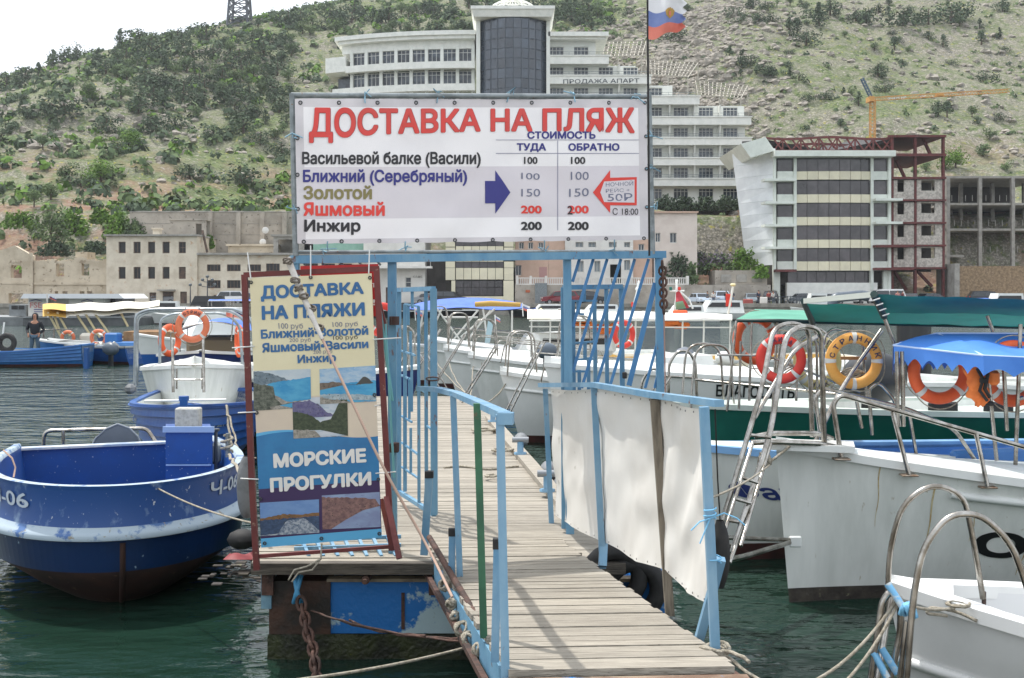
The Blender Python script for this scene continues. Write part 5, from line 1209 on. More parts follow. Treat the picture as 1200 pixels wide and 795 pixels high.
TB('СТОИМОСТЬ', 618, 698, 154, 163, 'navy', .05); TB('ТУДА', 605.6, 640, 168, 178.5, 'navy', .05); TB('ОБРАТНО', 666, 726, 168, 177, 'navy', .05)
TB('Васильевой балке (Васили)', 354, 563.5, 177.5, 197, 'black', .04); TB('Ближний (Серебряный)', 355, 547.5, 198.5, 218, 'navy', .04)
TB('Золотой', 355.5, 436, 217.5, 234, 'olive', .045); TB('Яшмовый', 355.5, 451, 236.5, 253.5, 'redt', .045); TB('Инжир', 356.5, 422.6, 257.5, 275.5, 'black', .045)
for x0, x1 in ((610.5, 635), (665.5, 690)):
    TB('200', x0, x1, 241, 250.5, 'redt', .05); TB('200', x0, x1, 260, 270, 'black', .05)
for x0, x1 in ((614, 630), (669, 686)): TB('100', x0, x1, 184, 192.5, 'black', .035)
TB('100', 611, 632.5, 202.5, 210, 'grey', -.0, sk=1); TB('100', 669, 690, 201.5, 211, 'grey', .0); TB('150', 611, 633, 221.5, 230.5, 'grey', .0); TB('150', 667, 690, 221.5, 231, 'grey', .0, sk=-1); TB('2', 665, 671, 241.5, 251.5, 'black', .02, .006)
m = MB()
def rectp(x0, x1, y0, y1, o=.004): m.add([PB(x0, y1, o), PB(x1, y1, o), PB(x1, y0, o), PB(x0, y0, o)], [(0, 1, 2, 3)])
for k in range(6): x0 = 581 + k * 28; rectp(x0, x0 + 28, 163.9, 164.5); rectp(x0, x0 + 28, 179.6, 180.3)
for k in range(5): rectp(653.3, 654, 165 + k * 21, 186 + k * 21)
m.build('table_rule', INK['gline'], bn)
def zb(x, y): return (330 + x / 2.667, 90 + y / 2.667)
def poly(pts, ink, o): mm = MB(); mm.add([PB(*zb(*p), o) for p in pts], [tuple(range(len(pts)))[::-1]]); mm.build('arrow', ink, bn)
poly([(636,326),(668,326),(668,293),(692,327),(715,362),(692,395),(668,428),(668,396),(636,396)], INK['navy'], .004)
poly([(973,362),(1000,327),(1027,292),(1027,316),(1110,314),(1110,402),(1027,402),(1027,426),(1000,394)], INK['redt'], .004)
poly([(996,362),(1008,328),(1103,322),(1103,394),(1008,392)], VING, .0052)
TB('НОЧНОЙ', 710, 742, 213, 219, 'grey', .0, .0065, -1.5); TB('РЕЙС +', 710, 738, 220.5, 226, 'grey', 0, .0065, -1); TB('50Р', 712, 741, 227, 236, 'grey', .01, .0065, -.5); TB('С 18:00', 718, 748, 244, 252, 'black', 0, .005)
ey = MB()
EYS = [(352 + 45.2 * k, 120.5) for k in range(9)] + [(756, 120.5)] + [(356 + 44.3 * k, 283.5 - k * .45) for k in range(10)] + [(348.5, 162), (348.5, 205), (349, 245), (757, 160), (757.5, 198), (758, 243)]
for x0, y0 in EYS:
    m = MB(); c = PB(x0, y0, .006); m.tube([c + Vector((.011 * math.cos(a), 0, .011 * math.sin(a))) for a in [6.283 * q / 12 for q in range(12)]], .004, 5, closed=True); m.build('eyelet', mat('dark_eyelet', '4c4f52', .4, .7), bn)
for k, (x0, y0, x1, y1) in enumerate(((428, 121, 428, 112), (512, 121, 514, 112), (594, 120, 597, 111), (674, 120, 672, 112), (384, 283, 384, 296), (475, 283, 475, 296), (638, 282, 638, 295), (720, 281, 720, 295), (757, 160, 764, 160), (757, 198, 764, 197), (757, 243, 765, 243), (348, 162, 344, 162), (348, 245, 345, 246), (756, 121, 746, 116))):
    m = MB(); rr = random.Random(k); a = P(x0, y0, YB - .02); c = P(x1, y1, YB + .03)
    m.tube([a, a.lerp(c, .5) + Vector((0, -.02, 0)), c + Vector((0, 0, .022)) if abs(y1 - y0) > 3 else c + Vector((.02, 0, 0)), c + Vector((0, .03, 0))], .005, 5)
    for q in range(2): m.tube([c + Vector((0, -.03, 0)), c + Vector((rr.uniform(-.05, .05), -.035, rr.uniform(0, .05))), c + Vector((rr.uniform(-.08, .08), -.03, rr.uniform(-.04, .04)))], .004, 4)
    m.build('tie', mat('faded_tie_cord', '7fa3b5' , .8, rand=.25), bn)

# ---- flag
fg = thing('flag_on_pole', 'ragged tricolour flag with golden emblem on a thin black pole above the banner', 'flag', tuple(P(760.5, 120, 8.3)))
m = MB(); m.tube([P(761, 300, 8.36), P(759.5, 110, 8.36), P(758.5, -60, 8.36)], .008, 8); m.build('pole', BLACKR, fg)
def flp(u, v, o=0.):
    px = 760 + 43 * u - 2 * v * u; ytop = -16 + 16 * u + 3 * math.sin(u * 7); ybot = 46 - 12 * u ** 1.2 + 2 * math.sin(u * 9)
    if u > .75: px += 3 * math.sin(v * 23) * (u - .75) * 3
    return P(px, ytop + (ybot - ytop) * v, 8.34 + .05 * math.sin(u * 8 + v * 2) * (.2 + u) - o)
FW, FBL, FR_ = mat('flag_white', 'd9dadd', .8), mat('flag_blue', '7a8ab8', .8, c2='6b7cae', s=5), mat('flag_red', 'd98070', .8, c2='cc7262', s=5)
m = MB(); m.grid(flp, 30, 24, mif=lambda i, j: 0 if j < 11 else (1 if j < 18 else 2)); m.build('cloth', [FW, FBL, FR_], fg)
m = MB(); 
GOLD = mat('flag_gold', 'b5904a', .7)
for s_, r_ in ((-1, 0), (1, 0)):
    m.add([flp(.60, .45, .004), flp(.60 + s_ * .05, .38, .004), flp(.60 + s_ * .13, .44, .004), flp(.60 + s_ * .10, .56, .004), flp(.60 + s_ * .04, .62, .004), flp(.60, .66, .004)], [(0, 1, 2, 3, 4, 5)])
m.add([flp(.60 + .03 * math.cos(a), .42 + .05 * math.sin(a), .004) for a in [6.283 * q / 8 for q in range(8)]], [tuple(range(8))]); m.build('emblem', GOLD, fg)
m = MB(); m.add([flp(.575, .47, .006), flp(.625, .47, .006), flp(.625, .56, .006), flp(.6, .60, .006), flp(.575, .56, .006)], [(0, 1, 2, 3, 4)]); m.build('emblem_shield', FR_, fg)

# ---- small sign
YS = 7.2
sg = thing('small_sign_frame', 'leaning dark red steel frame holding the narrow tour sign', 'frame', tuple(P(385, 660, YS)))
RD = mat('maroon_frame_paint', '6b2f2c', .6, c2='5a2826', s=4, c3='8d6a5c', s3=16, t3=.66, bump=.2)
def fbar(a, c, w_=.036, nm='frame_bar', Y2=None, mt=RD): m = MB(); m.beam(P(*a, YS), P(*c, Y2 or YS), w_, w_, up=(0, 1, 0)); m.build(nm, mt, sg)
fbar((286.5, 322), (295, 560)); fbar((295, 560), (301, 668)); fbar((441, 312), (459, 645)); fbar((286, 322.5), (442, 315), .034); fbar((304, 652), (468, 640), .022)
fbar((453, 582), (468, 655), .034, 'brace', 7.05); fbar((459, 642), (447, 585), .028, 'brace', 7.3)
sn = thing('tour_sign', 'narrow cream and blue vinyl sign offering beach delivery and sea trips', 'sign', tuple(P(376, 640, YS)))
C4 = [(292.5, 326), (435.5, 320.5), (447.5, 630), (306, 642)]
def sxy(u, v):
    a = (C4[0][0] + (C4[1][0]-C4[0][0]) * u, C4[0][1] + (C4[1][1]-C4[0][1]) * u); c = (C4[3][0] + (C4[2][0]-C4[3][0]) * u, C4[3][1] + (C4[2][1]-C4[3][1]) * u)
    return (a[0] + (c[0]-a[0]) * v, a[1] + (c[1]-a[1]) * v)
def PS(px, py, o=0.): return P(px, py, YS - .03 + .004 * math.sin(px * .06 + py * .02) - o)
SCR = mat('sign_cream', 'dcd3b0', .45, c2='d5cba8', s=2); SPK = mat('sign_sand', 'd2c2ac', .45, c2='c9b9a6', s=2); SBL = mat('sign_blue', '2f78a8', .4, c2='2a6b9c', s=4); SPU = mat('sign_purple', '3a2852', .4); SLB = mat('sign_light_blue', '5aa6cf', .4); SDB = mat('sign_letter_blue', '2f6191', .5, c2='35699a', s=9)
def smi(i, j):
    v = (j + .5) / 60; u = (i + .5) / 30
    wv_ = .618 - .018 * math.sin(u * 5.2) 
    if v < .45: return 0
    if v < wv_: return 1
    if v < .785: return 2
    if v < .963: return 3
    return 4
m = MB(); m.grid(lambda u, v: PS(*sxy(u, v)), 30, 60, mif=smi); m.grid(lambda u, v: PS(*sxy(1-u, v), -.003), 6, 12); m.build('vinyl_sheet', [SCR, SPK, SBL, SPU, SLB], sn)
m = MB()
for k in range(30):
    u0, u1 = k / 30, (k + 1) / 30; g = lambda u: .598 - .02 * math.sin(u * 4.6 + .5) + .0 ; g2 = lambda u: .64
    m.add([PS(*sxy(u0, g2(u0)), .001), PS(*sxy(u1, g2(u1)), .001), PS(*sxy(u1, g(u1)), .001), PS(*sxy(u0, g(u0)), .001)], [(0, 1, 2, 3)], 0)
    m.add([PS(*sxy(u0, g(u0)), .001), PS(*sxy(u1, g(u1)), .001), PS(*sxy(u1, g(u1) - .012 * max(0, 1 - u1 * 1.5)), .001), PS(*sxy(u0, g(u0) - .012 * max(0, 1 - u0 * 1.5)), .001)], [(0, 1, 2, 3)], 1)
m.build('printed_wave', [SBL, SLB], sn)
def z2(x, y): return (270 + x / 4.186, 290 + y / 4.186)
def z3(x, y): return (270 + x / 3.614, 460 + y / 3.614)
def TS(s, zf, TL, TR, BR, BL, mt, bold=.04, o=.003):
    q = [zf(*p) for p in (TL, TR, BR, BL)]; f = lambda u, v: (q[3][0]*(1-u)*(1-v)+q[2][0]*u*(1-v)+q[1][0]*u*v+q[0][0]*(1-u)*v, q[3][1]*(1-u)*(1-v)+q[2][1]*u*(1-v)+q[1][1]*u*v+q[0][1]*(1-u)*v)
    return text_on(s, lambda u, v: PS(*f(u, v), o), mt, sn, bold)
TS('ДОСТАВКА', z2, (146, 187), (652, 168), (656, 240), (150, 268), SDB, .06); TS('НА ПЛЯЖИ', z2, (152, 287), (658, 269), (661, 335), (154, 357), SDB, .06)
TS('Ближний•Золотой', z2, (148, 402), (675, 384), (677, 430), (150, 450), SDB, .05); TS('Яшмовый•Васили', z2, (154, 468), (675, 451), (678, 495), (156, 518), SDB, .05); TS('Инжир', z2, (328, 528), (517, 519), (520, 572), (330, 580), SDB, .05)
MK = INK['grey']
TS('100 руб', z2, (235, 370), (355, 374), (357, 405), (238, 408), MK, 0.0); TS('100 руб', z2, (500, 366), (625, 364), (625, 392), (503, 398), MK, 0.0); TS('200 руб', z2, (288, 446), (395, 444), (395, 468), (290, 470), MK, -.0); TS('100 руб', z2, (503, 434), (625, 430), (625, 455), (505, 460), INK['black'], 0.0); TS('200 руб', z2, (405, 506), (500, 500), (500, 524), (407, 528), MK, 0)
SWT = mat('sign_white', 'ddd9d2', .5)
TS('МОРСКИЕ', z3, (180, 259), (574, 235), (577, 297), (183, 322), SWT, .07); TS('ПРОГУЛКИ', z3, (166, 362), (596, 335), (598, 394), (169, 425), SWT, .07)
# printed landscapes: layered flat shapes
def photo(zf, q4, layers, base):
    q = [zf(*p) for p in q4]; rr = random.Random(int(q[0][0]))
    f = lambda u, v, o: PS(q[0][0]*(1-u)*(1-v)+q[1][0]*u*(1-v)+q[2][0]*u*v+q[3][0]*(1-u)*v, q[0][1]*(1-u)*(1-v)+q[1][1]*u*(1-v)+q[2][1]*u*v+q[3][1]*(1-u)*v, o)
    m = MB(); mts = [base]; m.grid(lambda u, v: f(u, 1 - v, .002), 14, 14, smooth=False)
    for li, (mt, top, bot) in enumerate(layers):
        if mt not in mts: mts.append(mt)
        n_ = 26; o = .0025 + li * .0004
        T = [min(1, max(0, ramp(top, k / n_) + rr.uniform(-.018, .018))) for k in range(n_ + 1)]; B = [min(1, max(0, ramp(bot, k / n_))) for k in range(n_ + 1)]
        for k in range(n_):
            if B[k] - T[k] < .004 and B[k+1] - T[k+1] < .004: continue
            m.add([f(k/n_, B[k], o), f((k+1)/n_, B[k+1], o), f((k+1)/n_, T[k+1], o), f(k/n_, T[k], o)], [(0, 1, 2, 3)], mts.index(mt))
    m.build('printed_photo', mts, sn)
pm = lambda nm, c, c2=None, s=30: mat(nm, c, .5, c2=c2 or c, s=s, lo=.38, hi=.62, c3=(c2 or c) if s < 20 else '2f332c', s3=s * 3, t3=.60, stretch=(1, 1, 2.2) if s < 20 else (1, 1, 1.3))
SKY1 = pm('print_sky', 'a9b7c0', 'b9c2c6', 8); SEA1 = pm('print_turquoise_sea', '2f86b4', '4f9dc0', 9); CLF = pm('print_grey_cliff', '5a6a74', '74828a'); SCB = pm('print_dark_scrub', '3c4238', '6c6f62', 45); BCH = pm('print_pale_beach', 'a19b90', '7d786e', 40)
photo(z2, ((113, 608), (393, 596), (395, 745), (113, 800)), [(CLF, [(0, 0), (.15, .02), (.35, .12), (.5, .2), (.6, .3), (1, .32)], [(0, .4), (.6, .32), (.61, .3), (1, .3)]), (SEA1, [(0, .45), (.35, .33), (1, .28)], [(0, 1), (1, 1)]), (BCH, [(0, .45), (.3, .6), (.6, .95), (1, 1)], [(0, 1), (1, 1)]), (SCB, [(0, .3), (.35, .45), (.28, .6), (.5, 1), (1, 1)], [(0, 1), (1, 1)])], SKY1)
photo(z3, ((100, 0), (260, 0), (263, 68), (102, 78)), [(BCH, [(0, 0), (.35, .2), (.7, .8), (1, .95)], [(0, 1), (1, 1)]), (SCB, [(0, 0), (.25, .3), (.45, 1), (1, 1)], [(0, 1), (1, 1)])], SEA1)
photo(z2, ((437, 598), (712, 580), (716, 755), (440, 770)), [(SEA1, [(0, .45), (1, .42)], [(0, 1), (1, 1)]), (pm('print_brown_rock', '5d5148', '7b6d60'), [(0, .42), (.2, .38), (.4, .42), (.45, .5), (1, .5)], [(0, .6), (.4, .5), (1, .5)]), (pm('print_rock', '454440'), [(0, .5), (.66, .5), (.72, .36), (.8, .28), (.88, .36), (.92, .46), (1, .5)], [(0, .48), (.66, .5), (.92, .49), (1, .48)]), (pm('print_foam', 'a9b4b6', '8496a0'), [(0, .72), (.5, .75), (1, .84)], [(0, .85), (1, .98)]), (BCH, [(0, .8), (.3, .9), (.6, 1), (1, 1)], [(0, 1), (1, 1)])], pm('print_blue_sky', '6f9cc2', 'a9bcc9', 10))
photo(z3, ((262, 27), (495, 13), (498, 184), (267, 196)), [(pm('print_violet_cliff', '55507a', '6d6a86'), [(0, .1), (.3, .06), (.5, .2), (.65, .42), (1, .5)], [(0, .5), (.6, .5), (1, .5)]), (pm('print_dark_green', '2e3826', '47513a', 40), [(0, .32), (.3, .42), (.5, .62), (.7, .55), (.8, .3), (.88, .08), (1, .0)], [(0, .8), (.5, .82), (1, 1)]), (BCH, [(0, .78), (.4, .82), (.5, 1), (1, 1)], [(0, 1), (.5, 1), (1, 1)])], pm('print_pale_sky', 'c3c6cb', 'a5b3bd', 8))
photo(z3, ((125, 468), (375, 453), (377, 594), (128, 609)), [(pm('print_tawny_hill', '85603a', '6b4d33'), [(0, .48), (.4, .38), (.6, .42), (1, .4)], [(0, .55), (1, .5)]), (pm('print_deep_sea', '2c3c56', '3d506c', 40), [(0, .53), (1, .5)], [(0, 1), (1, 1)]), (pm('print_spray', 'a7abb0', '59687c', 55), [(0, 1), (.3, .95), (.45, .58), (.75, .55), (.9, .75), (1, .95)], [(0, 1), (1, 1)])], pm('print_evening_sky', '5d7fb0', '6f8fba', 6))
photo(z3, ((387, 437), (632, 422), (637, 570), (390, 581)), [(pm('print_rosy_cliff', '8d6a63', '6a4f4e', 35), [(0, .05), (.4, .1), (.7, .14), (.95, .2), (.97, .35), (1, .4)], [(0, 1), (.15, 1), (.4, .75), (.7, .5), (1, .4)])], pm('print_lilac_sea', '8b9cb8', '7d86a6', 6))
for u, v in ((.01, .01), (.5, .0), (.985, .01), (.01, .5), (.985, .46), (.01, .82), (.99, .78), (.03, .985), (.5, .985), (.98, .985)):
    px, py = sxy(u, v); c = PS(px, py + (2 if v < .1 else 0), .006); m = MB(); m.tube([c + Vector((.009 * math.cos(a), 0, .009 * math.sin(a))) for a in [6.283 * q / 10 for q in range(10)]], .004, 5, closed=True); m.build('eyelet', MATS['dark_eyelet'], sn)
WT = mat('white_zip_tie', 'd0d0cc', .5)
for a, c in (((294, 327), (290, 296)), ((364, 324), (364, 288)), ((432, 321), (433, 292)), ((298, 406), (272, 408)), ((437, 398), (470, 396)), ((303, 562), (282, 561)), ((440, 555), (464, 553)), ((300, 483), (279, 484)), ((439, 476), (446, 475))):
    m = MB(); m.tube([P(*a, YS - .045), P(*c, YS + .0)], .0045, 5); m.build('tie', WT, sn)
m = MB(); m.tube([P(377, 637, YS - .04), P(376, 655, YS - .06), P(366, 668, YS - .08), P(350, 671, YS - .1), P(342, 682, YS - .1)], .006, 6); m.tube([P(376, 655, YS - .06), P(360, 664, YS - .1), P(345, 668, YS - .1), P(338, 680, YS - .1)], .006, 6); m.build('frayed_cord', ROPE, label='frayed pale cord hanging from the bottom of the tour sign', cat='cord')
# grating below sign
gg = thing('blue_grating', 'light blue steel grating lying on the deck behind the tour sign', 'grating', tuple(P(400, 640, 7.9)))
m = MB(); 
for k in range(7): m = MB(); m.beam(P(352 + 17 * k, 630, 8.0), P(362 + 17 * k, 652, 7.65), .022, .02); m.build('bar', BLUEL, gg)
for py_, Y_ in ((632, 8.0), (642, 7.8)): m = MB(); m.beam(P(345, py_ + 1, Y_), P(470, py_ - 3, Y_), .025, .025); m.build('rail', BLUEL, gg)
# red board behind
rb = thing('red_notice_board', 'bright red board half hidden behind the tour sign', 'sign board', tuple(P(400, 400, 7.9)))
m = MB(); q = [P(352, 312, 7.4), P(443, 309.5, 7.4), P(446.5, 371, 7.4), P(352, 370, 7.4)]; m.hexa(q[::-1], [p + Vector((0, .02, 0)) for p in q[::-1]]); m.build('board', mat('signal_red', 'b3201f', .45, c2='a01b1c', s=2), rb)
m = MB(); m.beam(P(441, 340, 7.9), P(455, 400, 7.9), .03, .03, up=(0, 1, 0)); m.build('edge', RD, rb)
text_on('!', quadfn(P(437, 351, 7.385), P(439.5, 351, 7.385), P(439.5, 358, 7.385), P(437, 358, 7.385)), SWT, rb); text_on('Т', quadfn(P(436, 332, 7.385), P(440, 332, 7.385), P(440, 337, 7.385), P(436, 337, 7.385)), SWT, rb)
# pole with knots crossing the sign, rope leading to the ramp
rp_ = thing('wrapped_pole_rope', 'pale taped pole with knotted cord crossing in front of the tour sign', 'rope', tuple(P(340, 305, 7.0)))
m = MB(); m.tube([P(337, 303, 7.0), P(352, 340, 6.95), P(366, 372, 6.9), P(378, 398, 6.85)], [.022, .02, .018, .012], 10); m.build('taped_pole', mat('white_tape', 'c9c5bf', .6, c2='a39c92', s=9, bump=.3), rp_)
for px_, py_ in ((337, 306), (346, 329), (350, 338), (356, 347), (365, 361), (374, 384)):
    m = MB(); c = P(px_, py_, 6.93); rr = random.Random(py_)
    for q in range(3): ax = Vector((rr.gauss(0, .5), rr.gauss(0, .5), 1)).normalized(); u = ax.orthogonal().normalized(); v = ax.cross(u); m.tube([c + (u * math.cos(a) + v * math.sin(a)) * .028 for a in [6.283 * z_ / 10 for z_ in range(10)]], .006, 5, closed=True)
    m.build('knot', mat('dark_cord', '6f675e', .9), rp_)
m = MB(); m.tube(fillet([P(378, 398, 6.85), P(412, 470, 6.7), P(452, 555, 6.6), P(500, 638, 6.6), P(530, 700, 6.2)], .3), .0085, 6); m.build('line', mat('pinkish_rope', 'b59a8a', .9), rp_)
m = MB(); m.tube([P(446, 365, 7.7), P(453, 420, 7.7), P(460, 470, 7.7)], .011, 6); m.tube([P(446, 440, 7.7), P(452, 520, 7.6)], .01, 6); m.tube([P(452, 380, 7.65), P(462, 560, 7.4)], .008, 5); m.build('teal_hose', mat('teal_hose', '5f9aa0', .6), label='thin teal hoses sagging between the tour sign and the left gate post', cat='hose')
# ================================================================= boats
BOOT = mat('dark_red_antifouling', '4a2723', .7, c2='2f1f1d', s=4, c3='6b5a4a', s3=12, t3=.66)
BOOTG = mat('dark_fouled_waterline', '332d29', .7, c2='4b453c', s=5, c3='6d6a55', s3=12, t3=.64, bump=.4)
BLUEH = mat('blue_hull_paint', '1c4f96', .35, c2='235a9f', s=2, c3='8fa3b4', s3=16, t3=.70)
NAVYH = mat('dark_navy_hull', '1c2a5e', .35, c2='243370', s=2)
GREENH = mat('dark_green_hull', '14584d', .3, c2='1b6457', s=2)
LBLUE = mat('light_blue_gunwale', '79a7d3', .45, c2='6b98c4', s=3)
MBLUE = mat('mid_blue_paint', '3f74b3', .45, c2='4a80bd', s=2)
GREYD = mat('grey_deck_paint', 'a7abab', .6, c2='999d9d', s=3)
WOODD = mat('varnished_wood', 'a77e52', .5, c2='8d673f', s=4, stretch=(1, 8, 1))
ORNG = mat('lifebuoy_orange', 'e0602f', .5, c2='d6552a', s=6, c3='b5604a', s3=18, t3=.68)
ORNF = mat('faded_lifebuoy_orange', 'd97a55', .55, c2='cf6d48', s=6)
REDB = mat('lifebuoy_red', 'd23a2c', .5, c2='c43227', s=6)
YELB = mat('lifebuoy_amber', 'dda14e', .5, c2='d2923f', s=6)
PYEL = mat('lifebuoy_pale_yellow', 'd8c489', .5, c2='ccb675', s=6)
TAPE = mat('reflective_tape', 'c9c8c2', .35)
SEATG = mat('grey_seat', '8f9696', .6)
MOTOR = mat('motor_cowl_grey', '55606b', .35, c2='4c5762', s=4)
MOTK = mat('motor_cowl_black', '1f2226', .35)

class Hull:
    def __init__(s, L_, B_, hb, hm, hs, draft=.35, p=2.3, tw=.75, rake=.5, fl=1.): s.L, s.B, s.hb, s.hm, s.hs, s.d, s.p, s.tw, s.rk, s.fl = L_, B_, hb, hm, hs, draft, p, tw, rake, fl
    def beam(s, t):
        tm = .42
        if t < tm: return s.B / 2 * (s.tw + (1 - s.tw) * math.sin(math.pi / 2 * t / tm))
        return s.B / 2 * max(0., 1 - ((t - tm) / (1 - tm)) ** s.p)
    def h(s, t): return s.hm + (s.hb - s.hm) * max(0, (t - .3) / .7) ** 1.7 + (s.hs - s.hm) * max(0, (.35 - t) / .35) ** 1.5
    def S(s, t, z, side=1, off=0.):
        h = s.h(t); k = min(max((z + s.d) / (h + s.d), 0), 1.); a = .26 + .85 * s.fl * t ** 3
        y = s.beam(t) * k ** a; x = t * s.L - s.rk * (1 - k) * t ** 5 - s.L / 2
        return Vector((x + off * (.9 if t > .9 else 0) * .3, side * (y + off), z if k < 1 else h))
    def top(s, t, side=1, off=0., dz=0.): v = s.S(t, s.h(t), side, off); v.z += dz; return v
    def ts(s, n=34): return [1 - (1 - i / n) ** 1.35 for i in range(n + 1)]
def boat(name, label, cat, bow, dirn, H, hullm, bootm, gunm, inm, zb=.1, td=.72, floor=.25, clinker=0, rub=None, rubm=None, group=None, capw=.07, deckm=None, camber=.05, loc=None, aft_deck=0., strake_m=None):
    d = Vector((dirn[0], dirn[1], 0)).normalized(); rz_ = math.atan2(d.y, d.x)
    c = Vector((bow[0], bow[1], 0)) - d * (H.L / 2 - H.rk * .45)
    root = thing(name, label, cat, c, rz_, group); ts = H.ts()
    m = MB(); nz1, nz2 = 3, 8 if not clinker else clinker * 2
    for side in (1, -1):
        base = len(m.v); cols = nz1 + nz2
        for t in ts:
            h = H.h(t)
            for j in range(cols + 1):
                if j <= nz1: z = -H.d + (zb + H.d) * (j / nz1); off = 0
                else:
                    q = (j - nz1) / nz2; z = zb + (h - zb) * q; off = 0
                    if clinker:
                        jj = j - nz1; st = jj // 2; z = zb + (h - zb) * ((st + (1 if jj % 2 else 0.04)) / clinker) if jj < nz2 else h; off = 0.0 if jj % 2 else .055
                p = H.S(t, z, side); p.y += side * off * (1 if H.beam(t) > .05 else .2); p.z = z; m.v.append(tuple(p))
        for i in range(len(ts) - 1):
            for j in range(cols):
                a = base + i * (cols + 1) + j; q = (a, a + cols + 1, a + cols + 2, a + 1)
                m.f.append(q[::-1] if side == 1 else q); m.m.append(0 if j < nz1 else 1); m.sm.append(not clinker)
    # transom
    n = len(m.v); L_ = [H.S(0, -H.d + (H.h(0) + H.d) * j / 8, 1) for j in range(9)]; Rr = [H.S(0, -H.d + (H.h(0) + H.d) * j / 8, -1) for j in range(9)]
    m.add(L_ + Rr, [(j, 9 + j, 10 + j, j + 1) for j in range(8)], 1)
    m.build('hull', [bootm, hullm], root, local=True)
    # gunwale cap
    m = MB()
    for side in (1, -1):
        for t0, t1 in zip(ts, ts[1:]):
            a, b_ = H.top(t0, side, .03), H.top(t1, side, .03); w0, w1 = min(capw + .03, H.beam(t0) + .03), min(capw + .03, H.beam(t1) + .03)
            c_, d_ = H.top(t1, side, .03 - w1), H.top(t0, side, .03 - w0)
            f = [a, b_, c_, d_]; g = [p + Vector((0, 0, .035)) for p in f]; e = [p - Vector((0, 0, .03)) for p in f]
            if side == 1: f, g, e = f[::-1], g[::-1], e[::-1]
            m.add(g, [(0, 1, 2, 3)], 0, True); m.add([e[0], e[1], g[1], g[0], e[2], e[3], g[3], g[2]], [(0, 1, 2, 3), (4, 5, 6, 7)], 0, True)
    m.box(-H.L / 2 - .02, -H.L / 2 + capw, -H.beam(0), H.beam(0), H.hs - .03, H.hs + .034); m.build('gunwale', gunm, root, local=True)
    # interior
    m = MB(); tt = [t for t in ts if aft_deck <= t <= td + .03]
    def inn(t, side, z): 
        b_ = max(H.beam(t) - capw, .01); 
        return Vector((t * H.L - H.L / 2, side * (b_ * (1 if z > .5 * H.h(t) else .85)), z))
    for t0, t1 in zip(tt, tt[1:]):
        for side in (1, -1):
            q = [inn(t0, side, floor), inn(t1, side, floor), inn(t1, side, H.h(t1)), inn(t0, side, H.h(t0))]; m.add(q if side == 1 else q[::-1], [(0, 1, 2, 3)], 0, True)
        m.add([inn(t0, -1, floor), inn(t1, -1, floor), inn(t1, 1, floor), inn(t0, 1, floor)], [(0, 1, 2, 3)], 0)
    if tt:
        for t in (tt[0], tt[-1]): m.add([inn(t, -1, floor), inn(t, 1, floor), inn(t, 1, H.h(t)), inn(t, -1, H.h(t))], [(0, 1, 2, 3)], 0)
    m.build('interior', inm, root, local=True)
    # foredeck (and aft deck)
    def deckstrip(ta, tb, nm):
        m = MB(); dt = [ta + (tb - ta) * (1 - (1 - i / 14) ** 1.4) for i in range(15)]
        for t0, t1 in zip(dt, dt[1:]):
            for q in range(8):
                a0, a1 = -1 + q / 4, -1 + (q + 1) / 4
                def dp(t, a): b_ = H.beam(t) - .02; return Vector((t * H.L - H.L / 2, a * max(b_, 0), H.h(t) + .012 + camber * (1 - a * a)))
                m.add([dp(t0, a0), dp(t1, a0), dp(t1, a1), dp(t0, a1)], [(0, 1, 2, 3)], 0, True)
        m.build(nm, deckm or gunm, root, local=True)
    if td < .98: deckstrip(td, 1., 'foredeck')
    if aft_deck > .02: deckstrip(0., aft_deck, 'aft_deck')
    for rf in (rub or []):
        m = MB()
        for side in (1, -1): m.tube([H.S(t, H.h(t) * rf, side, .012) for t in ts], .028, 6)
        m.build('rub_rail', rubm or gunm, root, local=True)
    return root
def on(root, v): return wm(root) @ Vector(v)
def lpipe(root, pts, r=.013, nm='rail', mt=None, fr=.08, n=8):
    m = MB(); m.tube(fillet(pts, fr) if len(pts) > 2 else pts, r, n); return m.build(nm, mt or CHROME, root, local=True)
def hull_text(root, H, s, t0, t1, z0, z1, side, mt, bold=.03, slant=0.):
    # text along the hull side; side=-1 starboard reads towards the bow, side=1 port reads towards the stern
    def fn(u, v):
        z = z0 + (z1 - z0) * v; t = t0 + (t1 - t0) * (u + slant * v); return H.S(t, z * 1.0 + (H.h(t) - H.h((t0 + t1) / 2)) * .6, side, .009)
    return text_on(s, fn, mt, root, bold, local=True)

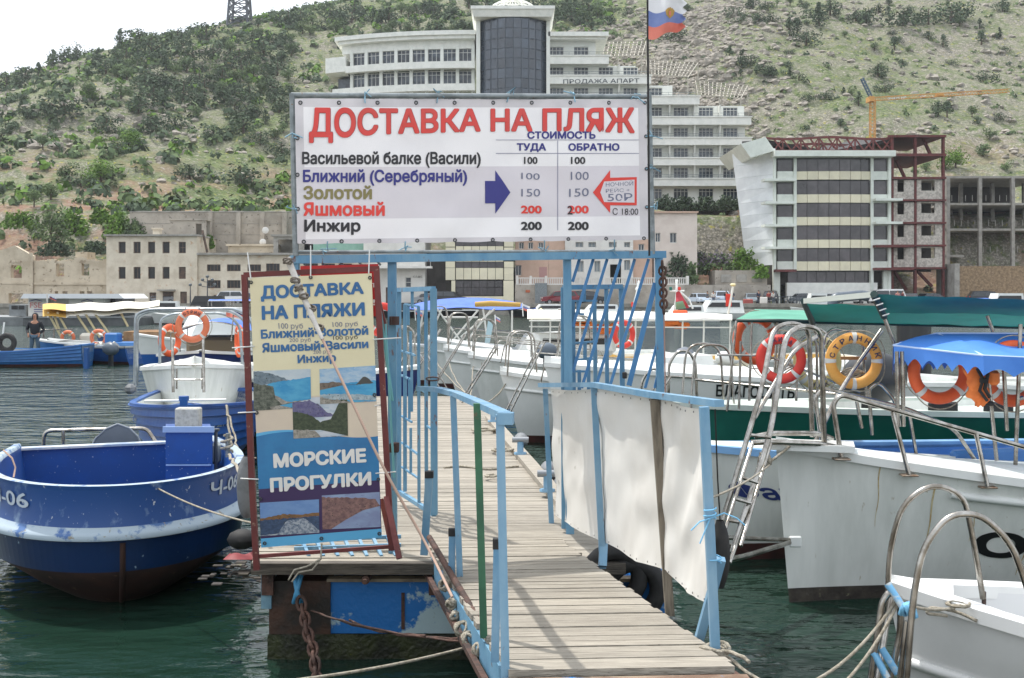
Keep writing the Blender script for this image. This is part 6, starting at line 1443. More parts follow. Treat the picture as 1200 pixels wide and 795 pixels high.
def buoy(c, yaw, tilt, mt, label, text=None, Ro=.36, r=.062, parts_rope=True, face=1, group=None, text2=None, tm=None):
    c = Vector(c); M = Matrix.Translation(c) @ Matrix.Rotation(yaw, 4, 'Z') @ Matrix.Rotation(tilt, 4, 'Y')
    t = thing('lifebuoy', label, 'lifebuoy', group=group, M=M); Rc = Ro - r
    m = MB(); NU, NV = 40, 14
    m.grid(lambda u, v: Vector(((Rc + r * math.cos(v * 6.2832)) * math.cos(u * 6.2832), -r * .85 * math.sin(v * 6.2832), (Rc + r * math.cos(v * 6.2832)) * math.sin(u * 6.2832))), NU, NV); m.build('ring', mt, t, local=True)
    for k in range(4):
        a0 = math.pi / 4 + k * math.pi / 2 if text is None or len(text) < 7 else k * math.pi / 2; m = MB()
        m.grid(lambda u, v: Vector(((Rc + (r + .003) * math.cos(v * 6.2832)) * math.cos(a0 - .085 + .17 * u), -(r * .85 + .003) * math.sin(v * 6.2832), (Rc + (r + .003) * math.cos(v * 6.2832)) * math.sin(a0 - .085 + .17 * u))), 4, 12); m.build('tape_band', TAPE, t, local=True)
    if parts_rope:
        m = MB()
        for k in range(4):
            a0 = k * math.pi / 2 + (math.pi / 4 if text is None or len(text) < 7 else 0)
            m.tube([Vector(((Rc + r + .012 + .03 * math.sin(q / 10 * math.pi)) * math.cos(a0 + q / 10 * math.pi / 2), -.01, (Rc + r + .012 + .03 * math.sin(q / 10 * math.pi)) * math.sin(a0 + q / 10 * math.pi / 2))) for q in range(11)], .006, 5)
        m.build('grab_line', ROPE, t, local=True)
    def arc(s, a_mid, span, flip=False):
        mb = MB()
        for i, chh in enumerate(s):
            if chh == ' ': continue
            a = a_mid + (span / 2 - span * (i + .5) / len(s)) * (-1 if flip else 1); hgt = r * 1.0; wd_ = min(span / len(s) * Rc * .62, r * .9)
            rad = Vector((math.cos(a), 0, math.sin(a))); tan = Vector((math.sin(a), 0, -math.cos(a)))
            if flip: rad, tan = -rad, -tan
            o = Vector((math.cos(a) * Rc, -r * .85 - .004, math.sin(a) * Rc))
            text_on(chh, lambda u, v: o + tan * (u - .5) * wd_ + rad * (v - .5) * hgt, None, None, .03, 2, mb=mb)
        mb.build('lettering', tm or mat('buoy_lettering', '2a2c4a', .6), t, local=True)
    if text: arc(text, math.pi / 2, 1.35 if len(text) < 7 else 3.0)
    if text2: arc(text2, -math.pi / 2, min(2.2, .36 * len(text2)), True)
    return t

def hoop_pair(root, c, dx, w_, h_, gap, r=.016, lean=0., rung=None, nm='boarding_hoop', legs=0.):
    """two parallel inverted U pipes (local coordinates); dx = unit vector across the hoop, gap along the other axis"""
    c = Vector(c); dx = Vector(dx).normalized(); dy = Vector((-dx.y, dx.x, 0))
    for s_ in (-.5, .5):
        o = c + dy * gap * s_
        pts = [o - dx * w_ / 2 + Vector((0, 0, -legs)) - dx * lean * .4, o - dx * w_ / 2 * .8 + Vector((0, 0, h_)) + dx * lean, o + dx * w_ / 2 * .8 + Vector((0, 0, h_)) + dx * lean, o + dx * w_ / 2]
        lpipe(root, pts, r, nm, fr=w_ * .45)
    for q in (rung or []):
        o = c - dx * w_ / 2 + Vector((0, 0, q)); lpipe(root, [o - dy * gap / 2, o + dy * gap / 2], r * .9, 'rung')
def ladder(root, a, b_, w_, n, r=.014, side=None, nm='ladder'):
    a = Vector(a); b_ = Vector(b_); d = (b_ - a).normalized(); sx = Vector(side) if side else d.cross(Vector((0, 0, 1))).normalized(); sx = sx.normalized() * w_ / 2
    m = MB(); m.tube([a - sx, b_ - sx], r, 8); m.tube([a + sx, b_ + sx], r, 8); o = m.build(nm, CHROME, root, local=True)
    for k in range(n):
        p = a.lerp(b_, (k + .5) / n); m = MB(); m.tube([p - sx, p + sx], r * .85, 7); m.build('rung', CHROME, o, local=True)
def canopy(root, pts4, h0, rise, mt, posts=True, scallop=0., under=None, frame_h=None, nm='canopy', pr=.014, drop=.0, n=24):
    """fabric roof over local corner points (x0,y0,x1,y1); ridge along x"""
    x0, y0, x1, y1 = pts4
    def f(u, v): 
        a = abs(2 * v - 1); z = h0 + rise * (1 - a ** 1.6) - .02 * abs(math.sin(u * math.pi * 4)) * 1 + .02 * noise.noise(Vector((u * 5, v * 5, h0)))
        return Vector((x0 + (x1 - x0) * u, y0 + (y1 - y0) * v, z))
    m = MB(); m.grid(f, n, 12); m.grid(lambda u, v: f(1 - u, v) - Vector((0, 0, .008)), n, 12)
    if drop:
        def vl(side):
            def g(u, v):
                p = f(u, side); p.y += (.01 if side else -.01) * (1 if y1 > y0 else -1); p.z -= drop * v * (1 - scallop * abs(math.sin(u * math.pi * 9))); return p
            return g
        def ve(side):
            def g(u, v):
                p = f(side, u); p.x += (.01 if side else -.01) * (1 if x1 > x0 else -1); p.z -= drop * v * (1 - scallop * abs(math.sin(u * math.pi * 6))); return p
            return g
        for s_ in (0, 1): m.grid(vl(s_), 60, 3); m.grid(ve(s_), 48, 3)
    m.build(nm, [mt], root, local=True)
    if posts:
        fh = frame_h or 0
        for xx in (x0, (x0 + x1) / 2, x1):
            for yy in (y0, y1): lpipe(root, [(xx, yy * .97, fh), (xx, yy * .99, h0 - .02)], pr, 'canopy_post')
        m = MB()
        for xx in (x0, (x0 + x1) / 2, x1): m.tube([(xx, y0 + (y1 - y0) * k / 8, h0 - .02 + rise * (1 - abs(2 * k / 8 - 1) ** 1.6)) for k in range(9)], pr * .9, 6)
        for yy in (y0, y1): m.tube([(x0, yy, h0 - .02), (x1, yy, h0 - .02)], pr * .9, 6)
        m.build('canopy_frame', CHROME, root, local=True)
def outboard(c, yaw, s_, mt, label, tilt=0., group=None):
    M = Matrix.Translation(Vector(c)) @ Matrix.Rotation(yaw, 4, 'Z') @ Matrix.Rotation(tilt, 4, 'Y')
    t = thing('outboard_motor', label, 'outboard motor', group=group, M=M)
    m = MB()
    def cf(u, v):
        a = v * 6.2832; zz = u; w_ = [.55, .95, 1.05, 1.03, .95, .72, .05]; k = u * 6; i = min(int(k), 5); ww = w_[i] + (w_[i+1] - w_[i]) * (k - i)
        ca, sa = math.cos(a), math.sin(a); q = (abs(ca) ** 3 + abs(sa) ** 3) ** (-1 / 3)
        return Vector((ca * q * .26 * ww + .04 * u, sa * q * .17 * ww, .42 * u ** .9)) * s_
    m.grid(cf, 14, 20); m.build('cowl', mt, t, local=True)
    m = MB(); m.rbox((0, 0, -.18 * s_), (.16 * s_, .11 * s_, .38 * s_), .02 * s_); m.rbox((0.02 * s_, 0, -.5 * s_), (.12 * s_, .05 * s_, .4 * s_), .01 * s_); m.rbox((.0, 0, -.62 * s_), (.34 * s_, .16 * s_, .02 * s_), .005 * s_); m.build('leg', MOTK, t, local=True)
    m = MB()
    for k in range(3): a = k * 2.094; m.add([Vector(p) * s_ for p in ((-.18, 0, -.72), (-.2, .1 * math.cos(a + .3), -.72 + .1 * math.sin(a + .3)), (-.17, .11 * math.cos(a - .3), -.72 + .11 * math.sin(a - .3)))], [(0, 1, 2)])
    m.tube([Vector((-.2, 0, -.72)) * s_, Vector((.15, 0, -.72)) * s_], .04 * s_, 8); m.build('propeller', MOTK, t, local=True); return t

# ---------------------------------------------------------------- A: near-left blue boat, bow on (profile lofted)
ax = Vector((-.345, .94, 0)).normalized()        # bow -> stern
bowA = Vector((-3.00, 8.55, 0)); LA = 3.72
MA = Matrix.Translation(bowA) @ Matrix.Rotation(math.atan2(-ax.y, -ax.x), 4, 'Z')       # +x towards the bow
A = thing('blue_work_boat', 'bluff bowed dark blue open boat with worn white ledge facing the camera', 'boat', M=MA)
AM = [mat('work_boat_antifouling', '3f2923', .75, c2='2c1e1b', s=3, c3='5e4b3c', s3=9, t3=.64), mat('work_boat_blue', '0f2a54', .3, c2='0c2245', s=1.6, c3='8fa4b3', s3=11, t3=.68),
      mat('worn_white_ledge', '9fafba', .5, c2='3f6498', s=6, lo=.54, hi=.62, c3='8a8576', s3=15, t3=.62), mat('bulwark_blue', '234a86', .42, c2='7f97b4', s=4.5, lo=.57, hi=.70, c3='c3c9cc', s3=24, t3=.66, stretch=(1, 1, .7)), mat('cockpit_blue', '174b93', .45, c2='184483', s=2, c3='aab6bf', s3=34, t3=.67)]
prof = [(-.38, .0, 0), (-.14, .33, 0), (.10, .66, 0), (.33, .93, 1), (.575, .975, 1), (.585, 1.02, 2), (.625, 1.03, 2), (.64, .985, 2), (.68, .955, 3), (.79, .93, 3), (.97, .945, 3), (1.0, .955, 2), (1.005, .90, 2), (.97, .885, 4), (.30, .80, 4), (.30, .0, 4)]
def bA(t):
    return 1.16 * (.93 + .07 * sm(0, .4, t)) if t < .4 else 1.16 * max(0, 1 - ((t - .4) / .6) ** 2.9) ** .52
def pA(t, z, s_, side, shz=1.):
    x = -LA * (1 - t) - (1 - s_) * 1.15 * max(0, t - .15) ** 2.5; sh = .10 * (1 - t) ** 2 * (-1) + .02
    if z < .33: z = z + .20 * t ** 3 * (.33 - z) / .71
    return Vector((x, side * bA(t) * s_, z + (sh if z > .2 else 0)))
m = MB(); tA = [1 - (1 - i / 44) ** 1.9 for i in range(45)]
for side in (1, -1):
    base = len(m.v); nc = len(prof)
    for t in tA:
        for (z, s_, mi) in prof: m.v.append(tuple(pA(t, z, s_, side)))
    for i in range(len(tA) - 1):
        for j in range(nc - 1):
            a = base + i * nc + j; q = (a, a + nc, a + nc + 1, a + 1); m.f.append(q[::-1] if side == 1 else q); m.m.append(prof[j][2]); m.sm.append(j not in (3, 4, 10, 11))
# split into parts by material group
def sub(mb, js):
    o = MB(); o.v = mb.v; o.f = [f for f, q in zip(mb.f, mb.m) if q in js]; o.m = [q for q in mb.m if q in js]; o.sm = [s_ for s_, q in zip(mb.sm, mb.m) if q in js]; return o
for nm, js in (('hull', (0, 1)), ('rub_ledge', (2,)), ('bulwark', (3,)), ('cockpit_lining', (4,))): sub(m, js).build(nm, AM, A, local=True)
m = MB(); m.box(-LA - .02, -LA + .05, -1.02, 1.02, -.2, .86); m.build('transom', AM[4], A, local=True)
m = MB(); m.box(-LA - .04, -LA + .10, -1.04, 1.04, .862, .885); m.build('transom_cap', mat('pale_cap', 'c2c6c8', .5, c2='8a9db5', s=5), A, local=True)
m = MB(); m.tube([pA(1, .56, .97, 1), pA(1, .33, .93, 1), pA(1, .10, .66, 1) * Vector((1, 0, 1)).length * 0 + Vector((pA(1, .10, .66, 1).x, 0, pA(1, .10, .66, 1).z)), Vector((pA(1, -.38, 0, 1).x, 0, pA(1, -.38, 0, 1).z))], .022, 6); m.build('stem', AM[0], A, local=True)
# console, white block, rail, motor
def wA(px, py, Y): return MA.inverted() @ P(px, py, Y)
q = [P(195, 507, 11.0), P(249, 507, 11.0)]
m = MB(); x0, x1 = X(194, 11.0), X(249, 11.0)
m.hexa([(x0, 11.0, .35), (x1, 11.0, .35), (x1, 11.0, Z(506, 11)), (x0, 11.0, Z(506, 11))], [(x0 - .2, 11.65, .35), (x1 - .2, 11.65, .35), (x1 - .2, 11.65, Z(506, 11)), (x0 - .2, 11.65, Z(506, 11))]); m.build('console', AM[4], A)
m = MB(); m.box(x0 - .02, x1 + .02, 10.97, 11.0, Z(506, 11) - .005, Z(500, 11)); m.beam((x0 + .01, 10.985, Z(545, 11)), (x1 - .01, 10.985, Z(545, 11)), .02, .012); m.build('console_trim', mat('pale_blue_edge', '8fa9cf', .5), A)
m = MB(); m.rbox(P(221, 489.5, 11.15), (.24, .14, .20), .012); m.build('instrument_box', mat('speckled_white_box', 'b9b8b0', .7, c2='a3a199', s=30), A)
m = MB(); m.tube([P(253, 560, 11.1), P(253, 506, 11.1)], .018, 8); m.rbox(P(250, 504, 11.1), (.12, .04, .03), .006); m.build('throttle_lever', mat('dark_grey_metal', '4f5458', .5, .5), A)
m = MB(); m.rbox(P(253, 531, 11.3), (.09, .14, .22), .03); m.build('grey_canister', SEATG, A)
lp = lambda pts, r, nm: (lambda m: (m.tube(fillet(pts, .08), r, 8), m.build(nm, CHROME, A)))(MB())
lp([P(51, 522, 12.2), P(52, 505, 12.2), P(172, 502, 12.4), P(183, 519, 12.3)], .022, 'stern_rail'); lp([P(74, 521, 12.2), P(74, 505, 12.2)], .02, 'stern_rail_post')
m = MB(); m.tube([P(267, 536, 10.3), P(267, 508, 10.3)], .022, 8); m.build('samson_post', GALV, A)
om = thing('outboard_motor', 'pointed slate grey outboard motor cowl on the stern of the near blue boat', 'outboard motor', tuple(P(138, 545, 12.5)))
fr_ = [P(*q_, 12.3) for q_ in ((106, 526), (112, 514), (124, 503), (138, 497), (152, 502), (162, 512), (167, 526))]; bk = [P(*q_, 12.95) for q_ in ((112, 526), (120, 516), (130, 508), (140, 504), (150, 507), (158, 514), (162, 526))]
m = MB(); nn = len(fr_); m.add(fr_ + bk, [(i, i + nn, i + nn + 1, i + 1) for i in range(nn - 1)] + [tuple(range(nn))[::-1], tuple(range(nn, 2 * nn))], 0, False)
for i in range(nn - 1): m.tube([fr_[i], fr_[i+1]], .012, 5, 1)
m.build('cowl', [mat('slate_cowl', '646c76', .4, c2='59616b', s=3), mat('cowl_edge', '8b929a', .4)], om)
m = MB(); m.rbox(P(138, 540, 12.6), (.3, .3, .4), .04); m.build('leg', MOTK, om)
def side_text(s, t0, t1, z0, z1, side, mt, bold=.02):
    return text_on(s, lambda u, v: pA(t0 + (t1 - t0) * u, z0 + (z1 - z0) * v, .932 + .014 * ((z0 + (z1 - z0) * v - .79) / .18), side) + Vector((.004, side * .008, .0)), mt, A, bold, local=True)
MKW = mat('stencil_white', 'b9c4cf', .6)
side_text('Ч-06', .80, .62, .76, .92, 1, MKW, .02) if False else None
side_text('Ч-06', .90, .76, .80, .925, 1, MKW, .02); side_text('Ч-06', .74, .90, .80, .925, -1, MKW, .02)
# mooring ropes of the near boat
m = MB(); m.tube(sag(P(184, 572, 8.75), P(300, 614, 7.3), .03, 14), .0065, 6); m.build('mooring_line', ROPE, label='thin pale line from the near blue boat to the tour sign frame', cat='rope')
m = MB(); m.tube(sag(P(268, 532, 10.2), P(300, 566, 8.0), .06, 20, .012), .014, 6); m.tube([P(266, 530, 10.25) + Vector((.05 * math.cos(a), .05 * math.sin(a), .01 * a)) for a in [k * .6 for k in range(26)]], .012, 6); m.build('mooring_rope', ROPE, label='thick knotted rope from the near blue boat bollard to the jetty', cat='rope')
m = MB(); m.tube([P(4, 528, 9.6), P(14, 537, 9.5), P(18, 548, 9.5), P(16, 560, 9.4)], .008, 5); m.build('loose_line', mat('pinkish_rope', 'b59a8a', .9), label='thin loose line hanging inside the near blue boat at the left edge', cat='rope')
# floating fender, clothes, weed between boat and pontoon
m = MB(); c = P(289, 560, 8.3); m.grid(lambda u, v: c + Vector((.075 * math.cos(v * 6.283) * max(.05, math.sin(u * math.pi)) ** .35, .075 * math.sin(v * 6.283) * max(.05, math.sin(u * math.pi)) ** .35, -.30 + .46 * u)), 14, 12); m.build('fender', FEND, label='long grey fender hanging between the near blue boat and the sign', cat='fender')
m = MB(); c = P(284, 632, 8.7); m.grid(lambda u, v: c + Vector((.12 * math.cos(v * 6.283) * math.sin(u * math.pi), .1 * math.cos(u * math.pi), .08 * math.sin(v * 6.283) * math.sin(u * math.pi))), 8, 10); m.build('black_float', BLACKR, label='small black float lying on the water beside the tour sign', cat='float')
m = MB(); c = P(283, 657, 8.1); rr = random.Random(4); m.grid(lambda u, v: c + Vector(((u - .5) * .22, (v - .5) * .2, .03 * math.sin(u * 5) * math.sin(v * 4) + .03)), 8, 6); m.build('red_cloth', mat('wet_red_cloth', '7a2326', .6), label='wet dark red cloth floating by the pontoon corner', cat='cloth')
m = MB(); c = P(283, 672, 8.0)
for k in range(40): a = rr.uniform(0, 6.28); q = rr.uniform(0, .3); m.rbox(c + Vector((q * math.cos(a), q * 1.3 * math.sin(a), rr.uniform(-.02, .01))), (rr.uniform(.02, .09), rr.uniform(.02, .06), .012), .003)
m.build('floating_debris', BOOTG, label='dark weed and debris floating beside the pontoon corner', cat='debris', kind='stuff')

# ---------------------------------------------------------------- B: blue clinker boat, bow to camera
HB = Hull(4.6, 2.0, .95, .78, .8, .35, 2.1, .8, .25, .55)
Bb = boat('clinker_boat', 'bright blue clinker rowing boat seen bow on behind the near boat', 'boat', (X(216, 15.3), 15.3), (.20, -1), HB, BLUEH, BOOT, BLUEH, HULLW, zb=.05, td=.9, floor=.35, clinker=6, deckm=BLUEH)
m = MB(); m.box(2.18, 2.32, -.05, .05, .3, 1.06); m.tube([(2.25, 0, 1.04), (2.25, 0, 1.1)], .07, 10); m.build('stem_post', BLUEH, Bb, local=True)
m = MB(); m.rbox((2.0, 0, 1.02), (.12, 1.1, .025), .005); m.build('bow_board', HULLW, Bb, local=True)
m = MB(); 
for xx in (.6, -.6): m.box(xx - .12, xx + .12, -.86, .86, .6, .64)
m.build('thwart', GREYD, Bb, local=True)
hull_text(Bb, HB, 'ЧФ1071', .80, .93, .5, .64, 1, MKW, .02)
m = MB(); m.tube(sag(P(265, 475, 15.4), P(277, 560, 14.4), .05, 14, .01), .016, 6); m.tube(sag(P(265, 475, 15.4), P(283, 545, 14.4), .02, 14, .02), .014, 6); m.build('bow_rope', ROPE, label='frayed rope hanging down the bow of the blue clinker boat', cat='rope')
m = MB(); m.tube([P(249, 531, 11.5), P(300, 537, 11.2)], .009, 6); m.build('taut_line', ROPE, label='taut pale line running from behind the console to the sign frame', cat='rope')
# ---------------------------------------------------------------- C: white boat with steel arch
HC = Hull(5.6, 2.15, 1.32, 1.08, 1.0, .35, 2.6, .85, .2, .45)
Cb = boat('white_arched_boat', 'pale grey white tour boat with steel hoops and boarding ladder behind the clinker boat', 'boat', (X(228, 18.4), 18.4), (.24, -1), HC, HULLG, BOOT, HULLW, HULLG, td=.7, floor=.35, capw=.12, deckm=HULLG, camber=.16)
def inv(root, p): return wm(root).inverted() @ Vector(p)
for k, (Y_, sc_) in enumerate(((18.9, 1), (19.6, .97), (21.6, .95))):
    a, b_ = (158, 160, 187)[k], (298, 291, 283)[k]; tp = (363, 365, 368)[k]; bt = (450, 452, 440)[k]
    pts = [inv(Cb, P(a, bt, Y_)), inv(Cb, P(a + 1, tp + 6, Y_)), inv(Cb, P(a + 16, tp, Y_)), inv(Cb, P(b_ - 20, tp - 1, Y_)), inv(Cb, P(b_ - 2, tp + 12, Y_)), inv(Cb, P(b_ + 2, bt, Y_))]
    lpipe(Cb, pts, .028, 'steel_hoop', mat('brushed_tube', 'a4abb0', .35, .9, c2='8e9599', s=8), fr=.3, n=10)
for px in (203, 239): m = MB(); m.tube([P(px, 460, 18.2), P(px - 1, 398, 18.3)], .024, 8); m.build('ladder_upright', CHROME, Cb)
for px in (207, 237): m = MB(); m.tube([P(px, 456, 18.3), P(px, 432, 18.3)], .016, 8); m.build('ladder_upright', CHROME, Cb)
for py in (445, 428): m = MB(); m.tube([P(203, py, 18.25), P(239, py, 18.25)], .015, 6); m.build('rung', CHROME, Cb)
m = MB(); m.hexa([P(208, 430, 18.6), P(236, 430, 18.6), P(234, 421, 19.3), P(210, 421, 19.3)], [p - Vector((0, 0, .04)) for p in (P(208, 430, 18.6), P(236, 430, 18.6), P(234, 421, 19.3), P(210, 421, 19.3))]); m.build('step_plate', GREYD, Cb)
m = MB(); c = P(153, 456, 18.0); m.rbox(c, (.16, .2, .16), .05); m.build('side_fender', FEND, Cb)
buoy(P(225.5, 382, 18.8), .05, 0, ORNF, 'faded orange lifebuoy lettered СТРИМ hung from the steel hoops', 'СТРИМ', .29, .055)
# ---------------------------------------------------------------- D: dark blue boat behind with blue canopy
HD = Hull(6.0, 2.6, 1.25, 1.0, 1.0, .4, 2.3, .8, .4, .7)
Db = boat('navy_boat', 'dark navy blue boat with white cabin and blue canopy moored behind the white boat', 'boat', (X(236, 24.2), 24.2), (.18, -1), HD, NAVYH, BOOT, HULLW, HULLG, td=.75, floor=.35)
for px0, px1, py, Y_ in ((190, 286, 373, 26.5), (196, 282, 372, 28.5)): pass
canopy(Db, (-2.3, -.85, 1.2, 1.05), 1.62, .26, mat('blue_canopy', '3f6fc4', .6, c2='365fb0', s=2), frame_h=.9)
m = MB(); m.rbox((-1.0, 0, 1.2), (1.6, 1.3, .5), .08); m.build('cabin', mat('brown_cabin', '857459', .6), Db, local=True)
buoy(P(199, 399, 24.0), 1.2, 0, ORNG, 'orange lifebuoy seen edge on at the left of the navy boat', None, .36, .07, False)
buoy(P(280, 400, 24.0), -1.2, 0, ORNG, 'orange lifebuoy seen edge on at the right of the navy boat', None, .36, .07, False)
m = MB(); m.tube([P(274, 362, 20.8), P(271, 400, 20.8)], .012, 6); m.build('staff', CHROME, Cb)
fl2 = thing('stern_flag', 'drooping blue and red flag near the top of the steel hoops', 'flag', tuple(P(275, 380, 21)))
m = MB(); m.grid(lambda u, v: P(265 + 22 * u, 361 + 10 * v + 3.5 * u * (1 + .3 * math.sin(u * 9)), 21 + .08 * math.sin(u * 9 + v)), 16, 10, mif=lambda i, j: 0 if j < 5 else 1); m.build('cloth', [NAVYH, FR_], fl2)

# ---------------------------------------------------------------- far-left boats
HE = Hull(7.5, 2.0, .95, .52, .74, .3, 2.2, .55, .3, .7)
Eb = boat('blue_rowing_boat', 'weathered bright blue wooden boat lying broadside in front of the standing man', 'boat', (X(-148, 38.5), 38.9), (-1, .03), HE, mat('bright_blue_wood', '1f5f9e', .5, c2='2a6ca8', s=2), BOOT, MBLUE, GREYD, clinker=5, td=.85, floor=.15)
m = MB(); c = P(101, 418, 37.4); m.box(c.x - .05, c.x + .08, 37.3, 37.5, -.1, Z(408, 37.4)); m.build('rudder', mat('rudder_blue', '1b5190', .5), Eb)
hf = Hull(3.6, 1.9, .8, .66, .7, .25, 3.2, .8, .1, .5)
Fb = boat('blue_dinghy', 'blue dinghy with thick white rounded rim beside the standing man', 'boat', (X(48, 41), 41), (-1, -.15), hf, mat('bright_blue_wood', '1f5f9e'), BOOT, HULLW, HULLG, td=.92, floor=.2, capw=.14)
hg = Hull(5.6, 2.1, .85, .62, .66, .3, 2.3, .85, .4, .7)
Gb = boat('awning_tour_boat', 'blue tour boat under a long cream awning on slanting struts', 'boat', (X(95, 44), 46), (-.96, .3), hg, BLUEH, BOOT, HULLW, WOODD, td=.8, floor=.25)
AWN = mat('cream_awning', 'ddd9cc', .7, c2='d2cdbd', s=1); AWY = mat('yellow_awning_end', 'cfa652', .7)
m = MB()
def awf(u, v): return P(50 + 137 * u, 363 - 6 * v + 3 * math.sin(u * 3.14) * (1 - v) - 2.5 * (v - v * v) * 4 - (u * 4), 43 + 2 * v) + Vector((0, 0, .03 * math.sin(u * 20)))
m.grid(awf, 30, 10, mif=lambda i, j: 0 if i > 5 else 1); m.grid(lambda u, v: awf(u, v) - Vector((0, 0, .05 + .12 * (1 - v) * (1 if u > .2 else 1.8))), 30, 10, mif=lambda i, j: 0 if i > 5 else 1)
m.build('awning', [AWN, AWY], Gb)
for a, c in (((56, 366), (82, 396)), ((67, 366), (92, 394)), ((88, 366), (118, 396)), ((99, 366), (127, 396)), ((110, 366), (140, 394)), ((140, 364), (160, 383)), ((63, 368), (80, 388))): m = MB(); m.tube([P(a[0], a[1], 43.3), P(c[0] - 10, c[1], 43.3)], .045, 6); m.build('awning_strut', mat('cream_strut', 'cfc49c', .6), Gb)
for px in (51, 63): m = MB(); m.tube([P(px, 405, 43), P(px, 384, 43)], .03, 6); m.build('stanchion', CHROME, Gb)
m = MB(); m.tube([P(48, 387, 43), P(85, 386, 43)], .025, 6); m.build('hand_rail', CHROME, Gb)
buoy(P(79.5, 396, 42.6), 0, 0, ORNF, 'orange lifebuoy on the left under the cream awning', None, .29, .065, False, group='lifebuoys under the cream awning')
buoy(P(115.5, 396, 41.5), 0, 0, ORNF, 'larger orange lifebuoy on the right under the cream awning', None, .33, .07, False, group='lifebuoys under the cream awning')
m = MB(); m.rbox(P(102, 398, 43), (.5, .4, .5), .1); m.build('helm_seat', AWN, Gb)
hh = Hull(4.8, 2.0, .8, .6, .62, .3, 2.3, .85, .3, .7)
Hb = boat('blue_motor_boat', 'small blue motor boat with an outboard at its square stern', 'boat', (X(72, 43), 42), (-.9, .45), hh, BLUEH, BOOT, GREYD, HULLG, td=.8, floor=.2)
outboard(tuple(P(130, 416, 38.8)), 2.7, 1.1, MOTOR, 'grey outboard motor hanging on the stern of the small blue boat')
m = MB(); m.rbox(P(133, 399, 41), (.5, .5, .55), .05); m.build('blue_box', mat('bright_blue_wood', '1f5f9e'), Hb)
m = MB(); m.tube(fillet([P(108, 408, 40), P(117, 401, 40), P(128, 408, 40)], .2), .03, 6); m.tube(fillet([P(130, 407, 40), P(133, 400, 40), P(141, 408, 40)], .2), .03, 6); m.build('stern_rail', CHROME, Hb)
hi = Hull(4, 1.8, 1.25, .8, .8, .3, 2.2, .8, .4, .8)
Ib = boat('edge_boat', 'dark blue boat bow with a tyre fender cut off by the left edge', 'boat', (X(5, 41), 39.5), (1, -.1), hi, NAVYH, BOOT, BLUEH, GREYD)
m = MB(); m.tube([P(8, 402, 39) + Vector((.26 * math.cos(a), 0, .26 * math.sin(a))) for a in [6.283 * k / 16 for k in range(16)]], .1, 8, closed=True); m.build('tyre_fender', BLACKR, Ib)
m = MB(); m.tube([P(3, 395, 39), P(5, 378, 39)], .03, 6); m.build('staff', HULLW, Ib)
# floating work pontoon with tyre, white cabin boat
fp = thing('floating_platform', 'rusty brown floating platform with a tyre fender beside the awning boat', 'pontoon', tuple(P(165, 425, 41)))
m = MB(); m.box(X(142, 41), X(200, 41), 40.5, 44, -.2, .62); m.build('body', mat('dark_brown_steel', '463a31', .8, c2='5d4c3c', s=2), fp)
m = MB(); m.box(X(140, 41), X(203, 41), 40.3, 44.1, .62, .74); m.build('blue_edge', MBLUE, fp); m = MB(); m.box(X(139, 41), X(200, 41), 41.5, 44.2, .74, 1.1); m.build('wooden_deck_box', WOODD, fp)
m = MB(); m.tube([P(174, 412, 40.3) + Vector((.3 * math.cos(a), 0, .3 * math.sin(a))) for a in [6.283 * k / 16 for k in range(16)]], .1, 8, closed=True); m.build('tyre_fender', BLACKR, fp)
hj = Hull(5.5, 2.2, 1.2, .8, .75, .3, 2.2, .8, .5, .8)
Jb = boat('white_cabin_boat', 'white cabin boat with blue hull stripe partly hidden by the steel hoops', 'boat', (X(165, 36), 36), (-.8, -.6), hj, HULLW, BLUEH, HULLW, HULLG, zb=.55, td=.5)
m = MB(); m.hexa([(-.9, -.75, .9), (1.2, -.6, .9), (.6, -.5, 2.0), (-.8, -.6, 2.05)], [(-.9, .75, .9), (1.2, .6, .9), (.6, .5, 2.0), (-.8, .6, 2.05)]); m.build('cabin', HULLW, Jb, local=True)
m = MB(); m.hexa([(-.6, -.72, 1.4), (.8, -.62, 1.4), (.5, -.56, 1.85), (-.6, -.64, 1.85)], [(-.6, -.70, 1.4), (.8, -.6, 1.4), (.5, -.54, 1.85), (-.6, -.62, 1.85)]); m.build('cabin_window', MATS['win_dark'], Jb, local=True)

# ---------------------------------------------------------------- right side: R1 large white boat
H1 = Hull(7.4, 2.7, 1.28, .74, .85, .40, 1.55, .8, .16, 1.15)
R1 = boat('large_white_boat', 'large grey white fibreglass boat broadside at right with black lettering on its hull', 'boat', (2.20, 8.98), (-.955, -.30), H1, HULLG, BOOTG, HULLW, HULLG, zb=.115, td=.45, floor=.3, capw=.10, deckm=mat('bright_deck', 'd5dad8', .5, c2='c9cecb', s=2), camber=.06)
def ipt(root, px, py, Y): return inv(root, P(px, py, Y))
m = MB(); m.hexa([P(896, 520, 8.75), P(1002, 524, 8.75), P(1000, 517, 9.1), P(900, 514, 9.1)][::-1], [p - Vector((0, 0, .05)) for p in ([P(896, 520, 8.75), P(1002, 524, 8.75), P(1000, 517, 9.1), P(900, 514, 9.1)][::-1])]); m.build('bow_platform', HULLW, R1)
m = MB(); m.tube(fillet([P(884, 512, 8.85), P(903, 508, 8.85), P(960, 508, 9.0), P(975, 514, 9.2)], .06), .02, 10); m.tube(fillet([P(880, 519, 8.7), P(900, 518, 8.7), P(958, 520, 8.75), P(985, 525, 8.9)], .06), .022, 10); m.build('platform_tube', CHROME, R1)
hull_text(R1, H1, 'ОН', .795, .685, .34, .57, 1, mat('hull_black_letter', '17181a', .4), .05)
m = MB(); 
for (t0, t1, zf) in ((.83, .35, .84),):
    m.tube([H1.S(t0 + (t1 - t0) * k / 20, H1.h(t0 + (t1 - t0) * k / 20) * zf, 1, .015) for k in range(21)], .036, 6)
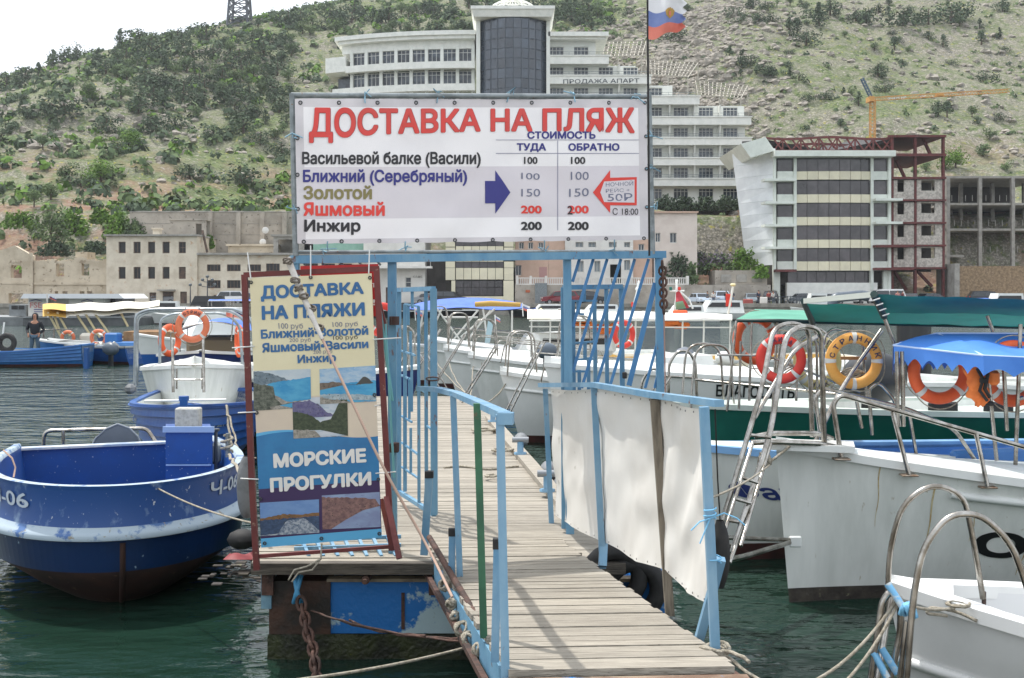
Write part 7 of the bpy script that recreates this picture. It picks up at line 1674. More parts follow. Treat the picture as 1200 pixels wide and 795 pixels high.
m.build('rub_strake', HULLW, R1, local=True)
def pipeP(root, pts, Ys, r=.019, nm='rail', fr=.12, n=10):
    if not isinstance(Ys, (list, tuple)): Ys = [Ys] * len(pts)
    m = MB(); q = [P(p[0], p[1], y_) for p, y_ in zip(pts, Ys)]; m.tube(fillet(q, fr) if len(q) > 2 else q, r, n); return m.build(nm, CHROME, root)
pipeP(R1, [(986, 537), (976, 474), (985, 463), (1200, 524), (1260, 541)], [8.85, 8.85, 8.85, 8.75, 8.72], .020, 'near_hand_rail')
pipeP(R1, [(1065, 556), (1046, 483)], [8.75, 8.8], .018, 'stanchion'); pipeP(R1, [(1157, 570), (1144, 509)], [8.72, 8.76], .018, 'stanchion')
pipeP(R1, [(1220, 590), (1208, 528)], 8.7, .018, 'stanchion')
for px, py in ((986, 538), (1065, 557), (1157, 571)): m = MB(); m.rbox(P(px, py, 8.78) + Vector((0, 0, -.0)), (.13, .10, .014), .005); m.build('rail_foot', mat('rusty_steel_plate', 'a59a8c', .4, .7, c2='8a6a50', s=14), R1)
pipeP(R1, [(962, 515), (955, 466), (965, 455), (1060, 478), (1118, 502), (1143, 540)], [10.2, 10.2, 10.2, 10.3, 10.4, 10.5], .019, 'far_hand_rail')
pipeP(R1, [(1010, 502), (1003, 466)], 10.25, .016, 'stanchion'); pipeP(R1, [(1074, 534), (1066, 488)], 10.35, .016, 'stanchion')
# tall boarding hoops on R1's bow, ladders folded down towards the jetty
pipeP(R1, [(838, 640), (893, 455), (906, 386), (925, 378), (948, 384), (952, 512)], [8.2, 8.5, 8.75, 8.85, 8.95, 9.0], .020, 'boarding_hoop', .18)
pipeP(R1, [(858, 648), (903, 508), (921, 393), (938, 382), (962, 386), (966, 520)], [8.0, 8.35, 8.6, 8.7, 8.8, 8.85], .022, 'boarding_hoop', .18)
pipeP(R1, [(884, 490), (931, 410), (962, 392)], [8.9, 9.2, 9.4], .018, 'boarding_hoop_brace', .1)
for a, c in (((840, 652), (882, 519)), ((855, 660), (895, 545)), ((868, 640), (903, 520))): pipeP(R1, [a, c], [7.9, 8.6], .015, 'ladder_rail')
for a, c in (((845, 637), (861, 640)), ((853, 610), (871, 613)), ((862, 585), (880, 590)), ((870, 560), (888, 566)), ((880, 510), (903, 513))): pipeP(R1, [a, c], [8.1, 8.1], .013, 'rung')
pipeP(R1, [(842, 640), (852, 657), (880, 650), (925, 636)], [7.9, 7.9, 8.3, 8.8], .020, 'ladder_hook', .08); pipeP(R1, [(846, 630), (925, 633)], [8.2, 8.85], .018, 'ladder_stay')
m = MB(); m.rbox(P(932, 635, 8.85), (.10, .03, .09), .01); m.build('bow_bracket', HULLW, R1)
m = MB(); m.tube(sag(P(835, 583, 5.2), P(902, 545, 8.5), .02, 10), .006, 6); m.tube(sag(P(898, 545, 8.5), P(930, 520, 8.8), -.0, 6), .010, 6); m.build('bow_line', ROPE, label='thin pale line from the right railing post to the large white boat bow', cat='rope')
m = MB(); c = P(896, 540, 8.55)
for k in range(5): m.tube([c + Vector((.04 * math.cos(a + k), .04 * math.sin(a), .035 * math.sin(a * 2 + k) + k * .008)) for a in [6.283 * q / 12 for q in range(12)]], .009, 5, closed=True)
m.build('rope_knot', ROPE, label='lump of knotted rope on the ladder of the large white boat', cat='rope')
STN = mat('rust_run', 'a8894f', .7, c2='c3b894', s=14, lo=.4, hi=.6)
for k, (t_, za, zb_) in enumerate(((.80, .50, .76), (.845, .30, .98), (.90, .62, 1.12), (.74, .2, .6))):
    m = MB(); wd_ = .0012 + .0008 * (k % 2)
    m.grid(lambda u, v: H1.S(t_ + wd_ * (u - .5) * (1 - .7 * v) + .0008 * math.sin(v * 9), zb_ + (za - zb_) * v, 1, .004), 1, 10); m.build('rust_stain', STN, R1, local=True)
# R2
H2 = Hull(8.2, 2.3, 1.10, .80, .85, .40, 1.7, .8, .3, 1.1)
R2 = boat('blue_trimmed_boat', 'grey white boat with light blue gunwale and script lettering behind the large boat', 'boat', (X(800, 10.35), 10.35), (-.965, -.26), H2, HULLG, BOOT, LBLUE, MBLUE, zb=.16, td=.86, floor=.5, capw=.13, deckm=HULLG)
hull_text(R2, H2, 'Фара', .93, .83, .54, .74, 1, mat('script_navy', '23336f', .4), .03, slant=-.18)
m = MB(); m.rbox((-.2, .45, .90), (3.2, .1, .22), .03); m.build('coaming', MBLUE, R2, local=True)
pipeP(R2, [(1022, 510), (1018, 455), (1030, 448), (1050, 470), (1054, 500)], 10.6, .018, 'grab_rail', .1)
# blue scalloped canopy over R2
CB1 = mat('bright_blue_canopy', '4c86d8', .6, c2='3f79cc', s=2)
canopy(R2, (-4.2, -1.05, .05, .95), 0, 0, CB1, posts=False) if False else None
m = MB()
cq = [P(1047, 408, 9.6), P(1163, 427, 9.2), P(1290, 412, 9.3), P(1120, 392, 10.6)]
ridge0 = P(1098, 391, 10.2); ridge1 = P(1320, 391, 10.4); nl = P(1047, 405, 10.0); nr_ = P(1152, 417, 9.3); frn = P(1330, 425, 9.3)
m.grid(lambda u, v: (nl.lerp(nr_, u)).lerp(ridge0.lerp(ridge0 + (nr_ - nl) * .15, u), v) + Vector((0, 0, .02 * math.sin(v * 3.14))), 12, 6)
m.grid(lambda u, v: nr_.lerp(frn, u).lerp(ridge0.lerp(ridge1, u), v) + Vector((0, 0, .03 * math.sin(v * 3.14) * math.sin(u * 14))), 24, 8)
m.grid(lambda u, v: nl.lerp(nr_, u) + Vector((0, 0, -v * (.17 - .07 * abs(math.sin(u * math.pi * 6))))) + Vector((0, -.01, 0)), 60, 3)
m.grid(lambda u, v: nr_.lerp(frn, u) + Vector((0, -.01, -v * (.17 - .06 * abs(math.sin(u * math.pi * 5))))), 70, 3)
back = P(1055, 400, 11.0); m.grid(lambda u, v: back.lerp(P(1120, 398, 11.2), u) + Vector((0, 0, -v * (.30 - .07 * abs(math.sin(u * math.pi * 5))))), 40, 3, mi=1)
m.grid(lambda u, v: (nl + Vector((0, .02, -.02))).lerp(back, u) + Vector((0, 0, -v * (.26 - .05 * abs(math.sin(u * math.pi * 4))))), 30, 3, mi=1)
m.build('scalloped_canopy', [CB1, mat('deep_blue_canopy', '1f51ad', .6)], R2)
m = MB(); m.tube([nl, ridge0, ridge1], .012, 6); m.tube([nl, nr_, frn], .010, 6); m.tube([ridge0, nr_], .01, 6); m.build('canopy_piping', mat('pale_piping', 'b4c9ea', .5), R2)
for a, c in (((1052, 500), (1051, 412)), ((1059, 500), (1057, 412)), ((1168, 540), (1157, 430)), ((1180, 505), (1176, 425)), ((1190, 545), (1196, 380)), ((1192, 468), (1199, 466))): pipeP(R2, [a, c], 9.8, .018, 'canopy_post')
b1 = buoy(P(1101, 436, 10.2), .08, 0, ORNG, 'large orange lifebuoy hanging under the left end of the blue scalloped canopy', None, .30, .056)
b2 = buoy(P(1187, 438, 9.9), .1, 0, ORNG, 'orange lifebuoy at the right edge of the photo behind the canopy posts', None, .30, .056)
# life jacket
lj = thing('life_jacket', 'orange life jacket with dark straps hanging from the blue canopy', 'life jacket', tuple(P(1145, 470, 9.7)))
def jk(u, v):
    a = v * 6.2832; cx = 1143 + 12 * math.sin(u * 2.2) - 8 * u + (6 if u > .8 else 0); w_ = [6, 13, 14, 12, 11, 13, 10, 3]; k = u * 7; i = min(int(k), 6); ww = w_[i] + (w_[i+1] - w_[i]) * (k - i)
    p = P(cx - 4, 424 + 52 * u, 9.7); s_ = ww * 9.7 / F; return p + Vector((math.cos(a) * s_ + .008 * math.sin(u * 22), math.sin(a) * .055 + .01 * math.sin(u * 17 + a * 2), .01 * math.sin(a * 3)))
ORJ = mat('jacket_orange', 'e87f3c', .7, c2='dc6f30', s=8, bump=.3, bs=30)
m = MB(); m.grid(jk, 28, 16); m.build('panel', ORJ, lj)
m = MB(); m.rbox(P(1165, 443, 9.65), (.10, .05, .13), .025); m.rbox(P(1152, 431, 9.72), (.16, .05, .09), .03); m.build('collar', ORJ, lj)
m = MB(); m.tube([P(1145, 432, 9.6), P(1152, 445, 9.6), P(1148, 458, 9.6), P(1157, 470, 9.6)], .014, 6); m.tube([P(1158, 437, 9.6), P(1154, 456, 9.6), P(1160, 466, 9.6)], .016, 6); m.rbox(P(1152, 446, 9.6), (.06, .03, .05), .01); m.rbox(P(1158, 473, 9.7), (.10, .06, .04), .015); m.build('strap', BLACKR, lj)
# R3 green boat with green canopies
H3 = Hull(9.5, 2.2, 1.16, 1.04, 1.06, .4, 2.0, .8, .4, 1.0)
R3 = boat('green_boat', 'dark green hulled boat with pale deck under green awnings', 'boat', (X(800, 13.5), 13.5), (-.985, -.17), H3, GREENH, BOOT, mat('pale_sage_deck', 'c3cdc5', .5, c2='b5c0b8', s=2), HULLG, zb=.1, td=.8, floor=.4, capw=.14)
GC = mat('green_canopy', '158577', .6, c2='11706a', s=1.2); GCD = mat('green_canopy_backlit', '22b598', .6, c2='1aa184', s=1.5)  # underside green brightened to stand for daylight coming through the cloth
GC2 = mat('pale_green_canopy', '559a83', .65, c2='488a75', s=3)
m = MB()
a0, a1 = P(945, 353, 10.8), P(1021, 345, 10.4); c0, c1 = P(1290, 353, 10.2), P(1060, 378, 11.5)
q1 = [P(1022, 345.5, 9.9), P(1290, 354, 9.9), P(1290, 374, 10.6), P(1034, 368, 10.6)]
m.grid(lambda u, v: (q1[0].lerp(q1[1], u)).lerp(q1[3].lerp(q1[2], u), v) + Vector((0, 0, .012 * noise.noise(Vector((u * 9, v * 3, 0))) + .02 * math.sin(u * 3.1 + .3) * v)), 40, 6, mi=0)
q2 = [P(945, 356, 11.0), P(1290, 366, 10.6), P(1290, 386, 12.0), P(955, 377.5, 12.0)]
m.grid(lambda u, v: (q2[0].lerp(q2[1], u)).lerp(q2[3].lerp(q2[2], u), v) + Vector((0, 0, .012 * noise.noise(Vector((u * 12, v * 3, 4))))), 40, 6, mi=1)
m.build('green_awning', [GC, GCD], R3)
m = MB(); m.beam(P(944, 353, 11.0), P(1024, 345.5, 9.95), .05, .05); m.build('awning_edge_roll', mat('white_edging', 'c3c7bd', .6), R3)
m = MB(); m.tube([P(950, 377.5, 12), P(1290, 386.5, 12)], .02, 6); m.tube([P(942, 353, 11), P(952, 378, 12)], .035, 8); m.tube([P(1024, 345, 9.9), P(1036, 371, 10.4)], .034, 8); m.build('dark_tube', mat('dark_green_tube', '12312f', .5), R3)
for a, c, Y_ in (((1036, 371), (1052, 412), 10.4), ((952, 378), (957, 392), 12), ((1157, 370), (1165, 392), 11)): pipeP(R3, [a, c], Y_, .02, 'awning_post')
for k in range(4):
    m = MB(); p0 = P(1026 + 3.6 * k, 351 + 6 * k, 9.9); m.tube([p0 + Vector((-.03, -.03, -.01)), p0 + Vector((.03, -.03, .01))], .006, 5); m.build('lashing', MATS['white_zip_tie'], R3)
pipeP(R3, [(950, 530), (985, 455), (1033, 387)], [10.2, 10.4, 10.6], .022, 'slanted_strut', .5)
pipeP(R3, [(840, 416), (900, 417), (1008, 460)], [11.5, 11.5, 11.5], .012, 'rail')
m = MB()
g0, g1, g2, g3 = P(863, 374, 12.3), P(912, 374, 11.8), P(955, 376, 12.6), P(885, 362, 13.2)
m.grid(lambda u, v: P(863, 374, 12.4).lerp(P(912, 374.5, 11.9), u).lerp(P(885, 362.5, 13.2), v), 8, 6); m.grid(lambda u, v: P(912, 374.5, 11.9).lerp(P(952, 376, 12.0), u).lerp(P(885, 362.5, 13.2).lerp(P(950, 364, 13.2), u), v), 12, 6)
m.build('small_green_awning', GC2, R3)
m = MB(); m.tube([P(864, 376, 12.3), P(912, 376, 11.8), P(952, 377, 12.0)], .022, 6); m.build('awning_hem', mat('dark_green_tube', '12312f'), R3)
for a, c in (((863, 376), (852, 482)), ((911, 378), (905, 485)), ((868, 400), (866, 480)), ((878, 470), (881, 378))): pipeP(R3, [a, c], 12.2, .014, 'awning_post')
m = MB(); m.rbox(inv(R3, P(1150, 486, 15.0)), (1.3, .7, .22), .04); m.build('engine_hatch', mat('pale_sage_deck', 'c3cdc5'), R3, local=True)
# pale cockpit boat behind with black details
H4 = Hull(9.0, 2.4, 1.45, 1.16, .88, .4, 2.0, .85, .5, 1.0)
R4 = boat('white_speed_boat', 'white and grey motor boat lettered on its side behind the green boat', 'boat', (X(655, 16.6), 16.6), (-.985, -.17), H4, HULLW, mat('grey_hull_band', '6d727a', .4), HULLW, HULLG, zb=.62, td=.55, floor=.55, capw=.16, camber=.12)
hull_text(R4, H4, 'БЛАГОДАТЬ', .735, .61, .95, 1.17, 1, MATS['hull_black_letter'], .03)
m = MB()
for side in (1,): m.tube([H4.S(.15 + .8 * k / 30, .62, 1, .02) for k in range(31)], .03, 6)
m.build('rub_stripe', mat('maroon_stripe', '4f2a26', .5), R4, local=True)
m = MB(); m.rbox((1.6, .1, 1.2), (1.0, .9, .3), .08); m.build('helm_console', HULLW, R4, local=True)
m = MB(); c = P(1015, 470, 14.5); m.build if False else None
# white boat with helm seats near blue canopy
H5 = Hull(8.0, 2.4, 1.10, .82, .82, .4, 2.2, .85, .5, 1.0)
R5 = boat('cream_cockpit_boat', 'cream white boat with moulded seats between the green boat and the open water', 'boat', (X(930, 19.8), 20.0), (-.985, -.17), H5, mat('cream_gelcoat', 'd3d2c6', .4, c2='c6c5b9', s=2), BOOT, HULLW, HULLG, td=.7, floor=.6, capw=.16, camber=.1)
m = MB(); m.rbox((3.1, .2, 1.2), (.6, .8, .3), .12); m.build('seat_moulding', HULLW, R5, local=True)
for px in (1105, 1170): m = MB(); m.rbox(P(px, 478, 13.2), (.35, .06, .14), .02); m.build('black_cleat', BLACKR, R5)
outboard(tuple(P(1022, 470, 13.8)), 0.3, 1.5, MOTK, 'big black outboard motor behind the amber lifebuoy')
# lifebuoys hanging on the boats at right
buoy(P(885, 398, 13.0), .35, .1, ORNG, 'orange lifebuoy with white bands hanging left under the small green awning', None, .30, .055)
buoy(P(915, 421, 11.4), -.35, 0, REDB, 'red lifebuoy lettered СКИРА behind the chrome hoops', 'СКИРА', .255, .05)
buoy(P(958, 425, 12.2), .3, 0, PYEL, 'pale yellow lifebuoy lettered СКАП between the red and amber lifebuoys', 'СКАП', .30, .055, text2='НАК')
buoy(P(1000.5, 423, 10.6), -.05, 0, YELB, 'amber lifebuoy lettered СТРАННИК with coiled line inside', 'СТРАННИК', .272, .052)
coilp = P(997, 437, 10.7); m = MB(); rr = random.Random(2)
for k in range(5): m.tube([coilp + Vector((.09 * math.cos(a) + .01 * k, .03 * math.sin(a * 2 + k), .045 * math.sin(a + .3 * k) - .01 * k)) for a in [6.283 * q / 16 for q in range(16)]], .008, 5, closed=True)
m.build('coiled_line', ROPE, label='coiled pale line hung inside the amber lifebuoy', cat='rope')
m = MB(); coilp = P(921, 432, 11.5)
for k in range(5): m.tube([coilp + Vector((.08 * math.cos(a) + .01 * k, .03 * math.sin(a * 2 + k), .06 * math.sin(a + .3 * k) - .01 * k)) for a in [6.283 * q / 16 for q in range(16)]], .008, 5, closed=True)
m.build('coiled_line', ROPE, label='coiled white line hung inside the red lifebuoy', cat='rope')
m = MB(); m.beam(P(985, 420, 10.75), P(1015, 420, 10.75), .03, .03); m.build('buoy_cradle', WOODD, label='short wooden crossbar behind the amber lifebuoy', cat='bar')
for pts, Ys in (([(962, 500), (966, 395), (975, 385), (998, 388), (1010, 398), (1016, 470)], 11.2), ([(905, 480), (915, 395), (925, 388), (960, 384), (972, 395), (975, 455)], 12.6), ([(933, 470), (936, 400), (946, 392), (957, 400), (958, 480)], 12.0)):
    pipeP(R3, pts, Ys, .014, 'grab_hoop', .15)
# R6 bottom right white dinghy
H6 = Hull(4.6, 1.9, .98, .80, .85, .3, 1.9, .85, .25, .9)
R6 = boat('white_dinghy', 'small white fibreglass dinghy in the bottom right corner with chrome bow hoops', 'boat', (X(1066, 5.75), 5.75), (-.93, .36), H6, mat('clean_white_gelcoat', 'dcdddb', .25, c2='cfd0ce', s=1.5), BOOTG, mat('clean_white_rim', 'e1e2e0', .3), mat('clean_white_lining', 'd7d8d8', .35), zb=.02, td=.93, floor=.3, capw=.09, rub=[.62])
pipeP(R6, [(1040, 700), (1043, 640), (1058, 590), (1092, 566), (1130, 580), (1142, 640), (1152, 702)], [5.65, 5.65, 5.6, 5.6, 5.6, 5.6, 5.6], .0145, 'bow_hoop', .2)
pipeP(R6, [(1062, 800), (1070, 700), (1082, 640), (1112, 603), (1148, 602), (1185, 635), (1204, 690)], [4.95, 4.95, 4.95, 4.95, 4.95, 4.95, 4.95], .015, 'bow_hoop', .2)
pipeP(R6, [(1020, 800), (1034, 705), (1044, 692), (1055, 702), (1056, 740), (1042, 800)], 5.1, .016, 'ladder_hoop', .08)
pipeP(R6, [(1028, 800), (1044, 700)], [5.2, 5.3], .014, 'ladder_rail'); pipeP(R6, [(1054, 800), (1063, 728)], [5.0, 5.0], .014, 'ladder_rail')
for a, c in (((1040, 684), (1058, 712)), ((1033, 760), (1052, 790)), ((1024, 765), (1040, 795))):
    m = MB(); m.tube([P(*a, 5.1), P(*c, 5.05)], .017, 8); m.build('blue_wrapped_rung', mat('rung_blue', '6fa9cf', .6, c2='b9c2c4', s=9, lo=.5, hi=.55), R6)
m = MB(); c = P(1153, 703, 5.6); m.rbox(c, (.02, .02, .09), .006); m.build('bracket', RUST, R6)
m = MB(); m.tube(sag(P(1118, 713, 5.4), P(1050, 705, 5.1), .02, 10), .008, 6); m.tube(sag(P(1050, 705, 5.1), P(950, 800, 4.9), .05, 12), .0075, 6); m.tube(sag(P(1055, 703, 5.1), P(990, 800, 4.9), .03, 12), .0075, 6); m.tube(fillet([P(1145, 728, 5.35), P(1120, 716, 5.4), P(1090, 712, 5.4), P(1085, 719, 5.4), P(1110, 722, 5.4)], .05), .008, 6)
c = P(1064, 715, 5.0)
m.build('painter_rope', ROPE, label='pale mooring rope wound through the dinghy ladder and trailing to the water', cat='rope')
m = MB(); rr = random.Random(8)
for k in range(5): m.tube([c + Vector((.03 * math.cos(a + k), .03 * math.sin(a), .03 * math.sin(a * 2 + k))) for a in [6.283 * q / 12 for q in range(12)]], .008, 5, closed=True)
m.build('blue_cord_knot', LBC, label='bright blue cord knot on the dinghy hoop', cat='cord')
coil((X(1125, 5.4), 5.4, Z(716, 5.4)), .05, 30, 'small coil of rope on the dinghy bow', .007)

# ---------------------------------------------------------------- boats moored right of the jetty, beyond the gate
spec = [(18.7, .75, 6.0, 'white boat with rounded bow nearest beyond the gate', HULLW, 1), (23.0, .7, 6.4, 'white boat with blue waterline second beyond the gate', HULLG, 0), (25.3, .7, 6.5, 'white cabin cruiser moored third beyond the gate', HULLW, 2), (29.6, .7, 6.5, 'grey white launch moored farthest beyond the gate', HULLG, 1)]
for i, (yb, off, L_, lb, hm_, kind) in enumerate(spec):
    Hh = Hull(L_, 2.1 + .08 * i, 1.18 + .04 * i, .88, .9, .35, 2.1, .82, .45, .95)
    bx = X((600, 560, 530, 508)[i], yb)
    t = boat('moored_white_boat', lb, 'boat', (bx, yb), (-.985, -.14), Hh, hm_, BOOT if i != 1 else MBLUE, HULLW, HULLG, zb=.12, td=.66, floor=.4, capw=.1, group='white boats moored along the right side of the jetty', camber=.1, rub=[.78])
    fx = Hh.L / 2
    hoop_pair(t, (fx - .35, 0, Hh.hb - .05), (1, 0, 0), .5, .75 + .06 * i, .34, .015, nm='bow_hoop')
    ladder(t, (fx + .06, 0, Hh.hb + .45), (fx + .75, 0, .55), .32, 5, .014, (0, 1, 0))
    lpipe(t, [(fx - .6, .55, Hh.hb - .12), (fx - .7, .57, Hh.hb + .3), (fx - 2.6, .95, Hh.hb + .15), (fx - 2.7, .93, Hh.hm + .05)], .013, 'side_rail', fr=.1)
    lpipe(t, [(fx - .6, -.55, Hh.hb - .12), (fx - .7, -.57, Hh.hb + .3), (fx - 2.6, -.95, Hh.hb + .15), (fx - 2.7, -.93, Hh.hm + .05)], .013, 'side_rail', fr=.1)
    if kind == 1:
        m = MB(); m.hexa([(-.6, -.7, Hh.hm), (.9, -.55, Hh.hm), (.5, -.5, Hh.hm + .55), (-.5, -.6, Hh.hm + .6)], [(-.6, .7, Hh.hm), (.9, .55, Hh.hm), (.5, .5, Hh.hm + .55), (-.5, .6, Hh.hm + .6)]); m.build('windscreen_console', HULLW, t, local=True)
    if kind == 2:
        m = MB(); m.rbox((.3, 0, 1.35), (1.9, 1.3, .5), .12); m.build('cabin', HULLW, t, local=True)
        m = MB(); m.rbox((.3, 0, 1.42), (1.6, 1.32, .18), .04); m.build('cabin_window', MATS['win_dark'], t, local=True)
    m = MB(); m.tube(sag((wm(t) @ Vector((fx - .1, 0, 1.0))), (pxr(min(yb - .8, 19)) - .15, min(yb - .8, 19), DZ + .05), .12, 12, .01), .012, 5); m.build('mooring_rope', ROPE, label='mooring rope from the bow of the ' + ('nearest', 'second', 'third', 'farthest')[i] + ' white boat to the jetty edge', cat='rope')
hN = Hull(5.2, 2.0, 1.15, .9, .9, .35, 2.1, .8, .4, .8)
Nb = boat('navy_launch', 'dark navy launch moored left of the jetty behind the tour sign', 'boat', (X(482, 20.5), 20.5), (.95, -.3), hN, NAVYH, BOOT, HULLW, HULLG, td=.6)
pipeP(Nb, [(448, 445, 21)[:2], (448, 371, 21)[:2]], 21.06, .02, 'buoy_post')
hoop_pair(Nb, (2.2, 0, 1.1), (1, 0, 0), .5, .8, .34, .015, nm='bow_hoop'); ladder(Nb, (2.6, 0, 1.5), (3.1, 0, .7), .32, 5, .014, (0, 1, 0))
# blue awning boat with folded amber roll, white awning boats
H7 = Hull(6.5, 2.3, 1.1, .85, .85, .35, 2.2, .8, .5, .9)
T1 = boat('blue_awning_boat', 'white boat with a low bright blue awning beyond the gate opening', 'boat', (X(482, 31), 31), (-.96, -.25), H7, HULLW, BOOT, HULLW, HULLG, td=.7)
BA = mat('blue_awning_fabric', '4a70c6', .6, c2='3c60b5', s=1.5)
m = MB(); m.grid(lambda u, v: P(478 + 150 * u, 362 - 13 * math.sin(min(1, u * 1.05) * math.pi) ** .5 * v + 1.5 * math.sin(u * 11) * (1 - v), 30 + 1.8 * v) + Vector((0, 0, 0)), 36, 8)
m.grid(lambda u, v: P(478 + 150 * u, 362 - 3 * math.sin(u * math.pi) ** .5 * v + 1.5 * math.sin(u * 11) * (1 - v), 30 + 1.8 * v) - Vector((0, 0, .02)), 36, 8); m.build('blue_awning', BA, T1)
m = MB(); m.tube([P(557, 357, 29.8), P(575, 356, 29.7), P(610, 357.5, 29.8)], [.07, .08, .06], 8); m.build('folded_side_roll', mat('amber_roll', 'b39147', .7), T1)
for a, c in (((518, 362), (500, 400)), ((560, 364), (530, 400)), ((512, 362), (540, 400)), ((575, 364), (545, 402)), ((566, 362), (572, 405)), ((600, 364), (600, 405)), ((580, 362), (540, 395)), ((518, 372), (560, 372)), ((496, 364), (490, 402))): m = MB(); m.tube([P(a[0], a[1], 29.8), P(c[0], c[1], 29.8)], .028, 6); m.build('awning_strut', mat('white_tube', 'ccccc6', .5), T1)
m = MB(); m.hexa([P(568, 402, 28), P(574, 402, 28), P(578, 380, 28), P(572, 376, 28)][::1], [P(568, 402, 28.3), P(574, 402, 28.3), P(578, 380, 28.3), P(572, 376, 28.3)]); m.build('tinted_windscreen', mat('pale_glass', 'a9c4cc', .2), T1)
H8 = Hull(9.5, 2.6, 1.1, .85, .9, .35, 2.2, .8, .5, .9)
T2 = boat('white_awning_boat', 'long white passenger boat under a flat white awning seen through the slanted bars', 'boat', (X(575, 27), 27.5), (-.985, -.15), H8, HULLW, MBLUE, HULLW, mat('yellow_wood_bench', 'c9a85c', .6), td=.82)
WA = mat('white_awning', 'e0ded6', .6, c2='d4d2ca', s=1)
m = MB(); m.grid(lambda u, v: P(618 + 240 * u, 374 - 11.5 * (1 - abs(2 * v - 1)) * (1 - .5 * u) + .6 * math.sin(u * 20), 24.5 + 2.0 * v), 30, 8); m.grid(lambda u, v: P(618 + 240 * u, 375.5, 24.5 + 2.0 * v), 4, 2)
m.build('white_awning', WA, T2)
m = MB(); m.prism([P(619, 374, 24.48), P(646, 374, 24.48), P(634, 361, 25.4)], (0, .04, 0)); m.build('awning_gable', mat('cream_gable', 'd8cfa6', .7), T2)
for px in (623, 645, 680, 712, 745, 777, 800, 825, 856): m = MB(); m.tube([P(px, 374, 24.6), P(px - 1, 422, 24.6)], .022, 6); m.build('awning_post', MATS['white_tube'], T2)
m = MB(); m.tube([P(620, 383, 24.6), P(858, 384, 24.6)], .018, 6); m.tube([P(620, 376, 24.45), P(858, 375, 24.45)], .022, 6); m.build('awning_rail', MATS['white_tube'], T2)
for k, (px, py, lb) in enumerate(((676, 377, 'orange life vests stowed at the left under the white awning'), (715, 386, 'orange life vests stowed at the middle under the white awning'), (788, 380, 'orange life vests stowed at the right under the white awning'))):
    m = MB(); rr = random.Random(k)
    for q in range(5): m.rbox(P(px + rr.uniform(-14, 14), py + rr.uniform(-3, 4), 25.2), (rr.uniform(.2, .45), .12, rr.uniform(.08, .18)), .04)
    m.build('life_vests', ORJ, label=lb, cat='life vests')
buoy(P(731, 392, 23), .6, 0, REDB, 'dark red lifebuoy seen through the slanted gate bars', None, .30, .06, False)
buoy(P(448, 375, 21), .3, 0, REDB, 'red lifebuoy seen between the tour sign and gate post', None, .33, .07, False)
# motor launch with grey outboards and tarpaulin behind the chain
H9 = Hull(5.5, 2.1, 1.0, .8, .8, .35, 2.2, .85, .5, .9)
T3 = boat('cream_launch', 'low cream launch with a folded tarpaulin right of the gate chain', 'boat', (X(745, 20.9), 20.9), (-.99, -.12), H9, mat('cream_gelcoat', 'd3d2c6'), MOTK, mat('cream_rim', 'c9b98c', .5), HULLG, zb=.5, td=.75)
outboard(tuple(P(801, 424, 19.3)), .2, .62, mat('greyish_cover', '767b84', .8, c2='666b74', s=5), 'outboard motor under a grey cover on the cream launch')
outboard(tuple(P(846, 428, 19.3)), .3, .62, HULLW, 'white outboard motor beside the covered one', tilt=.4)
outboard(tuple(P(640, 420, 22.0)), .2, .75, MOTOR, 'dark grey outboard motor seen left of the inner gate post')
m = MB(); m.grid(lambda u, v: P(840 + 42 * u, 428 + 10 * math.sin(u * 3.1) * v - 5 * u, 18.6 + .9 * (1 - v)) + Vector((0, 0, .02 * math.sin(u * 20))), 20, 8); m.build('tarpaulin', mat('khaki_tarpaulin', '7d7a68', .8, c2='69675a', s=4), T3)
pipeP(T3, [(783, 475), (784, 425), (795, 411), (808, 412), (815, 425), (817, 478)], 15.0, .02, 'boarding_hoop', .2); pipeP(T3, [(780, 441), (815, 443)], 15, .014, 'rung')
pipeP(T3, [(750, 480), (752, 445), (765, 430), (778, 440), (776, 480)], 15.4, .018, 'boarding_hoop', .2)
m = MB(); m.tube(sag(P(815, 445, 15), P(1010, 465, 13.5), -.0, 10), .018, 8); m.build('long_rail', CHROME, R4)
for q, (bt, hh_) in enumerate(((R4, H4), (R3, H3))):
    fx = hh_.L / 2
    hoop_pair(bt, (fx - .5, 0, hh_.hb - .05), (1, 0, 0), .55, .78, .34, .015, nm='bow_hoop')
    ladder(bt, (fx + .02, 0, hh_.hb + .35), (fx + .55, 0, .75), .32, 5, .014, (0, 1, 0))
# mooring pile
m = MB(); c = P(908, 380, 30)
m.tube([P(1071, 400, 24) - Vector((0, 0, 2)), P(1071, 381, 24)], .36, 14); m.tube([P(1071, 381.5, 24), P(1071, 379.5, 24)], .37, 14, 1); m.build('mooring_pile', [MOTK, mat('yellow_cap', 'b5a35c', .7)], label='thick black mooring pile with a yellow top behind the blue canopy', cat='mooring pile')
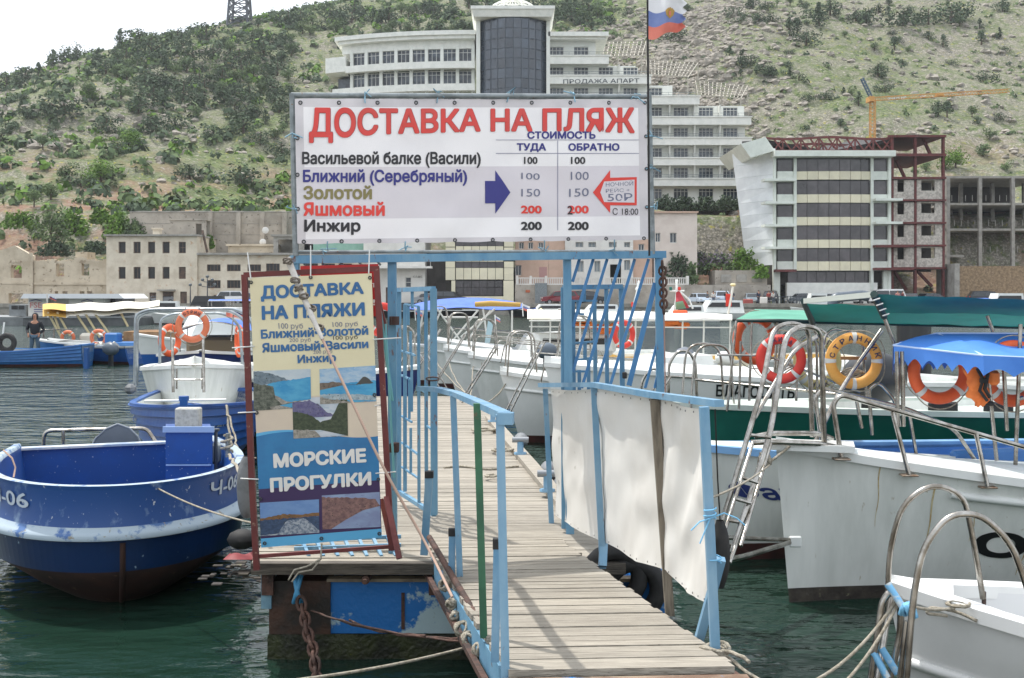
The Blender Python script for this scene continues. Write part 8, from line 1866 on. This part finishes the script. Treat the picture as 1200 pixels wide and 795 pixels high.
# ================================================================= people, cars and craft on the far side
SKIN = mat('skin', 'a97b62', .6); HAIR = mat('dark_hair', '2b2420', .8)
def skin_mesh(chains, name, m_):
    """one continuous body grown over a joint tree with the Skin modifier; chains: list of (pos, radius, parent index)"""
    me = bpy.data.meshes.new(name); me.from_pydata([c[0] for c in chains], [(i, c[2]) for i, c in enumerate(chains) if c[2] is not None], [])
    o = bpy.data.objects.new(name, me); COL.objects.link(o); sk = o.modifiers.new('s', 'SKIN'); sk.use_smooth_shade = True
    for i, c in enumerate(chains):
        r = c[1]; me.skin_vertices[0].data[i].radius = (r, r) if not isinstance(r, tuple) else r
        me.skin_vertices[0].data[i].use_root = (i == 0)
    ss = o.modifiers.new('u', 'SUBSURF'); ss.levels = 2
    dg = bpy.context.evaluated_depsgraph_get(); dg.update(); r = bpy.data.meshes.new_from_object(o.evaluated_get(dg)); bpy.data.objects.remove(o)
    r.materials.clear(); r.materials.append(m_); r.name = name; return r
def figure(stance):
    """returns body, jacket, trousers, shoes, hair meshes; a 1.75 m figure facing -y"""
    fl, hand, hip = stance
    J = [((0, 0, .95), (.13, .10), None), ((0, 0, 1.15), (.14, .10), 0), ((0, .0, 1.36), (.16, .10), 1), ((0, 0, 1.47), (.06, .06), 2), ((0, -.01, 1.56), (.06, .07), 3), ((0, -.01, 1.66), (.075, .09), 4), ((0, 0, 1.73), (.05, .06), 5)]
    body = list(J); arms = []; legs = []
    for s in (-1, 1):
        b = len(body); hx_, hy_, hz_ = hand
        sh, el, wr = (s * .19, .01, 1.40), (s * (.27 + fl * .04), .05, 1.12), (s * hx_, hy_, hz_ + .06)
        body += [(sh, .055, 2), (el, .042, b), (wr, .030, b + 1), ((s * (hx_ - .01), hy_ - .02, hz_ - .01), (.042, .022), b + 2)]
        for q in range(4): body.append(((s * (hx_ - .02 + .018 * (q - 1.5)), hy_ - .04, hz_ - .09 + .008 * abs(q - 1)), .009, b + 3))
        body.append(((s * (hx_ - .05), hy_ - .05, hz_ - .04), .010, b + 3))
        arms.append([(sh, .075), (el, .06), (wr, .045)])
        b = len(body); hp, kn, an = (s * .09, 0, .88), (s * (.10 + hip * .5), -.02, .50), (s * (.11 + hip), .02, .10)
        body += [(hp, .085, 0), (kn, .055, b), (an, .038, b + 1), ((s * (.12 + hip), -.12, .05), (.04, .03), b + 2)]
        legs.append([(hp, .105), (kn, .075), (an, .062)])
    jk = [((0, 0, .90), (.175, .13), None), ((0, 0, 1.12), (.175, .135), 0), ((0, .01, 1.36), (.19, .13), 1), ((0, .02, 1.48), (.09, .09), 2)]
    for a in arms:
        b = len(jk); jk += [(a[0][0], a[0][1], 2), (a[1][0], a[1][1], b), (a[2][0], a[2][1], b + 1)]
    tr = [((0, 0, .96), (.15, .11), None)]
    for a in legs:
        b = len(tr); tr += [(a[0][0], a[0][1], 0), (a[1][0], a[1][1], b), (a[2][0], a[2][1], b + 1)]
    return body, jk, tr
WHT = mat('cloth', 'ffffff', .8, objcol=True)
FIG = {}
def person(p, yaw, h, label, jcol, tcol, stance=(0, (.20, -.12, .98), .03), hood=False, group=None):
    if stance not in FIG:
        b, j, t = figure(stance); FIG[stance] = (skin_mesh(b, 'body', SKIN), skin_mesh(j, 'jacket', WHT), skin_mesh(t, 'trousers', WHT))
        m = MB(); m.grid(lambda u, v: Vector((.092 * math.cos(v * 6.283) * math.sin(u * 1.75), .012 + .105 * math.sin(v * 6.283) * math.sin(u * 1.75), 1.675 + .095 * math.cos(u * 1.75))), 8, 14); FIG[(stance, 'h')] = m.mesh('hair', HAIR)
        m = MB(); m.grid(lambda u, v: Vector((.115 * math.cos(v * 6.283) * math.sin(u * 2.6 + .05), .03 + .115 * math.sin(v * 6.283) * math.sin(u * 2.6 + .05), 1.62 + .15 * math.cos(u * 2.6))) + Vector((0, .035 if math.sin(v * 6.283) < -.6 and u > .35 else 0, 0)), 10, 16); FIG[(stance, 'hood')] = m.mesh('hood', WHT)
        m = MB()
        for s in (-1, 1): m.rbox((s * (.12 + stance[2]), -.05, .045), (.10, .27, .09), .03)
        FIG[(stance, 's')] = m.mesh('shoes', HAIR)
        m = MB()
        for s in (-1, 1): m.rbox((s * .032, -.098, 1.665), (.022, .012, .012), .003)
        m.rbox((0, -.112, 1.635), (.02, .03, .035), .006); m.rbox((0, -.098, 1.60), (.045, .01, .01), .003); FIG[(stance, 'f')] = m.mesh('face', mat('face_shadow', '6d4a3c', .7))
    sc = h / 1.77; M = Matrix.Translation(Vector(p)) @ Matrix.Rotation(yaw, 4, 'Z') @ Matrix.Scale(sc, 4)
    t = thing('person', label, 'person', M=M, group=group); b, j, tr = FIG[stance]
    mesh_obj('body', b, t); o = mesh_obj('jacket', j, t); o.color = lin(jcol) + (1,); o = mesh_obj('trousers', tr, t); o.color = lin(tcol) + (1,); mesh_obj('shoes', FIG[(stance, 's')], t); mesh_obj('face', FIG[(stance, 'f')], t)
    if hood: o = mesh_obj('hood', FIG[(stance, 'hood')], t); o.color = lin(jcol) + (1,)
    else: mesh_obj('hair', FIG[(stance, 'h')], t)
    return t
person((X(41, 42), 42, .02), .12, 1.78, 'man in a black jacket and grey blue jeans standing in the blue dinghy', '1d2128', '51687a', (1, (.20, -.15, .93), .05), True)

# cars
CARP = mat('car_paint', 'ffffff', .25, objcol=True); GLASSC = mat('car_glass', '23282d', .08, spec=.8); TYRE = mat('car_tyre', '1a1a1a', .8); RIM = mat('car_rim', '8e9194', .3, .8)
def car_meshes(kind):
    L_, W_, Hh = {'car': (4.3, 1.72, 1.42), 'suv': (4.6, 1.85, 1.72), 'van': (4.9, 1.9, 1.95)}[kind]
    bl = {'car': .82, 'suv': .98, 'van': 1.02}[kind]
    prof = {'car': [(-.5, .38), (-.5, .62), (-.46, .80), (-.30, .90), (-.17, 1.38), (.02, 1.42), (.22, 1.38), (.40, .95), (.5, .88), (.5, .38)],
            'suv': [(-.5, .42), (-.5, .72), (-.47, .95), (-.27, 1.05), (-.15, 1.62), (.05, 1.72), (.40, 1.68), (.48, 1.1), (.5, .9), (.5, .42)],
            'van': [(-.5, .42), (-.5, .80), (-.44, 1.05), (-.34, 1.15), (-.22, 1.80), (-.05, 1.93), (.44, 1.93), (.49, 1.2), (.5, .9), (.5, .42)]}[kind]
    m = MB(); n = len(prof)
    def rowp(side, ins):
        return [Vector((x * L_, side * (W_ / 2 - (ins if z < 1e9 else 0) - max(0, (z - bl)) * .28), z)) for x, z in prof]
    a, b_ = rowp(-1, 0), rowp(1, 0); m.add(a + b_, [tuple(range(n))[::-1], tuple(range(n, 2 * n))] , 0); m.add(a + b_, [(i, (i + 1) % n, (i + 1) % n + n, i + n) for i in range(n)], 0, False)
    body = m.mesh('body', CARP)
    top = [p for p in prof if p[1] > bl + .08]; g = MB()
    xs0, xs1 = {'car': (-.255, .335), 'suv': (-.225, .43), 'van': (-.30, .46)}[kind]; zt = {'car': 1.33, 'suv': 1.58, 'van': 1.74}[kind]
    for s in (-1, 1):
        y = lambda z: s * (W_ / 2 + .006 - max(0, (z - bl)) * .28)
        for (q0, q1) in ((xs0, (xs0 + xs1) / 2 - .01), ((xs0 + xs1) / 2 + .01, xs1)):
            i0 = .07 if q0 == xs0 else 0; i1 = .06 if q1 == xs1 else 0
            f = [Vector((q0 * L_, y(bl + .1), bl + .1)), Vector((q1 * L_, y(bl + .1), bl + .1)), Vector(((q1 - i1) * L_, y(zt), zt)), Vector(((q0 + i0) * L_, y(zt), zt))]
            g.add(f if s < 0 else f[::-1], [(0, 1, 2, 3)])
    i = max(k for k in range(n) if prof[k][0] < 0 and prof[k][1] < bl + .35 and prof[k+1][1] > bl + .3); p0, p1 = prof[i], prof[i+1]
    wy = lambda z: W_ / 2 - .1 - max(0, (z - bl)) * .28
    f = [Vector((x * L_ - .012, s * wy(z), z + .01)) for (x, z), s in ((p0, -1), (p0, 1), (p1, 1), (p1, -1))]; g.add([f[0].lerp(f[3], .08), f[1].lerp(f[2], .08), f[2].lerp(f[1], .08), f[3].lerp(f[0], .08)], [(3, 2, 1, 0)])
    j = [k for k in range(n - 1) if prof[k][0] > .2 and prof[k][1] > zt - .1 and prof[k+1][1] < zt - .1][0]; p0, p1 = prof[j], prof[j+1]
    f = [Vector((x * L_ + .012, s * wy(z), z + .005)) for (x, z), s in ((p0, -1), (p0, 1), (p1, 1), (p1, -1))]; g.add([f[0].lerp(f[3], .1), f[1].lerp(f[2], .1), f[2].lerp(f[1], .25), f[3].lerp(f[0], .25)], [(0, 1, 2, 3)])
    glass = g.mesh('window', GLASSC)
    w = MB(); w.tube([(0, -.1, 0), (0, .1, 0)], .32, 16); wheel = w.mesh('wheel', TYRE)
    w = MB(); w.tube([(0, -.108, 0), (0, .108, 0)], .19, 12); rim = w.mesh('rim', RIM)
    h_ = MB(); h_.rbox((0, 0, 0), (.05, .34, .14), .02); hl = h_.mesh('headlight', TAPE); tl = MB(); tl.rbox((0, 0, 0), (.05, .16, .28), .02); tlm = tl.mesh('tail_light', REDB)
    pl = MB(); pl.rbox((0, 0, 0), (.03, .5, .11), .005); plm = pl.mesh('number_plate', TAPE)
    bm_ = MB(); bm_.rbox((-L_ / 2, 0, .48), (.12, W_ - .1, .2), .04); bm_.rbox((L_ / 2, 0, .48), (.12, W_ - .1, .2), .04); bpm = bm_.mesh('bumper', CARP)
    return L_, W_, body, glass, wheel, rim, hl, tlm, plm, bpm, bl
CM = {}
def car(px, Y, yaw, kind, colr, label):
    if kind not in CM: CM[kind] = car_meshes(kind)
    L_, W_, body, glass, wheel, rim, hl, tlm, plm, bpm, bl = CM[kind]
    t = thing('parked_car', label, 'car', (X(px, Y), Y, 1.21), yaw, 'cars parked along the far quay')
    o = mesh_obj('body', body, t); o.color = lin(colr) + (1,); mesh_obj('window', glass, t); o = mesh_obj('bumper', bpm, t); o.color = lin(colr) + (1,)
    for sx in (-.31, .31):
        for sy in (-1, 1):
            w = mesh_obj('wheel', wheel, t); w.location = (sx * L_, sy * (W_ / 2 - .1), .32); mesh_obj('rim', rim, w)
    for sy in (-1, 1):
        q = mesh_obj('headlight', hl, t); q.location = (-L_ / 2 + .01, sy * (W_ / 2 - .25), bl - .14); q = mesh_obj('tail_light', tlm, t); q.location = (L_ / 2, sy * (W_ / 2 - .12), bl - .05)
    q = mesh_obj('number_plate', plm, t); q.location = (-L_ / 2 - .06, 0, .5); q = mesh_obj('number_plate', plm, t); q.location = (L_ / 2 + .06, 0, .6)
    return t
CARS = [(265, 139.5, .25, 'suv', 'd9dadb', 'white estate car parked before the cream annex'), (293, 140.5, .1, 'car', '3a4f7d', 'dark blue car parked beside the tour sign'), (190, 142, 0., 'car', '7a7d80', 'grey car parked by the derelict house') ,
        (525, 139.5, 3.05, 'suv', '252628', 'black off-road car under the beige panelled building'), (505, 141, 3.1, 'car', '8b8f92', 'grey car partly behind the left gate leaf'), (656, 139.5, 0.1, 'suv', '742831', 'dark red car left of the right gate leaf'), (690, 140, 3.1, 'suv', '23262b', 'long black car behind the slanted bars'), (668, 142.5, 0, 'car', '74787c', 'grey car beyond the dark red one'),
        (820, 139, 1.75, 'car', 'aebccb', 'pale blue hatchback facing the water right of the gate chain'), (846, 139.8, 1.5, 'suv', 'a7b4c4', 'pale blue people carrier next to the hatchback'), (881, 139.3, 1.45, 'car', '7b878f', 'grey green car facing the water before the garden wall'), (903, 139.6, 1.3, 'suv', '1f2123', 'black car beside the green grey one'),
        (941, 141, .1, 'car', '5b6165', 'dark grey car behind the small white boat'), (964, 140, .15, 'car', 'c3c6c8', 'silver saloon below the glass block'), (994, 141.5, .1, 'car', 'd4d4d0', 'white car behind the grey inflatable'), (1036, 139.3, .05, 'van', 'dcdcda', 'white van parked at the corner of the glass block'), (1068, 140.4, 1.2, 'car', '4e565c', 'grey car under the red steel frame'), (1088, 140.6, .3, 'car', '3a454b', 'dark teal car right of the red steel frame'), (1157, 139.5, 3.0, 'suv', '2e3136', 'dark estate car before the rubble stone wall')]
for c in CARS: car(*c)
PP = [(851, 136.4, .3, 1.75, 'person in dark clothes standing on the quay edge beside the pale blue people carrier', '2b2f3a', '3d5677'), (858, 136.2, -.3, 1.8, 'person in navy top and light jeans walking on the far quay', '3c4254', '6d86a0'), (829, 137.5, .9, 1.7, 'person in grey standing behind the hatchback', '5c6268', '3b3b3f'), (836, 137.2, 0, 1.72, 'person in a white shirt beside the hatchback', 'cfcdc8', '4b5a70'),
      (889, 136.3, .4, 1.8, 'person in a dark shirt beside the red box on the quay', '343a4d', '2d3340'), (901, 137, -.5, 1.75, 'person in a red top near the black car', '8e3b36', '33363c'), (906, 136.8, .5, 1.72, 'person in a pale grey shirt near the black car', 'c0bfb8', '56606a'), (1052, 137, 0, 1.75, 'person in pink by the white van', 'b07c78', '3d3d42'), (1058, 137.2, .6, 1.75, 'person in dark red by the white van', '6b3b3c', '2f3136')]
for px, Y, yw, h, lb, jc, tc_ in PP: person((X(px, Y), Y, 1.21 if Y > 136.9 else 1.39 if False else 1.21), yw, h, lb, jc, tc_, group='people strolling on the far quay')
m = MB(); m.rbox((X(877, 136), 136.2, 1.6), (1.1, .7, .6), .08); m.build('red_box', mat('box_red', '9c4a44', .6), label='small red box on the far quay edge', cat='box')
m = MB(); m.rbox((X(895, 136), 136.2, 1.75), (.9, .6, .8), .06); m.build('white_box', PLW, label='small white box on the far quay edge', cat='box')
# quay fence posts, lamps
fc = thing('quay_railing', 'low dark railing along the far quay near the glass block', 'railing', (X(940, 135.2), 135.2, 1.38))
for k in range(22): m = MB(); m.box(X(908 + k * 3.6, 135.2), X(908 + k * 3.6, 135.2) + .07, 135.2, 135.27, 1.38, 2.3); m.build('post', MATS['dark_mullion'], fc)
m = MB(); m.box(X(908, 135.2), X(984, 135.2), 135.2, 135.26, 2.2, 2.26); m.box(X(908, 135.2), X(984, 135.2), 135.2, 135.26, 1.8, 1.85); m.build('rail', MATS['dark_mullion'], fc)
def lamp(px, Y, h, lb, globes):
    t = thing('street_lamp', lb, 'street lamp', (X(px, Y), Y, 1.2)); c = Vector((X(px, Y), Y, 1.2)); m = MB(); m.tube([c, c + Vector((0, 0, h))], [.09, .05], 8); m.build('pole', MATS['dark_mullion'], t)
    for (dx, dz) in globes:
        m = MB(); m.tube([c + Vector((0, 0, h + dz - .3)), c + Vector((dx * .7, 0, h + dz - .25)), c + Vector((dx, 0, h + dz))], .04, 5); m.build('arm', MATS['dark_mullion'], t)
        m = MB(); g = c + Vector((dx, 0, h + dz)); m.grid(lambda u, v: g + Vector((.22 * math.cos(v * 6.283) * math.sin(u * 3.14), .22 * math.sin(v * 6.283) * math.sin(u * 3.14), .2 * math.cos(u * 3.14))), 8, 10); m.build('lamp_globe', mat('dark_globe', '5a6164', .3), t)
lamp(223, 137, 2.2, 'single globe street lamp before the derelict house', [(0, .25)]); lamp(243, 138, 3.2, 'five globe street lamp before the cream annex', [(0, .3), (-.6, -.1), (.6, -.1), (-.9, -.7), (.9, -.7)])
# glazed wheelhouse barge with dark roof at the left quay, floating kiosk barge
bg_ = thing('grey_barge', 'long grey barge carrying a white kiosk building at the left', 'barge', (X(90, 88), 88, 0))
YBG = 88.
bx_ = lambda p: X(p, YBG); bz_ = lambda p: Z(p, YBG)
BG = mat('barge_grey', '8b8f90', .7, c2='767a7b', s=.8); BGD = mat('barge_dark_side', '5b5e5f', .8, c2='494c4d', s=1.5)
m = MB(); m.box(bx_(27), bx_(158), YBG, YBG + 7, -.3, bz_(373)); m.build('pontoon', BGD, bg_)
m = MB(); m.box(bx_(26), bx_(150), YBG - .1, YBG + 7.1, bz_(373) + .004, bz_(371.3)); m.build('deck_edge', BG, bg_)
m = MB(); m.hexa([(bx_(-40), YBG + .2, -.3), (bx_(26), YBG + .2, -.3), (bx_(28), YBG, bz_(372)), (bx_(-46), YBG, bz_(371))], [(bx_(-40), YBG + 6, -.3), (bx_(26), YBG + 6, -.3), (bx_(28), YBG + 6.4, bz_(372)), (bx_(-46), YBG + 6.4, bz_(371))]); m.build('hull', BG, bg_)
m = MB(); m.box(bx_(4), bx_(24), YBG + 1, YBG + 5, bz_(371), bz_(357.5)); m.build('wheelhouse', BG, bg_)
m = MB(); m.box(bx_(7), bx_(14.5), YBG + .95, YBG + 1, bz_(363), bz_(358.5)); m.box(bx_(15.5), bx_(22), YBG + .95, YBG + 1, bz_(363), bz_(358.5)); m.build('wheelhouse_window', MATS['win_dark'], bg_)
m = MB(); m.box(bx_(28), bx_(49), YBG + .8, YBG + 5, bz_(371), bz_(350)); m.box(bx_(76), bx_(118), YBG + .8, YBG + 5, bz_(371), bz_(350)); m.box(bx_(49), bx_(76), YBG + 2, YBG + 5, bz_(371), bz_(350)); m.build('kiosk_wall', PLW, bg_)
m = MB(); m.prism([(bx_(25), YBG - .2, bz_(350)), (bx_(146), YBG - .2, bz_(350)), (bx_(140), YBG - .2, bz_(344.5)), (bx_(29), YBG - .2, bz_(344.5))], (0, 6, 0)); m.build('kiosk_roof', mat('white_roof', 'dfe1e3', .5), bg_)
m = MB(); m.box(bx_(119), bx_(133), YBG + 2, YBG + 5, bz_(371), bz_(350)); m.build('glazed_end', MATS['win_pane'], bg_)
for x0, x1 in ((34, 49.8), (95, 109)):
    text_on('FSE', quadfn(P(x0 + 1, 354.5, YBG + .77), P(x1 - 1, 354.5, YBG + .77), P(x1 - 1, 361, YBG + .77), P(x0 + 1, 361, YBG + .77)), mat('faded_sign_red', 'c4817e', .6), bg_, .02)
    m = MB(); 
    for ya, yb_ in ((362.6, 363.4), (365.3, 366)): m.box(bx_(x0 + 1), bx_(x1 - 1), YBG + .76, YBG + .78, bz_(yb_), bz_(ya))
    m.beam(P(x0, 353.3, YBG + .76), P((x0 + x1) / 2, 351.3, YBG + .76), .02, .05); m.beam(P(x1, 353.3, YBG + .76), P((x0 + x1) / 2, 351.3, YBG + .76), .02, .05); m.build('sign_lines', MATS['print_navy'] if 'print_navy' in MATS else BGD, bg_)
flg = thing('barge_flag', 'small tricolour flag flying over the kiosk roof', 'flag', tuple(P(57, 352, 60)))
m = MB(); m.tube([P(56, 372, 60), P(55, 344, 60)], .04, 6); m.build('pole', PLW, flg); m = MB(); m.grid(lambda u, v: P(58 + 8 * u, 346 + 3.5 * u + 4 * v, 60 + .1 * math.sin(u * 8)), 8, 6, mif=lambda i, j: 0 if j < 2 else (1 if j < 4 else 2)); m.build('cloth', [FW, NAVYH, FR_], flg)
# small craft in the distance
def small_boat(px, Y, L_, label, hm_=HULLW, cab=None, cabm=HULLW, head=-1, can=None, zz=1.):
    Hs = Hull(L_, L_ * .36, .95 * zz, .7 * zz, .7 * zz, .3, 2.2, .8, .4, .8); t = boat('distant_boat', label, 'boat', (X(px, Y) + head * L_ / 2, Y), (head, -.12), Hs, hm_, BOOT if hm_ is not NAVYH else HULLW, HULLW, HULLG, td=.6, group='boats lying along the far quay')
    if cab:
        m = MB(); m.hexa([(-L_ * .3, -L_ * .13, .6), (L_ * .15, -L_ * .12, .6), (L_ * .06, -L_ * .1, cab), (-L_ * .28, -L_ * .11, cab)], [(-L_ * .3, L_ * .13, .6), (L_ * .15, L_ * .12, .6), (L_ * .06, L_ * .1, cab), (-L_ * .28, L_ * .11, cab)]); m.build('cabin', cabm, t, local=True)
        m = MB(); m.hexa([(-L_ * .25, -L_ * .127, cab * .68), (L_ * .10, -L_ * .12, cab * .68), (L_ * .05, -L_ * .108, cab * .9), (-L_ * .25, -L_ * .116, cab * .9)], [(-L_ * .25, L_ * .127, cab * .68), (L_ * .10, L_ * .12, cab * .68), (L_ * .05, L_ * .108, cab * .9), (-L_ * .25, L_ * .116, cab * .9)]); m.build('cabin_window', MATS['win_dark'], t, local=True)
    if can: canopy(t, (-L_ * .4, -L_ * .15, L_ * .15, L_ * .15), can[0], .12, can[1], frame_h=.7, pr=.03)
    return t
BCN = MATS['blue_canopy']
for a in [(236, 126, 9, 'dark roofed launch moored below the derelict house', MOTK, 2.3, MATS['win_dark']), (215, 92, 5, 'small white boat left of the steel hoops on the far side', HULLW, 1.5, HULLW), (190, 112, 6, 'white launch by the left quay near the cream awning', HULLW, 1.8, HULLW), (262, 84, 6, 'white boat with blue cover seen through the steel hoops', HULLW, None, HULLW),
          (470, 118, 8, 'dark hulled boat by the quay behind the left gate leaf', MOTK, 1.6, MOTK), (515, 124, 9, 'black work boat along the quay under the panelled building', MOTK, 1.3, MOTK), (640, 120, 8, 'dark boat moored under the plinth wall', MOTK, 1.4, HULLW), (700, 118, 8, 'wood brown boat moored under the plinth wall', WOODD, 1.4, HULLW),
          (840, 106, 9, 'sleek white motor yacht at the floating dock right of the chain', HULLW, 1.9, HULLW), (800, 100, 7, 'navy launch at the floating dock', NAVYH, 1.5, HULLW), (935, 96, 7, 'white open boat with arched frame at the floating dock', HULLW, None, HULLW), (955, 131, 5.5, 'small white boat stored by the quay edge', HULLW, 2.6, HULLW),
          (1120, 112, 9, 'boat with blue awning in the distance at right', HULLW, None, HULLW), (1175, 118, 8, 'white cabin boat in the distance at the right edge', HULLW, 2.6, HULLW)]:
    small_boat(a[0], a[1], a[2], a[3], a[4], a[5], a[6], can=((2.0, BCN) if 'blue' in a[3] else None))
m = MB(); yd = 108.
m.box(X(770, yd), X(1015, yd), yd, yd + 2.2, -.1, .95); m.build('floating_dock', mat('dock_grey', '8a8880', .85, c2='6b6a64', s=.8), label='long low floating dock below the parked cars at right', cat='dock')
m = MB()
for k in range(16): px = 772 + k * 16; m.tube([(X(px, yd), yd - .1, .25), (X(px, yd) + .01, yd - .12, .8)], .16, 8)
m.build('dock_fenders', BLACKR, label='row of dark fenders along the floating dock', cat='fenders', kind='stuff')
# inflatable with people
inf = thing('inflatable_boat', 'dark grey inflatable boat with riders passing below the glass block', 'boat', (X(1000, 120), 120, 0))
m = MB(); m.tube(fillet([P(975, 358, 119), P(978, 349, 119.0), P(1010, 346, 119), P(1018, 348, 119)], .8), .55, 10); m.build('tube', MOTOR, inf)
m = MB(); m.tube([P(880, 358, 30), P(884, 344, 30)], .0, 4) if False else None
# navigation mast with red green flag right of the chain
nm = thing('flag_boat_mast', 'white mast with red and green lights and a large red and green flag', 'mast', tuple(P(793, 372, 27)))
m = MB(); m.tube([P(793, 374, 27), P(793, 331, 27)], .03, 8); m.tube([P(785, 341, 27), P(802, 341, 27)], .022, 6); m.tube([P(797, 342, 27), P(808, 352, 27), P(812, 362, 27)], .025, 6); m.tube([P(788, 374, 27), P(793, 345, 27)], .02, 6); m.build('mast', HULLW, nm)
for px, py, mt in ((786, 338.5, GREENH), (796, 338.5, REDB), (793, 330, HULLW)): m = MB(); m.rbox(P(px, py, 27), (.07, .07, .09), .015); m.build('navigation_light', mt, nm)
m = MB(); m.grid(lambda u, v: P(792 + 16 * u * (.25 + .75 * v) + 0 * v, 343 + 20 * v - 2 * u, 26.9 + .06 * math.sin(v * 8)), 8, 16, mif=lambda i, j: 1 if (j > 8 and i < 6 - (j - 9) * 0.1 and j < 14) else (0 if j < 14 or i > 5 else 1)); m.build('flag_cloth', [mat('flag_dark_red', 'a83a44', .8), mat('flag_green', '6f9a80', .8)], nm)
m = MB(); m.rbox(P(797, 366, 26.8), (.34, .2, .1), .03); m.build('orange_float', ORNG, nm)
nm2 = thing('small_mast', 'slim white mast with a radar dome over the white awning', 'mast', tuple(P(858, 372, 30)))
m = MB(); m.tube([P(852, 374, 30), P(858, 342, 30), P(859, 336, 30)], .035, 6); m.build('mast', HULLW, nm2); m = MB(); m.rbox(P(859, 334, 30), (.14, .14, .08), .03); m.build('radar_dome', mat('cream_gable', 'd8cfa6'), nm2)
m = MB(); m.rbox(P(854, 352, 30), (.16, .03, .34), .01); m.build('red_white_pennant', REDB, nm2)
nm3 = thing('lamp_mast', 'white signal mast seen through the slanted bars', 'mast', tuple(P(748, 372, 27)))
m = MB(); m.tube([P(741, 365, 27), P(746, 345, 27), P(748, 332, 27)], .03, 6); m.rbox(P(748, 339, 27), (.14, .1, .1), .03); m.rbox(P(748.5, 331, 27), (.06, .06, .08), .02); m.build('mast', HULLW, nm3)
m = MB(); m.rbox(P(741, 357, 27), (.06, .03, .12), .01); m.build('red_pennant', REDB, nm3)
for px, py, Y_, lb in ((488, 362, 29.7, 'small tricolour flag at the left end of the blue awning'), (614, 357, 29.5, 'small tricolour flag at the right end of the blue awning'), (582, 371, 26, 'small tricolour flag on the white boat in the gateway'), (281, 365, 60, 'tiny tricolour pennant beyond the steel hoops')):
    t = thing('small_flag', lb, 'flag', tuple(P(px, py + 12, Y_))); m = MB(); m.tube([P(px - 1, py + 14, Y_), P(px - 2, py - 2, Y_)], .015, 5); m.build('pole', HULLW, t)
    s_ = 1. if px in (488, 614) else .7
    m = MB(); m.grid(lambda u, v: P(px - 2 + 9 * u * s_, py - 1 + 3.5 * u + 7 * v * s_, Y_ + .04 * math.sin(u * 7)), 8, 6, mif=lambda i, j: 0 if j < 2 else (1 if j < 4 else 2)); m.build('cloth', [FW, FBL, FR_], t)
# ================================================================= air
hzm = bpy.data.materials.new('haze_air'); hzm.use_nodes = True; n = hzm.node_tree; n.nodes.clear()
vo = n.nodes.new('ShaderNodeVolumePrincipled'); vo.inputs['Color'].default_value = (.86, .91, .97, 1); vo.inputs['Density'].default_value = .0002; vo.inputs['Anisotropy'].default_value = .3
ou = n.nodes.new('ShaderNodeOutputMaterial'); n.links.new(vo.outputs[0], ou.inputs['Volume'])
b = MB(); b.box(-760, 760, -30, 960, -4.2, 175); b.build('haze', hzm, label='thin pale haze over the harbour', cat='haze', kind='stuff')
